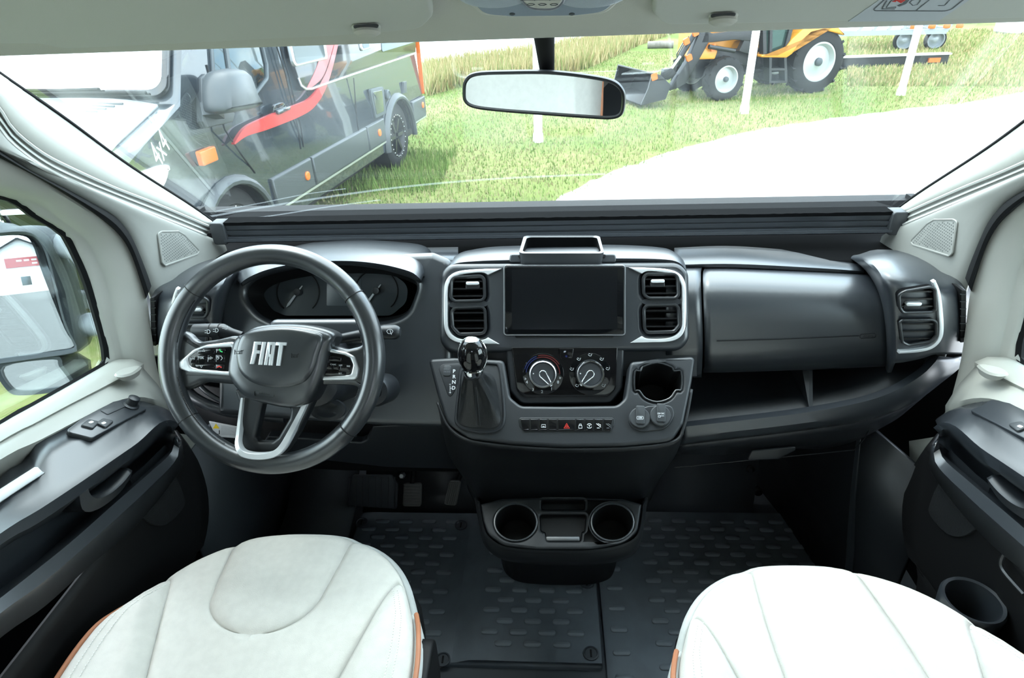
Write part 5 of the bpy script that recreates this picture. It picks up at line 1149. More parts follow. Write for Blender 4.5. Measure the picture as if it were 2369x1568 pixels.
for poly in ([(438, 826), (455, 826), (455, 840), (440, 840)], [(457, 822), (478, 822), (478, 833), (457, 834)], [(480, 825), (497, 825), (497, 838), (480, 838)], [(499, 806), (522, 806), (521, 817), (500, 817)], [(499, 820), (520, 820), (520, 838), (499, 838)], [(499, 842), (519, 843), (518, 854), (499, 853)], [(457, 809), (497, 807), (497, 818), (457, 818)], [(449, 843), (497, 842), (497, 852), (456, 850)]):
    b = B(); b.plate(FWc, fil(FWc.pl(poly, 0.004), 0.0015, 3), 0.0005, 0.0042, 0.001, seg=2); ob('wheel_button', b, M_GLOSS, bz)
for poly in ([(752, 822), (790, 826), (790, 836), (750, 834)], [(748, 838), (770, 840), (768, 854), (746, 853)], [(772, 840), (786, 841), (784, 855), (770, 854)], [(788, 841), (812, 844), (810, 857), (787, 856)], [(744, 857), (800, 860), (798, 868), (742, 867)]):
    b = B(); b.plate(FWc, fil(FWc.pl(poly, 0.004), 0.0015, 3), 0.0005, 0.0042, 0.001, seg=2); ob('wheel_button', b, M_GLOSS, bz2)
FWb = FWc.off(0.0043)
def tri(cx, cy, dx, dy, s_=3.2):
    pts = [(cx + dx * s_, cy + dy * s_), (cx - dx * s_ * .6 + dy * s_, cy - dy * s_ * .6 + dx * s_), (cx - dx * s_ * .6 - dy * s_, cy - dy * s_ * .6 - dx * s_), (cx + dx * s_, cy + dy * s_)]
    return FWb.pl(pts)
ribbons(FWb, [tri(448, 828, -1, 0), tri(489, 828, 1, 0), tri(471, 811, 0, -1), tri(466, 847, 0, 1)], 0.0008, M_ICON, bz, 'arrow_symbols', h=0.0001)
text('OK', FWb, *FWb.px(467, 828), 0.005, M_ICON, bz, h=0.0001)
ribbons(FWb, [FWb.pl([(508, 807), (510, 812), (515, 814)])], 0.0022, M_GRN, bz, 'call_symbol', h=0.0001)
ribbons(FWb, [FWb.pl([(502, 850), (507, 847), (513, 850)])], 0.0022, M_RED, bz, 'hang_up_symbol', h=0.0001)
ribbons(FWb, [FWb.pl([(503, 824), (507, 828), (503, 832)]), FWb.pl([(511, 824), (515, 828), (511, 833)])], 0.0009, M_ICON, bz, 'voice_symbol', h=0.0001)
for s, u, w_ in (('CANC', 771, 843), ('LIM', 788, 845), ('RES', 806, 847), ('SET', 787, 864)): text(s, FWb, *FWb.px(u, w_), 0.0038, M_ICON, bz2, h=0.0001, rot=-0.05)

# ---------------------------------------------------------------- pedals
def pedal(name, pts, Y, tilt, label, ribs, mt, n=7):
    c = at(sum(p[0] for p in pts) / len(pts), sum(p[1] for p in pts) / len(pts), Y=Y)
    F = Fr(c, (1, 0, 0), (0, math.sin(tilt), math.cos(tilt)))
    t = thing(name, c, label, 'pedal')
    b = B(); b.plate(F, fil(F.pl(pts), 0.008, 4), -0.008, 0.0, 0.003); ob('pad', b, mt, t)
    l = F.pl(pts); x0, x1 = min(p[0] for p in l), max(p[0] for p in l); y0, y1 = min(p[1] for p in l), max(p[1] for p in l)
    for k in range(n):
        u = (k + 0.5) / n; b = B()
        if ribs == 'h': b.plate(F, rrect((x0 + x1) / 2, y0 + (y1 - y0) * u, (x1 - x0) * 0.82, (y1 - y0) / n * 0.5, 0.001), -0.001, 0.0025, 0.001)
        else:
            sk = (l[0][0] - l[-1][0]) if ribs == 's' else 0
            xx = x0 + abs(sk) * 0.5 + (x1 - x0 - abs(sk)) * u
            b.bar(F.pt(xx - sk * 0.4, y0 + 0.006, 0.001), F.pt(xx + sk * 0.4, y1 - 0.006, 0.001), 0.0035, 0.005, up=F.en)
        ob('rib', b, mt, t)
    return t, F
M_PED = mat('pedal_rubber', (0.13, 0.125, 0.115), 0.6); M_PED2 = mat('footrest_plastic', (0.045, 0.052, 0.06), 0.5)
t, F = pedal('brake_pedal', [(934, 1117), (976, 1117), (974, 1172), (930, 1172)], 1.28, 0.5, 'worn rubber brake pedal under the steering column', 'h', M_PED, 8)
b = B(); b.tube([F.pt(0, 0.03, -0.006), F.pt(0, 0.06, -0.02), F.pt(-0.01, 0.16, 0.0)], 0.009, 8); ob('pedal_arm', b, M_DEEP, t)
b = B(); p = at(930, 1100, Y=1.27); b.lathe(Fr(p, (1, 0, 0), (0, 0.5, 0.86)), [(0.009, -0.01), (0.009, 0.004), (0.006, 0.007)], 6); ob('pedal_bolt', b, M_SILVM, t)
t, F = pedal('accelerator_pedal', [(1040, 1110), (1067, 1112), (1056, 1170), (1026, 1168)], 1.28, 0.5, 'slim ribbed accelerator pedal beside the centre console', 's', M_PED, 6)
b = B(); b.tube([F.pt(0, 0.0, -0.01), F.pt(0.02, 0.05, -0.03), F.pt(0.03, 0.16, -0.02)], 0.008, 8); ob('pedal_arm', b, M_DEEP, t)
pedal('footrest', [(815, 1098), (905, 1098), (921, 1120), (918, 1178), (800, 1170)], 1.32, 0.55, 'broad ribbed footrest left of the brake pedal', 'v', M_PED2, 8)
# ---------------------------------------------------------------- seats
def seat(cx, fy, label, sgn, insert, hw=0.278):
    """front seat: cushion panels, piping, shell, backrest, headrest. sgn=+1 when the aisle is on the right of the seat"""
    t = thing('cab_seat', (cx, fy - 0.26, 0.0), label, 'seat', 'front cab seats')
    L = 0.54
    def base(u, v):
        # u -1..1 across, v 0 front .. 1 back; the front outline is a flat arc with rounded corners
        fr = 0.115 * abs(u) ** 2.6 + 0.05 * abs(u) ** 8
        w_ = hw * (0.86 + 0.14 * math.sin(math.pi / 2 * min(1, v / 0.5))) * (1 - 0.04 * max(0, v - 0.55))
        x = u * w_; y = -fr * (1 - v) ** 1.5 - v * L
        z = 0.452 + 0.030 * abs(u) ** 3 * min(1, v / 0.3) + 0.012 * math.sin(math.pi * min(1, v * 1.1)) - 0.015 * v
        z -= 0.030 * max(0, 1 - v / 0.07) ** 2
        edge = max(0, (abs(u) - 0.92) / 0.08); z -= 0.026 * edge ** 2
        return x, y, z
    def E(v): return 0.97 - 0.42 * max(0, min(1, (v - 0.04) / 0.55)) ** 0.62 + 0.03 * max(0, v - 0.6)      # bolster seam
    VV = 0.44
    def IL(v):
        if insert == 'pad':
            base_ = -0.56 + 0.18 * min(1, v / VV); k = max(0, (v - VV + 0.14) / 0.14)
            return -0.06 + (base_ + 0.06) * math.sqrt(max(0.0, 1 - min(1, k) ** 2.2)) if k > 0 else base_
        return -0.40 - 0.02 * v + 0.16 * v * v
    def IR(v):
        if insert == 'pad':
            base_ = 0.42 - 0.18 * min(1, v / VV); k = max(0, (v - VV + 0.14) / 0.14)
            return -0.06 + (base_ + 0.06) * math.sqrt(max(0.0, 1 - min(1, k) ** 2.2)) if k > 0 else base_
        return 0.34 + 0.10 * v
    vs_ = [VV * (k / 30) ** 1.15 for k in range(24)]; vs_ = [v for v in vs_ if v < VV - 0.13] + [VV - 0.13 + 0.13 * math.sin(math.pi / 2 * k / 14) for k in range(15)] + [VV + (1 - VV) * k / 24 for k in range(1, 25)]
    NV = len(vs_) - 1; jv = min(range(len(vs_)), key=lambda q: abs(vs_[q] - VV))
    SEG = (14, 14, 18, 14, 14); NU = sum(SEG); P = {}; UU = {}
    for j, v in enumerate(vs_):
        br = [-1, -E(v), max(IL(v), -E(v) + 0.01), min(IR(v), E(v) - 0.01), E(v), 1]; us = [-1.0]
        for a_, c_, n_ in zip(br, br[1:], SEG):
            us += [a_ + (c_ - a_) * (k + 1) / n_ for k in range(n_)]
        for i, u in enumerate(us):
            x, y, z = base(u, v); d = abs(u) - E(v)
            if d > 0: z += 0.016 * min(1, d / 0.10) * min(1, v / 0.35)
            z -= 0.0045 * math.exp(-(d / 0.022) ** 2)
            dl, dr = u - IL(v), IR(v) - u
            if insert == 'pad':
                if v <= VV + 0.05:
                    s_ = min(dl, dr, (VV - v) * 2.2)
                    if s_ > 0: z += 0.007 * min(1, s_ / 0.12)
                    z -= 0.004 * math.exp(-(s_ / 0.03) ** 2)
            else:
                s_ = min(dl, dr); z -= 0.0045 * math.exp(-(s_ / 0.022) ** 2)
                if s_ > 0: z += 0.005 * min(1, s_ / 0.1)
            P[i, j] = V((cx + x, fy + y, z)); UU[i, j] = u
    groups = {}; bounds = [0]
    for n_ in SEG: bounds.append(bounds[-1] + n_)
    for i in range(NU):
        g0 = max(k for k in range(5) if bounds[k] <= i)
        for j in range(NV):
            if g0 in (0, 4): g = 'side_bolster.%d' % g0
            elif insert == 'pad': g = 'thigh_pad' if (g0 == 2 and j < jv) else 'cushion'
            else: g = 'cushion' if g0 == 2 else 'cushion_flank.%d' % g0
            groups.setdefault(g, []).append((i, j))
    for g, cells in groups.items():
        b = B(); vm = {}
        def vv(k):
            if k not in vm: vm[k] = b.bm.verts.new(P[k])
            return vm[k]
        for i, j in cells: b.face([vv((i, j)), vv((i + 1, j)), vv((i + 1, j + 1)), vv((i, j + 1))])
        for f in b.bm.faces: f.normal_update()
        if sum(f.normal.z for f in b.bm.faces) < 0: bmesh.ops.reverse_faces(b.bm, faces=b.bm.faces[:])
        ob(g.split('.')[0], b, M_FAB, t, ang=80, solid=(0.012, -1), recalc=False)
    def surf(u, v):
        j = max(q for q in range(NV) if vs_[q] <= v); i = max(q for q in range(NU) if UU[q, j] <= u)
        a_ = (u - UU[i, j]) / max(1e-6, UU[i + 1, j] - UU[i, j]); c_ = (v - vs_[j]) / (vs_[j + 1] - vs_[j])
        return P[i, j] * (1 - a_) * (1 - c_) + P[i + 1, j] * a_ * (1 - c_) + P[i, j + 1] * (1 - a_) * c_ + P[i + 1, j + 1] * a_ * c_
    # edge path: left back -> front -> right back
    edge = [P[0, j] for j in range(NV, -1, -1)] + [P[i, 0] for i in range(1, NU)] + [P[NU, j] for j in range(0, NV + 1)]
    edge = [V(p) for p in rs([tuple(p) for p in edge], 120)]
    # side wall of the cushion
    cxv = V((cx, fy - 0.3, 0))
    def outw(p, d):
        q = V((p.x - cx, (p.y - (fy - 0.25)) * 0.6, 0)).normalized(); return p + q * d
    rows = [edge, [outw(p, 0.010) + V((0, 0, -0.012)) for p in edge], [outw(p, 0.012) + V((0, 0, -0.05)) for p in edge], [outw(p, 0.002) + V((0, 0, -0.10)) for p in edge]]
    ob('cushion_side', B().loft(rows), M_FAB2, t, ang=80, solid=(0.006, 0))
    for s in (-1, 1):
        pth = [surf(s * (0.992 if s == sgn else 0.968), v) + V((s * (0.009 if s == sgn else 0.003), 0, 0.003 if s == sgn else 0.001)) for v in [0.10 + 0.88 * k / 50 for k in range(51)]]
        b = B(); b.tube(pth, 0.0042, 8); ob('piping', b, M_PIPE, t)
    for s in (-1, 1):      # twin-needle stitching on the bolsters
        b = B()
        for off in (0.86, 0.905):
            for k in range(70):
                v0 = 0.16 + 0.8 * k / 70; v1 = v0 + 0.0065
                q = [surf(s * (off - 0.10 * max(0, 0.30 - v) / 0.3), v) + V((0, 0, 0.0006)) for v in (v0, v1)]
                b.bar(q[0], q[1], 0.0011, 0.0011)
        o = ob('stitching', b, M_THREAD, t); o['kind'] = 'stuff'
    # shell, swivel base, recline hardware
    b = B(); b.plate(Fr((cx, fy - 0.30, 0.30), (1, 0, 0), (0, 1, 0)), rrect(0, 0, 0.50, 0.44, 0.06), 0, 0.09, 0.02); ob('seat_pan', b, M_DEEP, t)
    b = B(); b.plate(Fr((cx, fy - 0.30, 0.0), (1, 0, 0), (0, 1, 0)), rrect(0, 0, 0.42, 0.42, 0.03), 0, 0.30, 0.01); ob('swivel_base', b, M_DEEP, t)
    b = B(); b.plate(Fr((cx + sgn * 0.285, fy - 0.33, 0.40), (0, sgn, 0), (0, 0, 1)), rrect(0, 0, 0.20, 0.13, 0.03), -0.02, 0.014, 0.006); cv = ob('recliner_cover', b, M_DEEP, t)
    b = B(); b.plate(Fr((cx + sgn * 0.305, fy - 0.36, 0.40), (0, sgn, 0), (0, 0, 1)), rrect(0, 0, 0.10, 0.10, 0.02), 0, 0.012, 0.005); ob('adjuster_knob', b, M_GREYP, cv)
    # backrest and headrest behind the picture frame, seen in the mirror
    yb = fy - 0.66; rows = []; pr = []
    for k in range(13):
        q = k / 12; z = 0.45 + 0.66 * q; y = yb - 0.16 * q - 0.02 * math.sin(math.pi * q)
        w_ = 0.262 * (1 - 0.12 * q ** 3) * (1 if q < 0.9 else (1 - ((q - 0.9) / 0.1) ** 2 * 0.5) )
        row = []
        for m_ in range(25):
            u = -1 + 2 * m_ / 24
            row.append((cx + u * w_, y + 0.045 * (abs(u) ** 3) - 0.012 * math.exp(-((abs(u) - 0.62) / 0.04) ** 2) * 0.6, z + 0.02 * (1 - u * u) * (1 if q == 1 else 0)))
        rows.append(row)
    ob('backrest', B().loft(rows), M_FAB, t, solid=(0.10, 1 if rows[0][0][1] > 9 else -1), ang=70, recalc=False)
    for s in (-1, 1):
        b = B(); b.tube([V((cx + s * 0.262 * (1 - 0.12 * (k / 12) ** 3), yb - 0.16 * k / 12 + 0.035, 0.45 + 0.62 * k / 12)) for k in range(13)], 0.0045, 8); ob('piping', b, M_PIPE, t)
    b = B(); b.plate(Fr((cx, yb - 0.23, 1.24), (1, 0, 0), (0, -0.15, 1)), rrect(0, 0, 0.26, 0.18, 0.06), -0.05, 0.05, 0.04, rb=0.04); ob('headrest', b, M_FAB, t)
    for s in (-0.06, 0.06):
        b = B(); b.tube([(cx + s, yb - 0.22, 1.08), (cx + s, yb - 0.23, 1.18)], 0.006, 8); ob('headrest_post', b, M_CHR, t)
    return t
seat(-0.478, 0.862, 'cream fabric seat before the steering wheel', 1, 'pad')
seat(0.482, 0.806, 'cream fabric seat on the passenger side', -1, 'ribs', 0.286)
# something blue beside the driver's seat
b = B(); b.plate(Fr((-0.80, 0.50, 0.0), (1, 0, 0), (0, 1, 0)), rrect(0, 0, 0.03, 0.16, 0.012), 0.0, 0.30, 0.008); tag(ob('storage_bag', b, mat('blue_cloth', (0.01, 0.01, 0.22), 0.8)), 'dark blue cloth bag squeezed beside the driver seat', 'bag')

# ---------------------------------------------------------------- floor mats
def pill(x, y, z, l, w_, nm, parent, mt=M_PILL, h=0.004, sx=None):
    global PILL_ME
    key = (round(l, 4), round(w_, 4))
    if key not in PILL_MES:
        b = B(); b.plate(Fr((0, 0, 0), (1, 0, 0), (0, 1, 0)), rrect(0, 0, l, w_, w_ * 0.49, 3), -0.001, h, 0.0015, seg=1, back=False)
        me = bpy.data.meshes.new(nm); bmesh.ops.recalc_face_normals(b.bm, faces=b.bm.faces[:])
        for f in b.bm.faces: f.smooth = True
        b.bm.to_mesh(me); b.bm.free(); PILL_MES[key] = me
    return obm(nm, PILL_MES[key], mt, V((x, y, z)), parent)
PILL_MES = {}
A_ = at(1393, 1552, Z=0.0); Bq = at(1380, 1325, Z=0.0); xr_ = 0.5 * (A_.x + Bq.x)
yf = at(1060, 1190, Z=0.004).y; yr = A_.y
matd = thing('rubber_mat', (-0.32, 1.10, 0.0), 'black rubber floor mat with oblong studs in front of the driver seat', 'floor mat')
b = B(); b.plate(Fr((0, 0, 0.0), (1, 0, 0), (0, 1, 0)), fil([(-0.56, yr - 0.03, .01), (-0.30, yr - 0.03, .01), (-0.24, yr, .01), (xr_, yr, .01), (xr_, yf, .02), (-0.56, yf, .02)], 0.01), 0.0, 0.014, 0.006); ob('mat_sheet', b, M_MAT, matd)
gx = at(1085, 1450, Z=0.0).x
b = B(); b.loft([[(gx - 0.03, y, 0.0145) for y in (yr + 0.002, yf - 0.01)], [(gx - 0.018, y, 0.0155) for y in (yr + 0.002, yf - 0.01)], [(gx + 0.012, y, 0.026) for y in (yr + 0.002, yf - 0.01)], [(gx + 0.03, y, 0.0265) for y in (yr + 0.002, yf - 0.01)], [(xr_ - 0.004, y, 0.0265) for y in (yr + 0.002, yf - 0.01)], [(xr_ - 0.001, y, 0.010) for y in (yr + 0.002, yf - 0.01)]]); ob('raised_field', b, M_MAT, matd, ang=20)
j = 0; y = yr + 0.045
while y < yf - 0.02:
    x = -0.52 + (0.035 if j % 2 else 0)
    while x < xr_ - 0.03:
        on = x > gx + 0.035
        if not (gx - 0.05 < x < gx + 0.045): pill(x, y, 0.0265 if on else 0.014, 0.042, 0.015, 'stud', matd)
        x += 0.070
    y += 0.030; j += 1
for px_, py_ in ((1024, 1523), (1367, 1516), (1066, 1212), (836, 1206), (1357, 1352)):
    p = at(px_, py_, Z=0.02); F = Fr((p.x, p.y, 0.014 if px_ < 1080 else 0.0265), (1, 0, 0), (0, 1, 0))
    b = B(); b.lathe(F, [(0.018, 0.0), (0.018, 0.004), (0.015, 0.005), (0.0135, 0.002), (0.006, 0.002)], 24); fx = ob('mat_fastener', b, M_FLOOR, matd)
    b = B(); b.plate(F, rrect(0, 0, 0.004, 0.018, 0.001), 0.001, 0.0045, 0.001); ob('fastener_slot', b, M_DEEP, fx)
matp = thing('rubber_mat', (0.5, 1.10, 0.0), 'black rubber floor mat with oblong studs in front of the passenger seat', 'floor mat')
x0 = xr_ + 0.006; yfp = at(1700, 1188, Z=0.0).y
b = B(); b.loft([[(x0, y, 0.001), (x0 + 0.002, y, 0.009), (x0 + 0.085, y, 0.010), (x0 + 0.105, y, 0.004), (x0 + 0.12, y, 0.004), (0.80, y, 0.004)] for y in (yr - 0.09, yr, 1.1, yfp - 0.05, yfp)]); ob('mat_sheet', b, M_MAT, matp, ang=20)
j = 0; y = yr - 0.02
while y < yfp - 0.02:
    x = x0 + 0.04 + (0.035 if j % 2 else 0)
    while x < 0.76:
        if not (x0 + 0.065 < x < x0 + 0.13): pill(x, y, 0.0095 if x < x0 + 0.09 else 0.004, 0.042, 0.015, 'stud', matp)
        x += 0.070
    y += 0.030; j += 1
# foot-well walls: sloping toe boards and side linings, part of the setting
b = B(); b.loft([[(x, yfp + 0.004, 0.0) for x in (0.30, 0.62)], [(x, yfp + 0.02, 0.02) for x in (0.30, 0.62)], [(x, yfp + 0.05, 0.11) for x in (0.30, 0.625)], [(x, yfp + 0.07, 0.13) for x in (0.30, 0.63)], [(x, yfp + 0.10, 0.24) for x in (0.30, 0.64)], [(x, yfp + 0.10, 0.50) for x in (0.30, 0.64)]]); struct(ob('wall_toe_board', b, M_FLOOR, solid=(0.01, 0), ang=25), 'stepped plastic toe board in the passenger foot well')
for px_, py_ in ((1735, 1085), (1753, 1136)):
    p = onplane(px_, py_, V((0, yfp + 0.06, 0.12)), V((0, -0.9, 0.35)).normalized()); b = B(); b.lathe(Fr(p, (1, 0, 0), (0, 0.35, 0.9)), [(0.013, -0.01), (0.013, 0.006), (0.008, 0.008), (0.005, 0.003)], 20); ob('lining_screw', b, M_DEEP, bpy.data.objects['wall_toe_board'])
b = B(); b.loft([[(0.66, 1.50, z), (0.70, 1.35, z), (0.735, 1.15, z), (0.79, 0.95, z)] for z in (0.0, 0.25, 0.50)] ); struct(ob('wall_footwell_right', b, M_BLK2, solid=(0.01, 0)), 'dark side lining of the passenger foot well')
b = B(); b.tube([(0.735, 1.17, 0.52), (0.745, 1.12, 0.30), (0.755, 1.06, 0.10), (0.76, 1.0, 0.02)], 0.012, 8); ob('lining_edge', b, M_BLK, bpy.data.objects['wall_footwell_right'])
b = B(); b.loft([[(-0.78, 1.56, z), (-0.80, 1.40, z), (-0.80, 1.2, z), (-0.80, 0.95, z)] for z in (0.0, 0.25, 0.50)]); struct(ob('wall_footwell_left', b, M_FLOOR, solid=(0.01, 0)), 'dark side lining of the driver foot well')
tl = thing('dead_pedal_ramp', (-0.66, 1.30, 0.0), 'ribbed black plastic ramp left of the pedals', 'floor trim')
b = B(); b.loft([[(x, 1.18, 0.018) for x in (-0.77, -0.565)], [(x, 1.30, 0.05) for x in (-0.77, -0.565)], [(x, 1.44, 0.16) for x in (-0.77, -0.565)], [(x, 1.48, 0.30) for x in (-0.77, -0.565)]]); ob('ramp', b, M_FLOOR, tl, solid=(0.008, -1), ang=20)
for k in range(6):
    x = -0.745 + 0.028 * k
    b = B(); b.tube([(x, 1.20, 0.014), (x, 1.30, 0.053), (x, 1.43, 0.155)], 0.005, 6); ob('ramp_rib', b, M_PILL, tl)
b = B(); b.loft([[(x, yf + 0.01, 0.0) for x in (-0.56, -0.10)], [(x, yf + 0.06, 0.03) for x in (-0.56, -0.10)], [(x, 1.48, 0.14) for x in (-0.56, -0.10)], [(x, 1.52, 0.5) for x in (-0.56, -0.10)]]); struct(ob('wall_pedal_board', b, M_BLK2, solid=(0.01, 0)), 'black sloping board behind the pedals')
# ---------------------------------------------------------------- outside: ground
GZ = -0.60
def GP_(pts): return [tuple(at(x, y, Z=GZ)) for x, y in pts]
def gnd(name, pts, z, mt, label):
    F = Fr((0, 0, z), (1, 0, 0), (0, 1, 0)); b = B(); b.plate(F, [(p[0], p[1]) for p in pts], -0.02, 0.0)
    o = ob(name, b, mt); struct(o, label); return o
def gmat(name, c1, c2, c3, s1, s2):
    m = bpy.data.materials.new(name); m.use_nodes = True; nt = m.node_tree; bs = nt.nodes['Principled BSDF']
    tc = nt.nodes.new('ShaderNodeTexCoord'); a = nt.nodes.new('ShaderNodeTexNoise'); c = nt.nodes.new('ShaderNodeTexNoise')
    a.inputs['Scale'].default_value = s1; a.inputs['Detail'].default_value = 5; c.inputs['Scale'].default_value = s2; c.inputs['Detail'].default_value = 6
    r = nt.nodes.new('ShaderNodeValToRGB'); r.color_ramp.elements[0].color = (*c1, 1); r.color_ramp.elements[1].color = (*c2, 1); r.color_ramp.elements[0].position = 0.4; r.color_ramp.elements[1].position = 0.6
    mx = nt.nodes.new('ShaderNodeMixRGB'); mx.inputs[2].default_value = (*c3, 1)
    r2 = nt.nodes.new('ShaderNodeValToRGB'); r2.color_ramp.elements[0].position = 0.42; r2.color_ramp.elements[1].position = 0.68
    for n_ in (a, c): nt.links.new(tc.outputs['Object'], n_.inputs['Vector'])
    nt.links.new(a.outputs[0], r.inputs[0]); nt.links.new(c.outputs[0], r2.inputs[0]); nt.links.new(r2.outputs[0], mx.inputs[0]); nt.links.new(r.outputs[0], mx.inputs[1]); nt.links.new(mx.outputs[0], bs.inputs['Base Color'])
    bs.inputs['Roughness'].default_value = 0.95; bs.inputs['Specular IOR Level'].default_value = 0.1
    return m
M_LAWN = gmat('mown_lawn', (0.105, 0.155, 0.038), (0.225, 0.225, 0.095), (0.15, 0.19, 0.05), 0.5, 14)
M_GRAV = mat('pale_gravel', (0.55, 0.54, 0.52), 0.95, spec=0.1, bump=0.6, bscale=40, var=0.18, vscale=30)
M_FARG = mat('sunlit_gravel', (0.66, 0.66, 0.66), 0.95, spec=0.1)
gnd('ground', [(-80, -3), (80, -3), (80, 140), (-80, 140)], GZ, M_LAWN, 'mown green and straw coloured lawn')
redge = cr([(1180, 560), (1225, 505), (1300, 455), (1400, 405), (1500, 370), (1600, 338), (1700, 312), (1850, 285), (2000, 266), (2150, 247), (2250, 236), (2369, 213), (2500, 185)], 6)
rp = GP_(redge); rnd = random.Random(2)
rp = [(x + rnd.uniform(-.03, .03), y + rnd.uniform(-.05, .05)) for x, y, z in rp]
gnd('road', rp + [(40, 22), (40, -2.5), (-0.2, -2.5), (-0.3, 4.6)], GZ + 0.004, M_GRAV, 'pale gravel drive running past the lawn')
gnd('yard', [(-60, -140), (60, -140), (60, -3), (-60, -3)], GZ, mat('worn_asphalt', (0.16, 0.16, 0.157), 0.9, spec=0.1, var=0.15, vscale=6), 'pale asphalt yard behind the camper')
fe_ = GP_([(900, 184), (975, 168), (1120, 143), (1240, 122), (1440, 82), (1500, 66), (1560, 40)])
gnd('far_lot', [(p[0], p[1]) for p in fe_] + [(30, 130), (-80, 130), (-80, fe_[0][1])], GZ + 0.006, M_FARG, 'sunlit pale gravel beyond the tall grass')
# grass blades
def blades(name, n, region, hmin, hmax, cols, label, seed, wd=0.006, lean=0.5):
    rnd = random.Random(seed); vs, fs, mi = [], [], []
    k = 0
    while k < n:
        x, y = region(rnd)
        if x is None: continue
        h = rnd.uniform(hmin, hmax); a = rnd.uniform(0, 6.283); l = rnd.uniform(0, lean) * h; w_ = wd * (0.6 + 0.8 * rnd.random())
        dx, dy = math.cos(a), math.sin(a); i = len(vs); b2 = rnd.uniform(0, 6.28); lx, ly = math.cos(b2) * l, math.sin(b2) * l
        vs += [(x - dx * w_, y - dy * w_, GZ), (x + dx * w_, y + dy * w_, GZ), (x + lx, y + ly, GZ + h)]
        fs.append((i, i + 1, i + 2)); mi.append(rnd.choice(range(len(cols)))); k += 1
    me = bpy.data.meshes.new(name); me.from_pydata(vs, [], fs)
    for m_ in cols: me.materials.append(m_)
    me.polygons.foreach_set('material_index', mi); me.update()
    o = bpy.data.objects.new(name, me); COL.objects.link(o); tag(o, label, 'grass', kind='stuff'); return o
def interp(pts, y):
    for (x0, y0), (x1, y1) in zip(pts, pts[1:]):
        if (y0 <= y <= y1) or (y1 <= y <= y0): return x0 + (x1 - x0) * (y - y0) / ((y1 - y0) or 1)
    return 1e9
edge2 = [(p[0], p[1]) for p in rp]
def lawn(rnd):
    y = 4.2 + 16 * rnd.random() ** 1.6; x = rnd.uniform(-4.5, 9)
    if x > interp(edge2, y) + rnd.uniform(-.10, .12) or (y < edge2[0][1] and x > edge2[0][0]): return None, None
    return x, y
MG = [mat('blade_green', (0.115, 0.185, 0.04), 0.8, spec=0.2), mat('blade_light', (0.18, 0.23, 0.07), 0.8, spec=0.2), mat('blade_straw', (0.33, 0.29, 0.15), 0.8, spec=0.2)]
blades('lawn_grass', 90000, lawn, 0.02, 0.06, [MG[0], MG[1], MG[2], MG[2]], 'short mown grass blades on the lawn', 1, wd=0.007)
sA = GP_([(985, 224), (1060, 203), (1240, 182), (1360, 160), (1480, 105), (1560, 78), (1640, 55)]); sB = GP_([(975, 170), (1120, 146), (1240, 126), (1360, 102), (1440, 84), (1500, 68), (1580, 40)])
def tall(rnd):
    t = rnd.random() * (len(sA) - 1); i = int(t); f = t - i; u = rnd.random()
    a = V(sA[i]).lerp(V(sA[min(i + 1, len(sA) - 1)]), f); c = V(sB[i]).lerp(V(sB[min(i + 1, len(sB) - 1)]), f); p = a.lerp(c, u); return p.x, p.y
MS = [mat('straw_pale', (0.44, 0.37, 0.20), 0.9, spec=0.1), mat('straw_warm', (0.36, 0.29, 0.14), 0.9, spec=0.1), mat('straw_green', (0.24, 0.27, 0.10), 0.9, spec=0.1)]
blades('tall_grass', 26000, tall, 0.15, 0.5, MS, 'tall straw coloured grass strip behind the lawn', 3, wd=0.02)
def bank(rnd):
    p = at(rnd.uniform(1960, 2420), rnd.uniform(70, 200), Z=GZ)
    pr = p; e = interp(edge2, p.y)
    if p.x > e - 0.6: return None, None
    return p.x, p.y
blades('dry_bank_grass', 22000, bank, 0.04, 0.12, [MS[0], MS[1], MG[1], MS[2]], 'dry yellowish grass beside the drive on the right', 5, wd=0.02)
def shade(rnd): return rnd.uniform(-2.6, -1.2), rnd.uniform(6.6, 8.4)
blades('wheel_grass', 3000, shade, 0.06, 0.16, [MG[0], MG[0], MG[1]], 'longer green grass around the rear wheel of the dark van', 8, wd=0.006)

# ---------------------------------------------------------------- flag poles
M_POLE = mat('white_pole', (0.85, 0.86, 0.86), 0.5)
for (x0, y0), lab in (((1245, 328), 'white flag pole standing behind the rear-view mirror'), ((1721, 262), 'white flag pole in front of the tractor'), ((2083, 220), 'white flag pole right of the tractor before the long beam')):
    p = at(x0, y0, Z=GZ); t = thing('flag_pole', p, lab, 'pole', 'white flag poles')
    b = B(); b.tube([p + V((0, 0, z)) for z in (-0.05, 0, 1, 2, 4, 8)], [0.06, 0.06, 0.058, 0.056, 0.05, 0.04], 16); ob('mast', b, M_POLE, t)
    b = B(); b.tube([p + V((0, 0, -0.05)), p + V((0, 0, 0.10)), p + V((0, 0, 0.13))], [0.075, 0.072, 0.062], 16); ob('foot_sleeve', b, M_POLE, t)

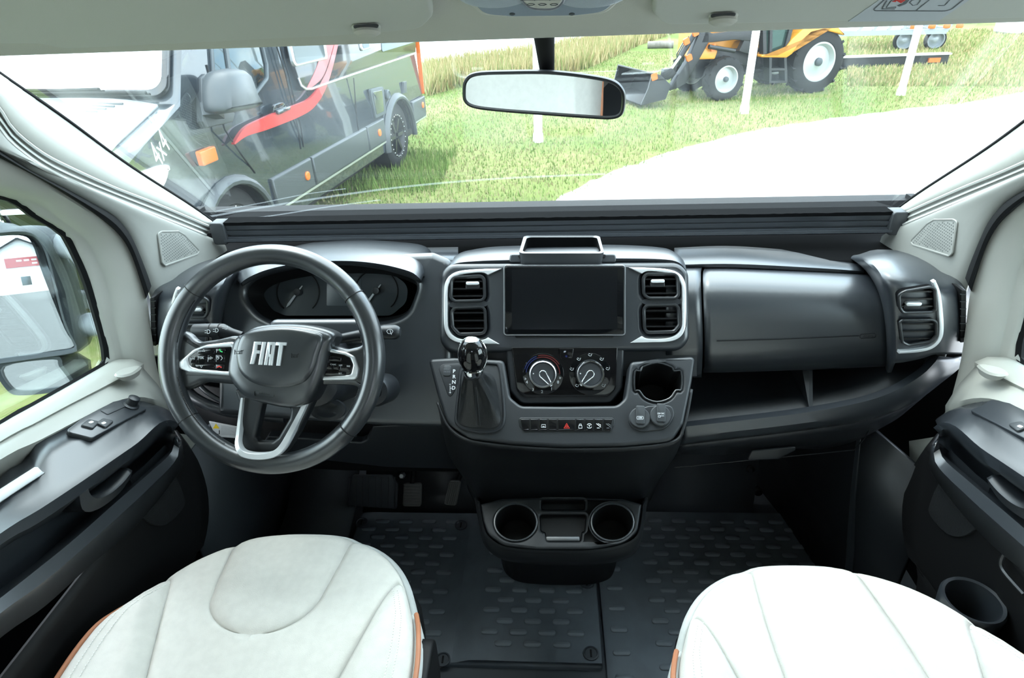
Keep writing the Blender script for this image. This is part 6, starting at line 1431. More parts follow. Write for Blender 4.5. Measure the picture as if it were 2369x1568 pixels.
# ---------------------------------------------------------------- dark camper van on the lawn
SP0 = at(925, 395, Z=GZ); _e = V((0.141, 1, 0)).normalized()
SPF = Fr(SP0, _e, (0, 0, 1)); TUM = 0.15
SPU = Fr(SPF.pt(0, 1.1, 0), _e, V((0, 0, 1)) - SPF.en * TUM)
M_VPAINT = mat('dark_blue_grey_paint', (0.03, 0.04, 0.05), 0.14, metal=0.3, spec=0.6, coat=1.0)
M_VBLK = mat('gloss_black_foil', (0.0072, 0.0084, 0.0102), 0.07, spec=0.6, coat=0.6)
M_VCLAD = mat('grey_cladding', (0.048, 0.0552, 0.06), 0.42, spec=0.5)
M_VGLS = mat('van_window', (0.064, 0.0832, 0.0896), 0.03, metal=0.85, spec=0.5)
M_VTRM = mat('van_silver_trim', (0.6, 0.63, 0.65), 0.3, metal=0.8)
M_ORG = mat('orange_lens', (0.65, 0.14, 0.02), 0.3); M_REDF = mat('red_foil', (0.38, 0.02, 0.025), 0.35, coat=0.4)
M_TYRE = mat('tyre_rubber', (0.0063, 0.0066, 0.007), 0.75, bump=0.5, bscale=60)
M_RIMB = mat('black_alloy', (0.008, 0.0084, 0.0088), 0.35)
M_SHADE = mat('white_window_blind', (0.86, 0.88, 0.90), 0.25, coat=1.0)
M_HOODGLARE = mat('glare_hood_paint', (0.62, 0.66, 0.70), 0.22, metal=0.25, coat=1.0)  # sun glare on the hood top put into a silver-white colour
van = thing('camper_van', SPF.pt(-1.5, 0, -1.0), 'dark blue-grey camper van with red swoosh on the lawn', 'camper van')
def tumble(b):
    for v in b.bm.verts:
        d = v.co - SPF.O; h = d.dot(SPF.en); z = d.z
        if z > 1.1: v.co += SPF.en * (-(z - 1.1) * TUM if h > -0.98 else (z - 1.1) * TUM)
        s = d.dot(SPF.ex)
        if s < -3.4: v.co += SPF.en * ((-1 if h > -0.98 else 1) * 0.16 * ((-3.4 - s) / 0.85) ** 2)
    return b
FW_S, RW_S = -3.31, 0.16
def archpts(c, r, n=14): return [(c + r * math.cos(math.pi * k / n), 0.36 + r * math.sin(math.pi * k / n)) for k in range(n + 1)]
prof = [(1.22, 0.42), (1.26, 2.6), (1.1, 2.78), (-2.35, 2.78), (-2.62, 2.62), (-2.72, 2.5), (-3.52, 1.38), (-3.72, 1.30), (-4.05, 1.14), (-4.2, 0.98), (-4.26, 0.80), (-4.24, 0.34)] + archpts(FW_S, 0.47)[::-1][0:0]
prof2 = [(1.22, 0.42), (1.26, 2.6), (1.1, 2.78), (-2.35, 2.78), (-2.62, 2.62), (-2.72, 2.5), (-3.12, 1.94), (-3.52, 1.38), (-3.72, 1.30), (-3.9, 1.22), (-4.05, 1.14), (-4.2, 0.98), (-4.26, 0.80), (-4.24, 0.34), (FW_S - 0.47, 0.34)] + archpts(FW_S, 0.46)[::-1] + [(FW_S + 0.47, 0.30), (-1.6, 0.30), (RW_S - 0.49, 0.30)] + archpts(RW_S, 0.48)[::-1] + [(RW_S + 0.49, 0.36)]
b = B()
rows = []
for h, ins_ in ((-1.96, 0.05), (-1.94, 0.015), (-1.90, 0.0), (-1.3, -0.0), (-0.98, -0.0), (-0.66, 0.0), (-0.06, 0.0), (-0.02, 0.012), (0.0, 0.03)):
    rows.append([SPF.pt(x, y, h) for x, y in inset(prof2, ins_ * 0.6)])
b.loft(rows, cu=True, cap0=True, cap1=True); ob('body', tumble(b), M_VPAINT, van, ang=30)
b = B(); b.plate(SPF, [(-4.0, 0.2), (1.1, 0.25), (1.1, 0.9), (-4.0, 0.9)], -1.85, -0.12); ob('underbody', b, M_DEEP, van)
def wheel(F, s, z, r, wd, h, parent, rim_mat, rr, studs=0, lugs=0, hub=None, sp=0, name='wheel'):
    P = F.pt(s, z, h); FW = Fr(P, F.ex, F.ey)
    b = B(); b.lathe(FW, [(rr, -wd), (r * 0.9, -wd), (r * 0.985, -wd * 0.9), (r, -wd * 0.75), (r, -wd * 0.25), (r * 0.985, -wd * 0.08), (r * 0.92, 0.0), (rr * 1.05, 0.004), (rr, -0.01)], 40, cap0=True, cap1=False); w_ = ob(name, b, M_TYRE, parent)
    b = B(); b.lathe(FW, [(rr * 1.0, -0.012), (rr * 1.01, 0.0), (rr * 0.93, 0.002), (rr * 0.86, -0.03), (rr * 0.80, -0.08), (rr * 0.5, -0.07), (rr * 0.35, -0.045), (rr * 0.15, -0.04)], 40, cap0=False); ob('rim', b, rim_mat, w_)
    if sp:
        for k in range(sp):
            a = 2 * math.pi * k / sp; b = B(); b.bar(FW.pt(rr * 0.2 * math.cos(a), rr * 0.2 * math.sin(a), -0.03), FW.pt(rr * 0.84 * math.cos(a), rr * 0.84 * math.sin(a), -0.02), rr * 0.16, 0.03, up=FW.en); ob('rim_spoke', b, rim_mat, w_)
    if studs:
        for k in range(studs):
            a = 2 * math.pi * k / studs; b = B(); b.lathe(FW, [(0.008, -0.002), (0.008, 0.006), (0.004, 0.009)], 8, rr * 0.96 * math.cos(a), rr * 0.96 * math.sin(a)); ob('rim_bolt', b, M_CHR, w_)
    if lugs:
        for k in range(lugs):
            for sd in (0, 1):
                a = 2 * math.pi * (k + 0.5 * sd) / lugs; da = math.pi / lugs * 0.9
                h0_, h1_ = (-wd * 0.5, -0.0) if sd == 0 else (-wd * 0.5, -wd)
                b = B(); b.bar(FW.pt(r * 0.985 * math.cos(a), r * 0.985 * math.sin(a), h0_), FW.pt(r * 0.975 * math.cos(a + da), r * 0.975 * math.sin(a + da), h1_), r * 0.085, r * 0.09, up=V((FW.ex * math.cos(a) + FW.ey * math.sin(a)))); ob('lug', b, M_TYRE, w_)
    if hub:
        b = B(); b.lathe(FW, [(hub, -0.06), (hub, 0.0), (hub * 0.8, 0.015), (hub * 0.4, 0.02)], 16); ob('hub', b, M_OUTBLK, w_)
    return w_
wheel(SPF, RW_S, 0.385, 0.385, 0.25, -0.03, van, M_RIMB, 0.25, studs=24, sp=6)
wheel(SPF, FW_S, 0.385, 0.385, 0.25, -0.03, van, M_RIMB, 0.25, studs=24, sp=6)
def sdec(name, pts, h0, h1, mt, F=SPF, r=0.0, rad=0.0, parent=van, px=True, holes=()):
    b = B(); b.plate(F, fil(F.pl(pts, h1) if px else pts, rad, 4), h0, h1, r, holes=holes); return ob(name, b, mt, parent)
for c, r_ in ((FW_S, 0.46), (RW_S, 0.48)):
    b = B(); b.tube([SPF.pt(x, y, 0.015) for x, y in [(c + r_, 0.30)] + archpts(c, r_) + [(c - r_, 0.30)]], 0.045, 8, ry=0.03); ob('arch_flare', b, M_VCLAD, van)
for s0_, s1_ in ((FW_S + 0.52, -2.12), (-2.10, -0.85), (-0.83, RW_S - 0.50), (RW_S + 0.50, 1.16)):
    b = B(); b.plate(SPF, [(s0_, 0.44), (s1_, 0.44), (s1_, 0.69), (s0_, 0.69)], -0.01, 0.028, 0.02, seg=3); ob('side_cladding', b, M_VCLAD, van, wn=True)
for s0_, s1_ in ((FW_S + 0.50, RW_S - 0.48), (RW_S + 0.50, 1.16)):
    b = B(); b.bar(SPF.pt(s0_, 0.43, 0.01), SPF.pt(s1_, 0.43, 0.01), 0.02, 0.02); ob('cladding_edge', b, M_VTRM, van)
# side decor
panelp = [(663, 70), (675, 130), (690, 178), (700, 203), (716, 208), (800, 178), (962, 123), (962, 60)]
sdec('side_panel', panelp, -0.02, 0.012, M_VBLK, SPU, 0.004)
b = B(); b.tube([SPU.pt(*SPU.px(x, y, 0.014), 0.014) for x, y in [(690, 180), (697, 198), (707, 206), (720, 206), (800, 178), (962, 123)]], 0.010, 6); ob('panel_trim', b, M_VTRM, van)
def swoosh(F, cl, mt, name):
    P = cr([F.px(x, y, 0.016) for x, y, _ in cl], 5); Wd = cr([(w_,) for _, _, w_ in cl], 5); l, r = [], []
    for i in range(len(P)):
        t = V(P[min(i + 1, len(P) - 1)]) - V(P[max(i - 1, 0)]); t.normalize(); n_ = V((-t.y, t.x)) * (Wd[i][0] / 2); l.append(tuple(V(P[i]) + n_)); r.append(tuple(V(P[i]) - n_))
    b = B(); b.plate(F, l + r[::-1], -0.01, 0.016); return ob(name, b, mt, van)
swoosh(SPF, [(543, 333, 0.01), (570, 305, 0.06), (610, 288, 0.09), (650, 272, 0.10), (690, 256, 0.10), (720, 240, 0.09), (742, 214, 0.08)], M_REDF, 'red_swoosh')
swoosh(SPU, [(736, 222, 0.08), (750, 195, 0.075), (762, 165, 0.06), (774, 120, 0.055), (783, 80, 0.05)], M_REDF, 'red_swoosh')
swoosh(SPU, [(712, 205, 0.02), (738, 170, 0.10), (752, 130, 0.13), (763, 85, 0.16)], M_REDF, 'red_swoosh')
# windows
dw = sdec('door_window', [(488, 100), (601, 96), (614, 150), (615, 180), (590, 212), (555, 232), (508, 246), (498, 205), (490, 140)], -0.03, 0.008, M_VGLS, SPU, 0.003, 0.03)
b = B(); b.bar(SPU.pt(*SPU.px(521, 100, 0.012), 0.012), SPU.pt(*SPU.px(540, 236, 0.012), 0.012), 0.03, 0.02, up=SPU.en); ob('window_divider', b, M_OUTBLK, dw)
b = B(); b.tube([SPU.pt(*SPU.px(x, y, 0.01), 0.01) for x, y in fil([(488, 96), (603, 92), (617, 150), (618, 182), (592, 216), (556, 236), (506, 250), (496, 205)], 12)], 0.014, 6, closed=True); ob('window_rubber', b, M_OUTBLK, dw)
wf = sdec('side_window', [(664, 70), (682, 155), (760, 136), (746, 60)], 0.0, 0.03, M_VTRM, SPU, 0.006, 0.04)
sdec('window_glass', [(669, 70), (686, 149), (753, 132), (741, 60)], 0.02, 0.033, M_VGLS, SPU, 0.0, 0.03, wf)
wf = sdec('side_window', [(826, 60), (838, 118), (859, 112), (851, 60)], 0.0, 0.03, M_VTRM, SPU, 0.006, 0.03)
sdec('window_glass', [(831, 60), (841, 113), (855, 109), (848, 60)], 0.02, 0.033, M_VGLS, SPU, 0.0, 0.02, wf)
sdec('rear_window_strip', [(880, 60), (884, 120), (957, 98), (957, 60)], 0.010, 0.016, M_VGLS, SPU, 0.0, 0.02)
# hatch, inlet, handle, lamps
hh = sdec('service_hatch', [(857, 207), (887, 200), (894, 262), (870, 274)], -0.01, 0.02, M_OUTBLK, SPF, 0.004, 0.03)
sdec('hatch_door', [(862, 213), (884, 208), (889, 257), (872, 265)], 0.015, 0.026, M_VPAINT, SPF, 0.003, 0.02, hh)
p_ = SPF.px(895, 219); b = B(); b.lathe(SPF, [(0.055, -0.01), (0.055, 0.02), (0.04, 0.03), (0.03, 0.02)], 20, *p_); ob('power_inlet', b, M_OUTBLK, van)
sdec('reflector_post', [(935, 190), (941, 188), (942, 214), (936, 216)], -0.01, 0.02, M_VCLAD, SPF, 0.004)
p_ = SPF.px(648, 258); b = B(); b.plate(SPF, rrect(p_[0], p_[1], 0.20, 0.12, 0.05), -0.02, 0.004, 0.003); hd = ob('door_handle', b, M_VBLK, van)
b = B(); b.bar(SPF.pt(p_[0] - 0.10, p_[1] + 0.01, 0.03), SPF.pt(p_[0] + 0.10, p_[1] + 0.01, 0.03), 0.03, 0.035, r=0.01); ob('handle_grip', b, M_VPAINT, hd)
for x, y in ((711, 407), (878, 307), (978, 243)):
    p_ = SPF.px(x, y, 0.03); b = B(); b.plate(SPF, rrect(p_[0], p_[1], 0.07, 0.075, 0.03), 0.0, 0.042, 0.008); ob('marker_lamp', b, M_ORG, van)
p_ = SPF.px(483, 361, 0.01); b = B(); b.plate(SPF, rrect(p_[0], p_[1], 0.17, 0.095, 0.012), -0.02, 0.018, 0.008); ob('side_indicator', b, M_ORG, van)
for pts in ([(636, 95), (660, 170), (690, 300), (696, 345)], [(643, 92), (667, 170), (697, 300), (702, 340)], [(478, 150), (500, 230), (520, 300), (560, 360), (590, 400)], [(818, 180), (826, 280), (836, 345)]):
    F_ = SPF; b = B()
    P = []
    for x, y in pts:
        a = SPF.px(x, y, 0.002)
        if a[1] > 1.1: q = SPU.px(x, y, 0.002); P.append(SPU.pt(q[0], q[1], 0.002))
        else: P.append(SPF.pt(a[0], a[1], 0.002))
    b.tube(P, 0.006, 5); ob('door_gap', b, M_DEEP, van)
text('4x4', SPU, *SPU.px(362, 348, 0.01), 0.22, M_ICON, van, h=0.14, rot=-0.15) if False else None
# wing mirror of the van
FMv = SPF.off(0.16)
b = B(); o_ = cr(FMv.pl([(500, 250), (497, 205), (503, 175), (515, 162), (540, 158), (556, 164), (566, 185), (576, 212), (588, 236), (584, 250), (548, 259), (512, 264)]), 4, True)
b.loft([[FMv.pt(x, y, h) for x, y in inset(o_, d)] for d, h in ((0.04, -0.12), (0.01, -0.10), (0.0, -0.03), (0.01, 0.05), (0.04, 0.09))], cu=True, cap0=True, cap1=True); mv = ob('wing_mirror', b, M_VCLAD, van, ang=60)
b = B(); b.plate(SPU, SPU.pl([(466, 180), (476, 170), (497, 215), (545, 262), (540, 282), (480, 296), (470, 280)], 0.02), -0.03, 0.02, 0.01); ob('mirror_base', b, M_VCLAD, van)
b = B(); b.bar(FMv.pt(*FMv.px(515, 250), -0.1), SPF.pt(*SPF.px(500, 262), 0.0), 0.10, 0.08); ob('mirror_arm', b, M_VCLAD, mv)
# front: windscreen with white blind, hood, wipers, headlamp, 4x4 lettering
Pa, Pb = SPF.pt(-3.54, 1.41, 0), SPF.pt(-2.74, 2.53, 0)
FWs = Fr(Pa - SPF.en * 0.98, SPF.en, Pb - Pa)
if FWs.en.y > 0: FWs = Fr(FWs.O, -SPF.en, Pb - Pa)
sg = 1 if FWs.ex.dot(SPF.en) > 0 else -1
b = B(); b.plate(FWs, fil([(-0.88, 0.02), (0.88, 0.02), (0.72, 1.36), (-0.72, 1.36)], 0.08, 5), -0.02, 0.012, 0.004); ws = ob('windscreen', b, M_VBLK, van)
b = B(); b.plate(FWs, fil([(-0.84, 0.06), (0.84, 0.06), (0.69, 1.33), (-0.69, 1.33)], 0.08, 5), 0.0, 0.015); ob('white_blind', b, M_SHADE, ws)
b = B(); b.tube([FWs.pt(x, 0.045 + 0.02 * abs(x), 0.03) for x in (-0.7, -0.3, 0.1, 0.4)], 0.014, 6); ob('wiper', b, M_DEEP, ws)
b = B(); b.tube([FWs.pt(x, 0.03, 0.03) for x in (-0.1, 0.3, 0.75)], 0.012, 6); ob('wiper', b, M_DEEP, ws)
# hood shell over the nose
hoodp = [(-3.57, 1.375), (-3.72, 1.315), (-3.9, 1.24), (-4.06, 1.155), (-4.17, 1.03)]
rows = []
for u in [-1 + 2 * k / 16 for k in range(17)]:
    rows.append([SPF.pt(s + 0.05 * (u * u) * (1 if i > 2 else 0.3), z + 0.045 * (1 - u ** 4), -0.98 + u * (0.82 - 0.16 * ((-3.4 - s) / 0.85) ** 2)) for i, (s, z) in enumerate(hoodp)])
ob('hood', B().loft(rows), M_HOODGLARE, van, solid=(0.02, 0))
for k in range(4):
    b = B(); b.tube([SPF.pt(-3.62 - 0.03 * k, 1.40 - 0.011 * k, -0.98 + u) for u in (-0.6 + 0.05 * k, 0, 0.62 - 0.04 * k)], 0.006, 5); ob('cowl_louvre', b, M_VCLAD, van)
hl_ = cr(SPF.pl([(332, 412), (360, 395), (396, 381), (398, 400), (394, 425), (384, 446), (376, 452), (355, 440)], 0.0), 4, True)
b = B(); b.plate(SPF, hl_, -0.16, 0.03, 0.03); hl2 = ob('headlamp', tumble(b), mat('headlamp_lens', (0.75, 0.78, 0.8), 0.08, coat=1.0), van)
b = B(); b.tube([SPF.pt(*SPF.px(x, y, 0.0), -0.03) for x, y in [(336, 410), (362, 399), (394, 386)]], 0.014, 6); ob('lamp_strip', tumble(b), M_CHR, hl2)
F4 = Fr(SPF.pt(*SPF.px(362, 346, -0.02), -0.015), (SPF.ex * 1 + SPF.en * -0.33), V((0, 0, 1)) - SPF.en * 0.12)
text('4x4', F4, 0.0, 0.0, 0.20, M_ICON, van, h=0.02, rot=0.25, sx=0.9)
b = B(); b.plate(SPF, rrect(1.245, 1.3, 0.008, 1.2, 0.003), -0.06, -0.004, 0.001); ob('tail_lamp', b, M_ORG, van)
# black grille with bright bars and round emblem on the nose
FG = Fr(SPF.pt(-4.265, 0.0, -0.98), SPF.en, (0, 0, 1))
if FG.en.y > 0: FG = Fr(FG.O, -SPF.en, (0, 0, 1))
b = B(); b.plate(FG, fil([(-0.62, 0.40), (0.62, 0.40), (0.66, 0.70), (0.52, 1.04), (-0.52, 1.04), (-0.66, 0.70)], 0.06, 5), -0.02, 0.012, 0.008); gr = ob('grille', b, M_VBLK, van)
for z_, w_ in ((0.92, 0.46), (0.79, 0.50), (0.685, 0.50)):
    for s in (-1, 1):
        b = B(); b.bar(FG.pt(s * 0.15, z_ - 0.02, 0.03), FG.pt(s * w_, z_, 0.02), 0.03, 0.032, up=FG.en, r=0.008); ob('grille_bar', b, M_POLE, gr)
b = B(); b.tube([FG.pt(0.12 * math.cos(a), 0.82 + 0.12 * math.sin(a), 0.03) for a in [2 * math.pi * k / 32 for k in range(32)]], 0.012, 8, closed=True); em = ob('emblem_ring', b, M_CHR, gr)
for k in range(3):
    a = math.pi / 2 + 2 * math.pi * k / 3; b = B(); b.tube([FG.pt(0, 0.82, 0.03), FG.pt(0.115 * math.cos(a), 0.82 + 0.115 * math.sin(a), 0.03)], [0.016, 0.004], 6); ob('emblem_spoke', b, M_CHR, em)
b = B(); b.plate(FG, fil([(-0.85, 0.26), (0.85, 0.26), (0.85, 0.40), (-0.85, 0.40)], 0.04), -0.06, 0.02, 0.02); ob('bumper', b, M_VCLAD, van)

# ---------------------------------------------------------------- orange tractor with front loader
T0_, T1_ = at(1890, 215, Z=GZ), at(1690, 233, Z=GZ); _te = (T0_ - T1_); _te.z = 0; _te.normalize()
TF = Fr(T0_, _te, (0, 0, 1))
M_TORG = mat('tractor_orange', (0.62, 0.25, 0.02), 0.4, coat=0.3); M_TBLK = mat('tractor_black', (0.012, 0.0136, 0.0152), 0.4); M_TGLS = mat('tractor_glass', (0.04, 0.08, 0.068), 0.08, metal=0.4)
M_TRIMW = mat('tractor_rim_grey', (0.40, 0.43, 0.43), 0.4, metal=0.3); M_ROD = mat('cylinder_rod', (0.6, 0.62, 0.63), 0.15, metal=1.0)
trac = thing('tractor', TF.pt(-0.9, 0, -0.6), 'orange compact tractor with black front loader on the grass', 'tractor')
def tdec(name, pts, h0, h1, mt, r=0.0, rad=0.0, parent=trac):
    b = B(); b.plate(TF, fil(TF.pl(pts, h1), rad, 4), h0, h1, r); return ob(name, b, mt, parent)
RWc, RWr = -0.08, 0.525; FWc_, FWr_ = -1.90, 0.355
for h in (0.0, -1.15):
    wheel(TF, RWc, RWr, RWr, 0.34, h, trac, M_TRIMW, 0.325, lugs=14, hub=0.07, name='rear_wheel')
    w_ = wheel(TF, FWc_, FWr_, FWr_, 0.24, h - 0.03, trac, M_TRIMW, 0.22, lugs=12, hub=0.045, name='front_wheel')
tdec('fender', [(1762, 127), (1800, 125), (1815, 116), (1834, 90), (1858, 68), (1885, 58), (1935, 57), (1960, 84), (1945, 79), (1905, 69), (1877, 76), (1852, 98), (1833, 125), (1820, 134), (1762, 133)], -0.40, 0.03, M_TORG, 0.02, 0.02)
b = B(); b.plate(TF, TF.pl([(1800, 125), (1834, 90), (1858, 68), (1885, 50), (1885, 20), (1800, 20)], -0.1), -1.2, -0.4); ob('far_fender', b, M_TORG, trac)
# chassis, hood, cab
b = B(); b.plate(TF, [(-2.3, 0.35), (0.2, 0.35), (0.2, 0.75), (-2.3, 0.75)], -0.85, -0.40, 0.02); ob('chassis', b, M_TBLK, trac)
b = B(); b.plate(TF, [(-2.45, 0.72), (-1.25, 0.72), (-1.25, 1.45), (-2.2, 1.38), (-2.45, 1.30)], -0.85, -0.36, 0.05); ob('hood', b, M_TORG, trac, wn=True)
tdec('hood_stripe', [(1640, 95), (1735, 78), (1735, 88), (1700, 96), (1690, 112), (1640, 108)], -0.4, -0.33, M_TORG, 0.01)
tdec('hood_guard', [(1640, 78), (1735, 66), (1735, 74), (1640, 87)], -0.4, -0.34, M_TBLK, 0.01)
tdec('nose_panel', [(1612, 138), (1622, 110), (1662, 116), (1654, 137)], -0.55, -0.10, M_TORG, 0.02, 0.03)
tdec('engine_block', [(1655, 117), (1750, 110), (1765, 150), (1700, 155), (1640, 145)], -0.8, -0.25, M_TBLK, 0.02)
for pts in ([(1764, 20), (1772, 20), (1774, 128), (1766, 128)], [(1783, 20), (1789, 20), (1786, 130), (1780, 130)], [(1838, 20), (1846, 20), (1820, 125), (1812, 125)]): tdec('cab_post', pts, -0.12, 0.0, M_TBLK)
tdec('cab_glass', [(1788, 20), (1842, 20), (1816, 124), (1786, 124)], -0.08, -0.05, M_TGLS)
tdec('cab_door', [(1768, 20), (1784, 20), (1782, 126), (1768, 126)], -0.08, -0.05, M_TGLS)
b = B(); b.plate(TF, [(-1.15, 1.2), (0.1, 1.2), (0.1, 2.3), (-1.15, 2.3)], -1.1, -0.15, 0.05); ob('cab_body', b, mat('cab_interior', (0.032, 0.048, 0.044), 0.5), trac)
for pts in ([(1780, 128), (1786, 128), (1785, 190), (1780, 190)], [(1814, 128), (1820, 128), (1822, 190), (1816, 190)]): tdec('step_side', pts, -0.15, 0.02, M_TBLK)
for y in (158, 187): tdec('step_tread', [(1780, y), (1821, y), (1821, y + 5), (1780, y + 5)], -0.25, 0.03, M_TBLK)
# loader
for h in (-0.12, -1.05):
    tdec('loader_arm', [(1633, 70), (1650, 78), (1735, 66), (1750, 78), (1745, 96), (1700, 92), (1650, 98), (1622, 100)], h - 0.06, h + 0.06, M_TBLK, 0.01)
    tdec('loader_boom', [(1622, 68), (1642, 72), (1640, 98), (1588, 192), (1566, 205), (1550, 210), (1556, 196), (1592, 140)], h - 0.06, h + 0.06, M_TBLK, 0.01)
    tdec('loader_post', [(1735, 66), (1752, 66), (1752, 130), (1720, 122), (1710, 118)], h - 0.05, h + 0.05, M_TBLK, 0.01)
    b = B(); b.tube([TF.pt(*TF.px(1612, 70, h), h), TF.pt(*TF.px(1575, 130, h), h)], 0.045, 10); ob('loader_cylinder', b, M_TBLK, trac)
    b = B(); b.tube([TF.pt(*TF.px(1575, 130, h), h), TF.pt(*TF.px(1548, 168, h), h)], 0.026, 10); ob('cylinder_rod', b, M_ROD, trac)
    b = B(); b.tube([TF.pt(*TF.px(1640, 108, h + .08), h + .08), TF.pt(*TF.px(1700, 118, h + .08), h + .08)], 0.035, 10); ob('lift_cylinder', b, M_TBLK, trac)
    tdec('bucket_link', [(1536, 160), (1556, 158), (1566, 170), (1556, 180), (1545, 186), (1532, 180)], h - 0.04, h + 0.04, M_TBLK, 0.01)
for x, y in ((1611, 76), (1596, 134), (1652, 111), (1590, 96)):
    p_ = TF.px(x, y, -0.03); b = B(); b.plate(TF, rrect(p_[0], p_[1], 0.10, 0.10, 0.02, rot=0.4), -0.08, -0.04); ob('reflector_sticker', b, M_ORG, trac)
bk = [(1509, 171), (1530, 176), (1552, 198), (1540, 229), (1483, 243), (1500, 205)]
bl2 = TF.pl(bk, 0.08)
b = B(); b.plate(TF, bl2, 0.05, 0.08); ob('bucket_side', b, M_TBLK, trac)
b = B(); b.plate(TF, bl2, -1.33, -1.30); ob('bucket_side', b, M_TBLK, trac)
shell = [bl2[0], bl2[1], bl2[2], bl2[3], bl2[4]]
b = B(); b.loft([[TF.pt(x, y, 0.06) for x, y in shell], [TF.pt(x, y, -1.31) for x, y in shell]]); ob('bucket_shell', b, M_TBLK, trac, solid=(0.025, 0), ang=20)
p_ = TF.px(1515, 178, 0.1); b = B(); b.plate(TF, rrect(p_[0], p_[1], 0.11, 0.11, 0.02, rot=0.3), 0.08, 0.085); ob('reflector_sticker', b, M_ORG, trac)
# hydraulic hoses
for k in range(4):
    b = B(); b.tube([TF.pt(*TF.px(x + k * 4, y, -0.5), -0.5) for x, y in ((1600, 78), (1580, 100), (1566, 125), (1568, 150))], 0.012, 6); ob('hose', b, M_TGLS, trac)

# ---------------------------------------------------------------- long steel beam, boat trailer, log
pA, pB = at(1950, 160, Z=GZ), at(2192, 152, Z=GZ); dB = (pB - pA).normalized()
bm_ = thing('steel_beam', pA.lerp(pB, 0.5), 'long dark steel beam lying on the grass behind the tractor', 'beam')
FBm = Fr(pA, dB, (0, 0, 1)); LB = (pB - pA).length
for nm, y0_, y1_, d in (('top_flange', 0.23, 0.26, 0.10), ('web', 0.03, 0.24, 0.02), ('bottom_flange', 0.0, 0.03, 0.12)):
    b = B(); b.plate(FBm, [(-1.2, y0_), (LB, y0_), (LB, y1_), (-1.2, y1_)], -0.06 - d, -0.06 + d); ob(nm, b, M_TBLK if nm != 'top_flange' else M_VTRM, bm_)
b = B(); b.plate(FBm, [(LB - 0.45, 0.08), (LB - 0.2, 0.08), (LB - 0.2, 0.17), (LB - 0.45, 0.17)], -0.03, 0.02); ob('marker_plate', b, M_ORG, bm_)
tA, tB = at(1955, 122, Z=GZ), at(2205, 117, Z=GZ); dT = (tB - tA).normalized(); FTr = Fr(tA, dT, (0, 0, 1)); LT = (tB - tA).length
tr = thing('boat_trailer', tA.lerp(tB, 0.5), 'galvanised boat trailer parked far behind the tractor', 'trailer')
M_GALV = mat('galvanised_steel', (0.30, 0.33, 0.35), 0.4, metal=0.4)
for h in (0.0, -1.6):
    b = B(); b.bar(FTr.pt(-0.5, 0.46, h), FTr.pt(LT - 0.3, 0.46, h), 0.10, 0.12); ob('rail', b, M_GALV, tr)
    b = B(); b.bar(FTr.pt(0.6, 0.78, h), FTr.pt(LT + 0.3, 0.78, h), 0.06, 0.09); ob('upper_rail', b, M_GALV, tr)
for k in range(7):
    s = 0.2 + (LT - 0.5) * k / 6
    b = B(); b.bar(FTr.pt(s, 0.50, 0.0), FTr.pt(s, 0.50, -1.6), 0.08, 0.08); ob('crossbar', b, M_GALV, tr)
    b = B(); b.bar(FTr.pt(s, 0.45, 0.0), FTr.pt(s + 0.15, 0.80, 0.0), 0.06, 0.06); ob('bracket', b, M_GALV, tr)
for s in (LT * 0.55, LT * 0.55 + 0.75): wheel(FTr, s, 0.25, 0.25, 0.16, -0.1, tr, M_GALV, 0.2)
b = B(); b.plate(FTr, [(-0.4, 0.42), (1.3, 0.42), (1.3, 0.85), (-0.4, 0.85)], -0.1, 0.0, 0.02); ob('tool_box', b, M_POLE, tr)
for s in (1.5, LT - 0.35, LT - 0.05, LT - 0.7): b = B(); b.plate(FTr, rrect(s, 0.58, 0.16, 0.10, 0.03), 0.05, 0.10, 0.01); ob('trailer_lamp', b, M_ORG, tr)
p = at(1526, 112, Z=GZ); b = B(); b.tube([p + V((-0.35, 0.1, 0.10)), p + V((0, 0, 0.11)), p + V((0.4, -0.05, 0.10))], 0.10, 10); tag(ob('log', b, mat('weathered_wood', (0.22, 0.20, 0.18), 0.9, var=0.3, vscale=10)), 'weathered log lying on the grass left of the loader', 'log')
p = at(2350, 82, Z=GZ); b = B(); b.box(p + V((1.2, 0.5, 0.5)), (2.6, 1.0, 1.0), r=0.06); tag(ob('concrete_block', b, mat('concrete', (0.5, 0.5, 0.5), 0.9, var=0.15)), 'pale concrete block at the end of the grass bank', 'block')

# ---------------------------------------------------------------- driver door mirror, its neighbours
mc = at(85, 690, X=-1.15)
r_in = (mc - CAM).normalized(); r_out = V((-0.22, -0.97, 0.0)).normalized()
c_dir = ray(62, 648).normalized(); nm_ = (r_out - c_dir).normalized()
FWM = Fr(mc, V((0, 0, 1)).cross(nm_), V((0, 0, 1)))
if FWM.en.dot(nm_) < 0: FWM = Fr(mc, nm_.cross(V((0, 0, 1))), V((0, 0, 1)))
# tilt the plane so that its normal is nm_
_ex = V((0, 0, 1)).cross(nm_).normalized(); FWM = Fr(mc, _ex, nm_.cross(_ex))
wm = thing('wing_mirror', mc, 'large dark grey wing mirror outside the driver window', 'wing mirror')
mg = cr(FWM.pl([(-60, 552), (0, 546), (52, 546), (74, 566), (98, 635), (148, 760), (170, 800), (120, 812), (0, 832), (-60, 842)]), 4, True)
mo2 = cr(FWM.pl([(-80, 545), (0, 533), (70, 530), (104, 552), (125, 600), (160, 740), (186, 795), (180, 815), (100, 828), (0, 842), (-80, 852)]), 4, True)
n0 = rs(mo2, 60, True)
b = B(); b.loft([[FWM.pt(x, y, h) for x, y in inset(n0, d)] for d, h in ((0.05, -0.16), (0.015, -0.12), (0.0, -0.05), (0.0, 0.004), (0.004, 0.010), (0.012, 0.004), (0.013, -0.01))], cu=True, cap0=True); ob('mirror_housing', b, M_OUTBLK, wm, ang=60)
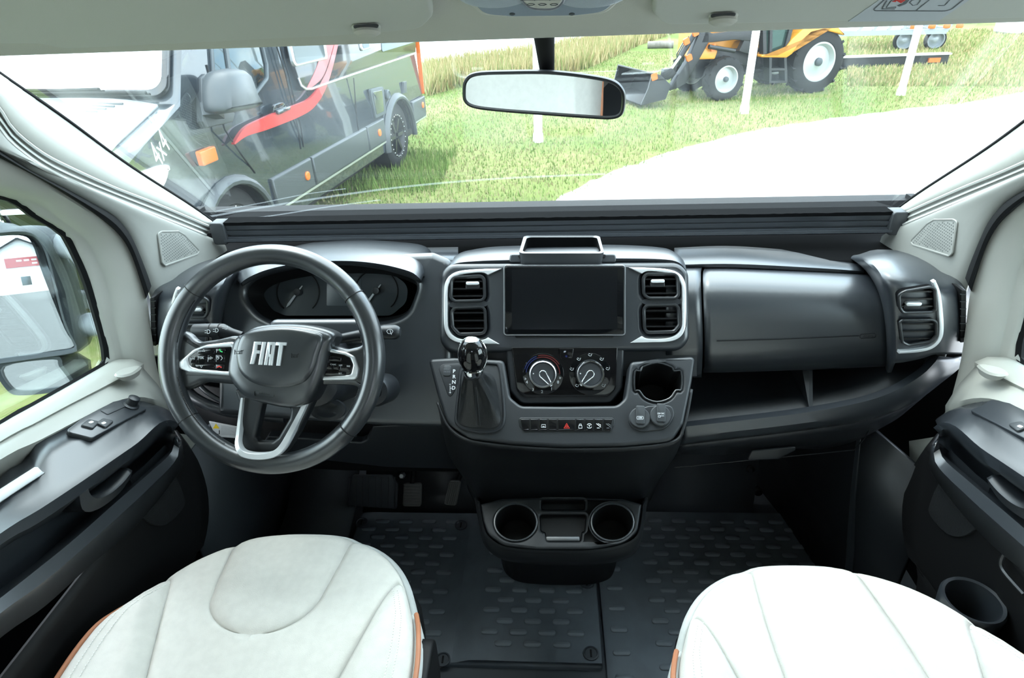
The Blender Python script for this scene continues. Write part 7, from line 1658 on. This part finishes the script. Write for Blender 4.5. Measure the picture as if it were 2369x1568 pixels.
b = B(); b.plate(FWM, mg, -0.012, -0.002); ob('mirror_glass', b, M_MIRR, wm)
lo_ = cr(FWM.pl([(10, 846), (125, 828), (140, 845), (168, 884), (160, 893), (60, 905), (25, 895)]), 4, True)
b = B(); b.loft([[FWM.pt(x, y, h) for x, y in inset(lo_, d)] for d, h in ((0.02, -0.12), (-0.006, -0.08), (-0.010, -0.01), (-0.008, 0.006), (0.002, 0.004), (0.003, -0.01))], cu=True, cap0=True); ob('lower_housing', b, M_OUTBLK, wm, ang=60)
b = B(); b.plate(FWM, inset(lo_, 0.001), -0.012, 0.0); ob('wide_angle_glass', b, M_MIRR, wm)
M_ARM = mat('mirror_arm_grey', (0.30, 0.33, 0.35), 0.35)
for a_, c_ in (((120, 580), (178, 588)), ((182, 770), (240, 760))):
    p, q = FWM.pt(*FWM.px(*a_), -0.06), at(c_[0] + 30, c_[1] + 10, X=-0.95)
    b = B(); b.tube([p, p.lerp(q, 0.5) + V((0, 0.01, 0.01)), q], [0.03, 0.028, 0.03], 12); ob('mirror_arm', b, M_ARM, wm)
# pale building in the yard, mirrored in the wing mirror
R1_ = c_dir - nm_ * 2 * c_dir.dot(nm_); R1_.z = 0; R1_.normalize()
bc = mc + R1_ * 90; bc.z = GZ
FBd = Fr(bc, V((0, 0, 1)).cross(R1_) * -1, (0, 0, 1))
if FBd.en.dot(R1_) > 0: FBd = Fr(bc, V((0, 0, 1)).cross(R1_), (0, 0, 1))
bd = thing('showroom', bc, 'white gabled building with a red sign reflected in the wing mirror', 'building')
b = B(); b.plate(FBd, [(-4.5, 0), (4.5, 0), (4.5, 3.6), (0, 6.2), (-4.5, 3.6)], -10, 0); ob('wall', b, mat('white_render', (0.8, 0.8, 0.79), 0.8), bd)
for s in (-1, 1):
    b = B(); b.bar(FBd.pt(0, 6.3, 0.2), FBd.pt(s * 4.9, 3.45, 0.2), 0.5, 0.18); ob('roof_edge', b, M_TBLK, bd)
b = B(); b.plate(FBd, [(-1.6, 3.0), (1.6, 3.0), (1.6, 4.1), (-1.6, 4.1)], 0.0, 0.12); sg_ = ob('sign', b, M_REDF, bd)
for k in range(4):
    b = B(); b.plate(FBd, rrect(-1.1 + 0.7 * (k % 3), 3.75 if k < 3 else 3.35, 0.5, 0.2, 0.03), 0.12, 0.13); ob('sign_mark', b, M_ICON, sg_)
b = B(); b.plate(FBd, [(-0.4, 0.9), (0.5, 0.9), (0.5, 1.9), (-0.4, 1.9)], 0.0, 0.06); ob('window', b, M_VGLS, bd)
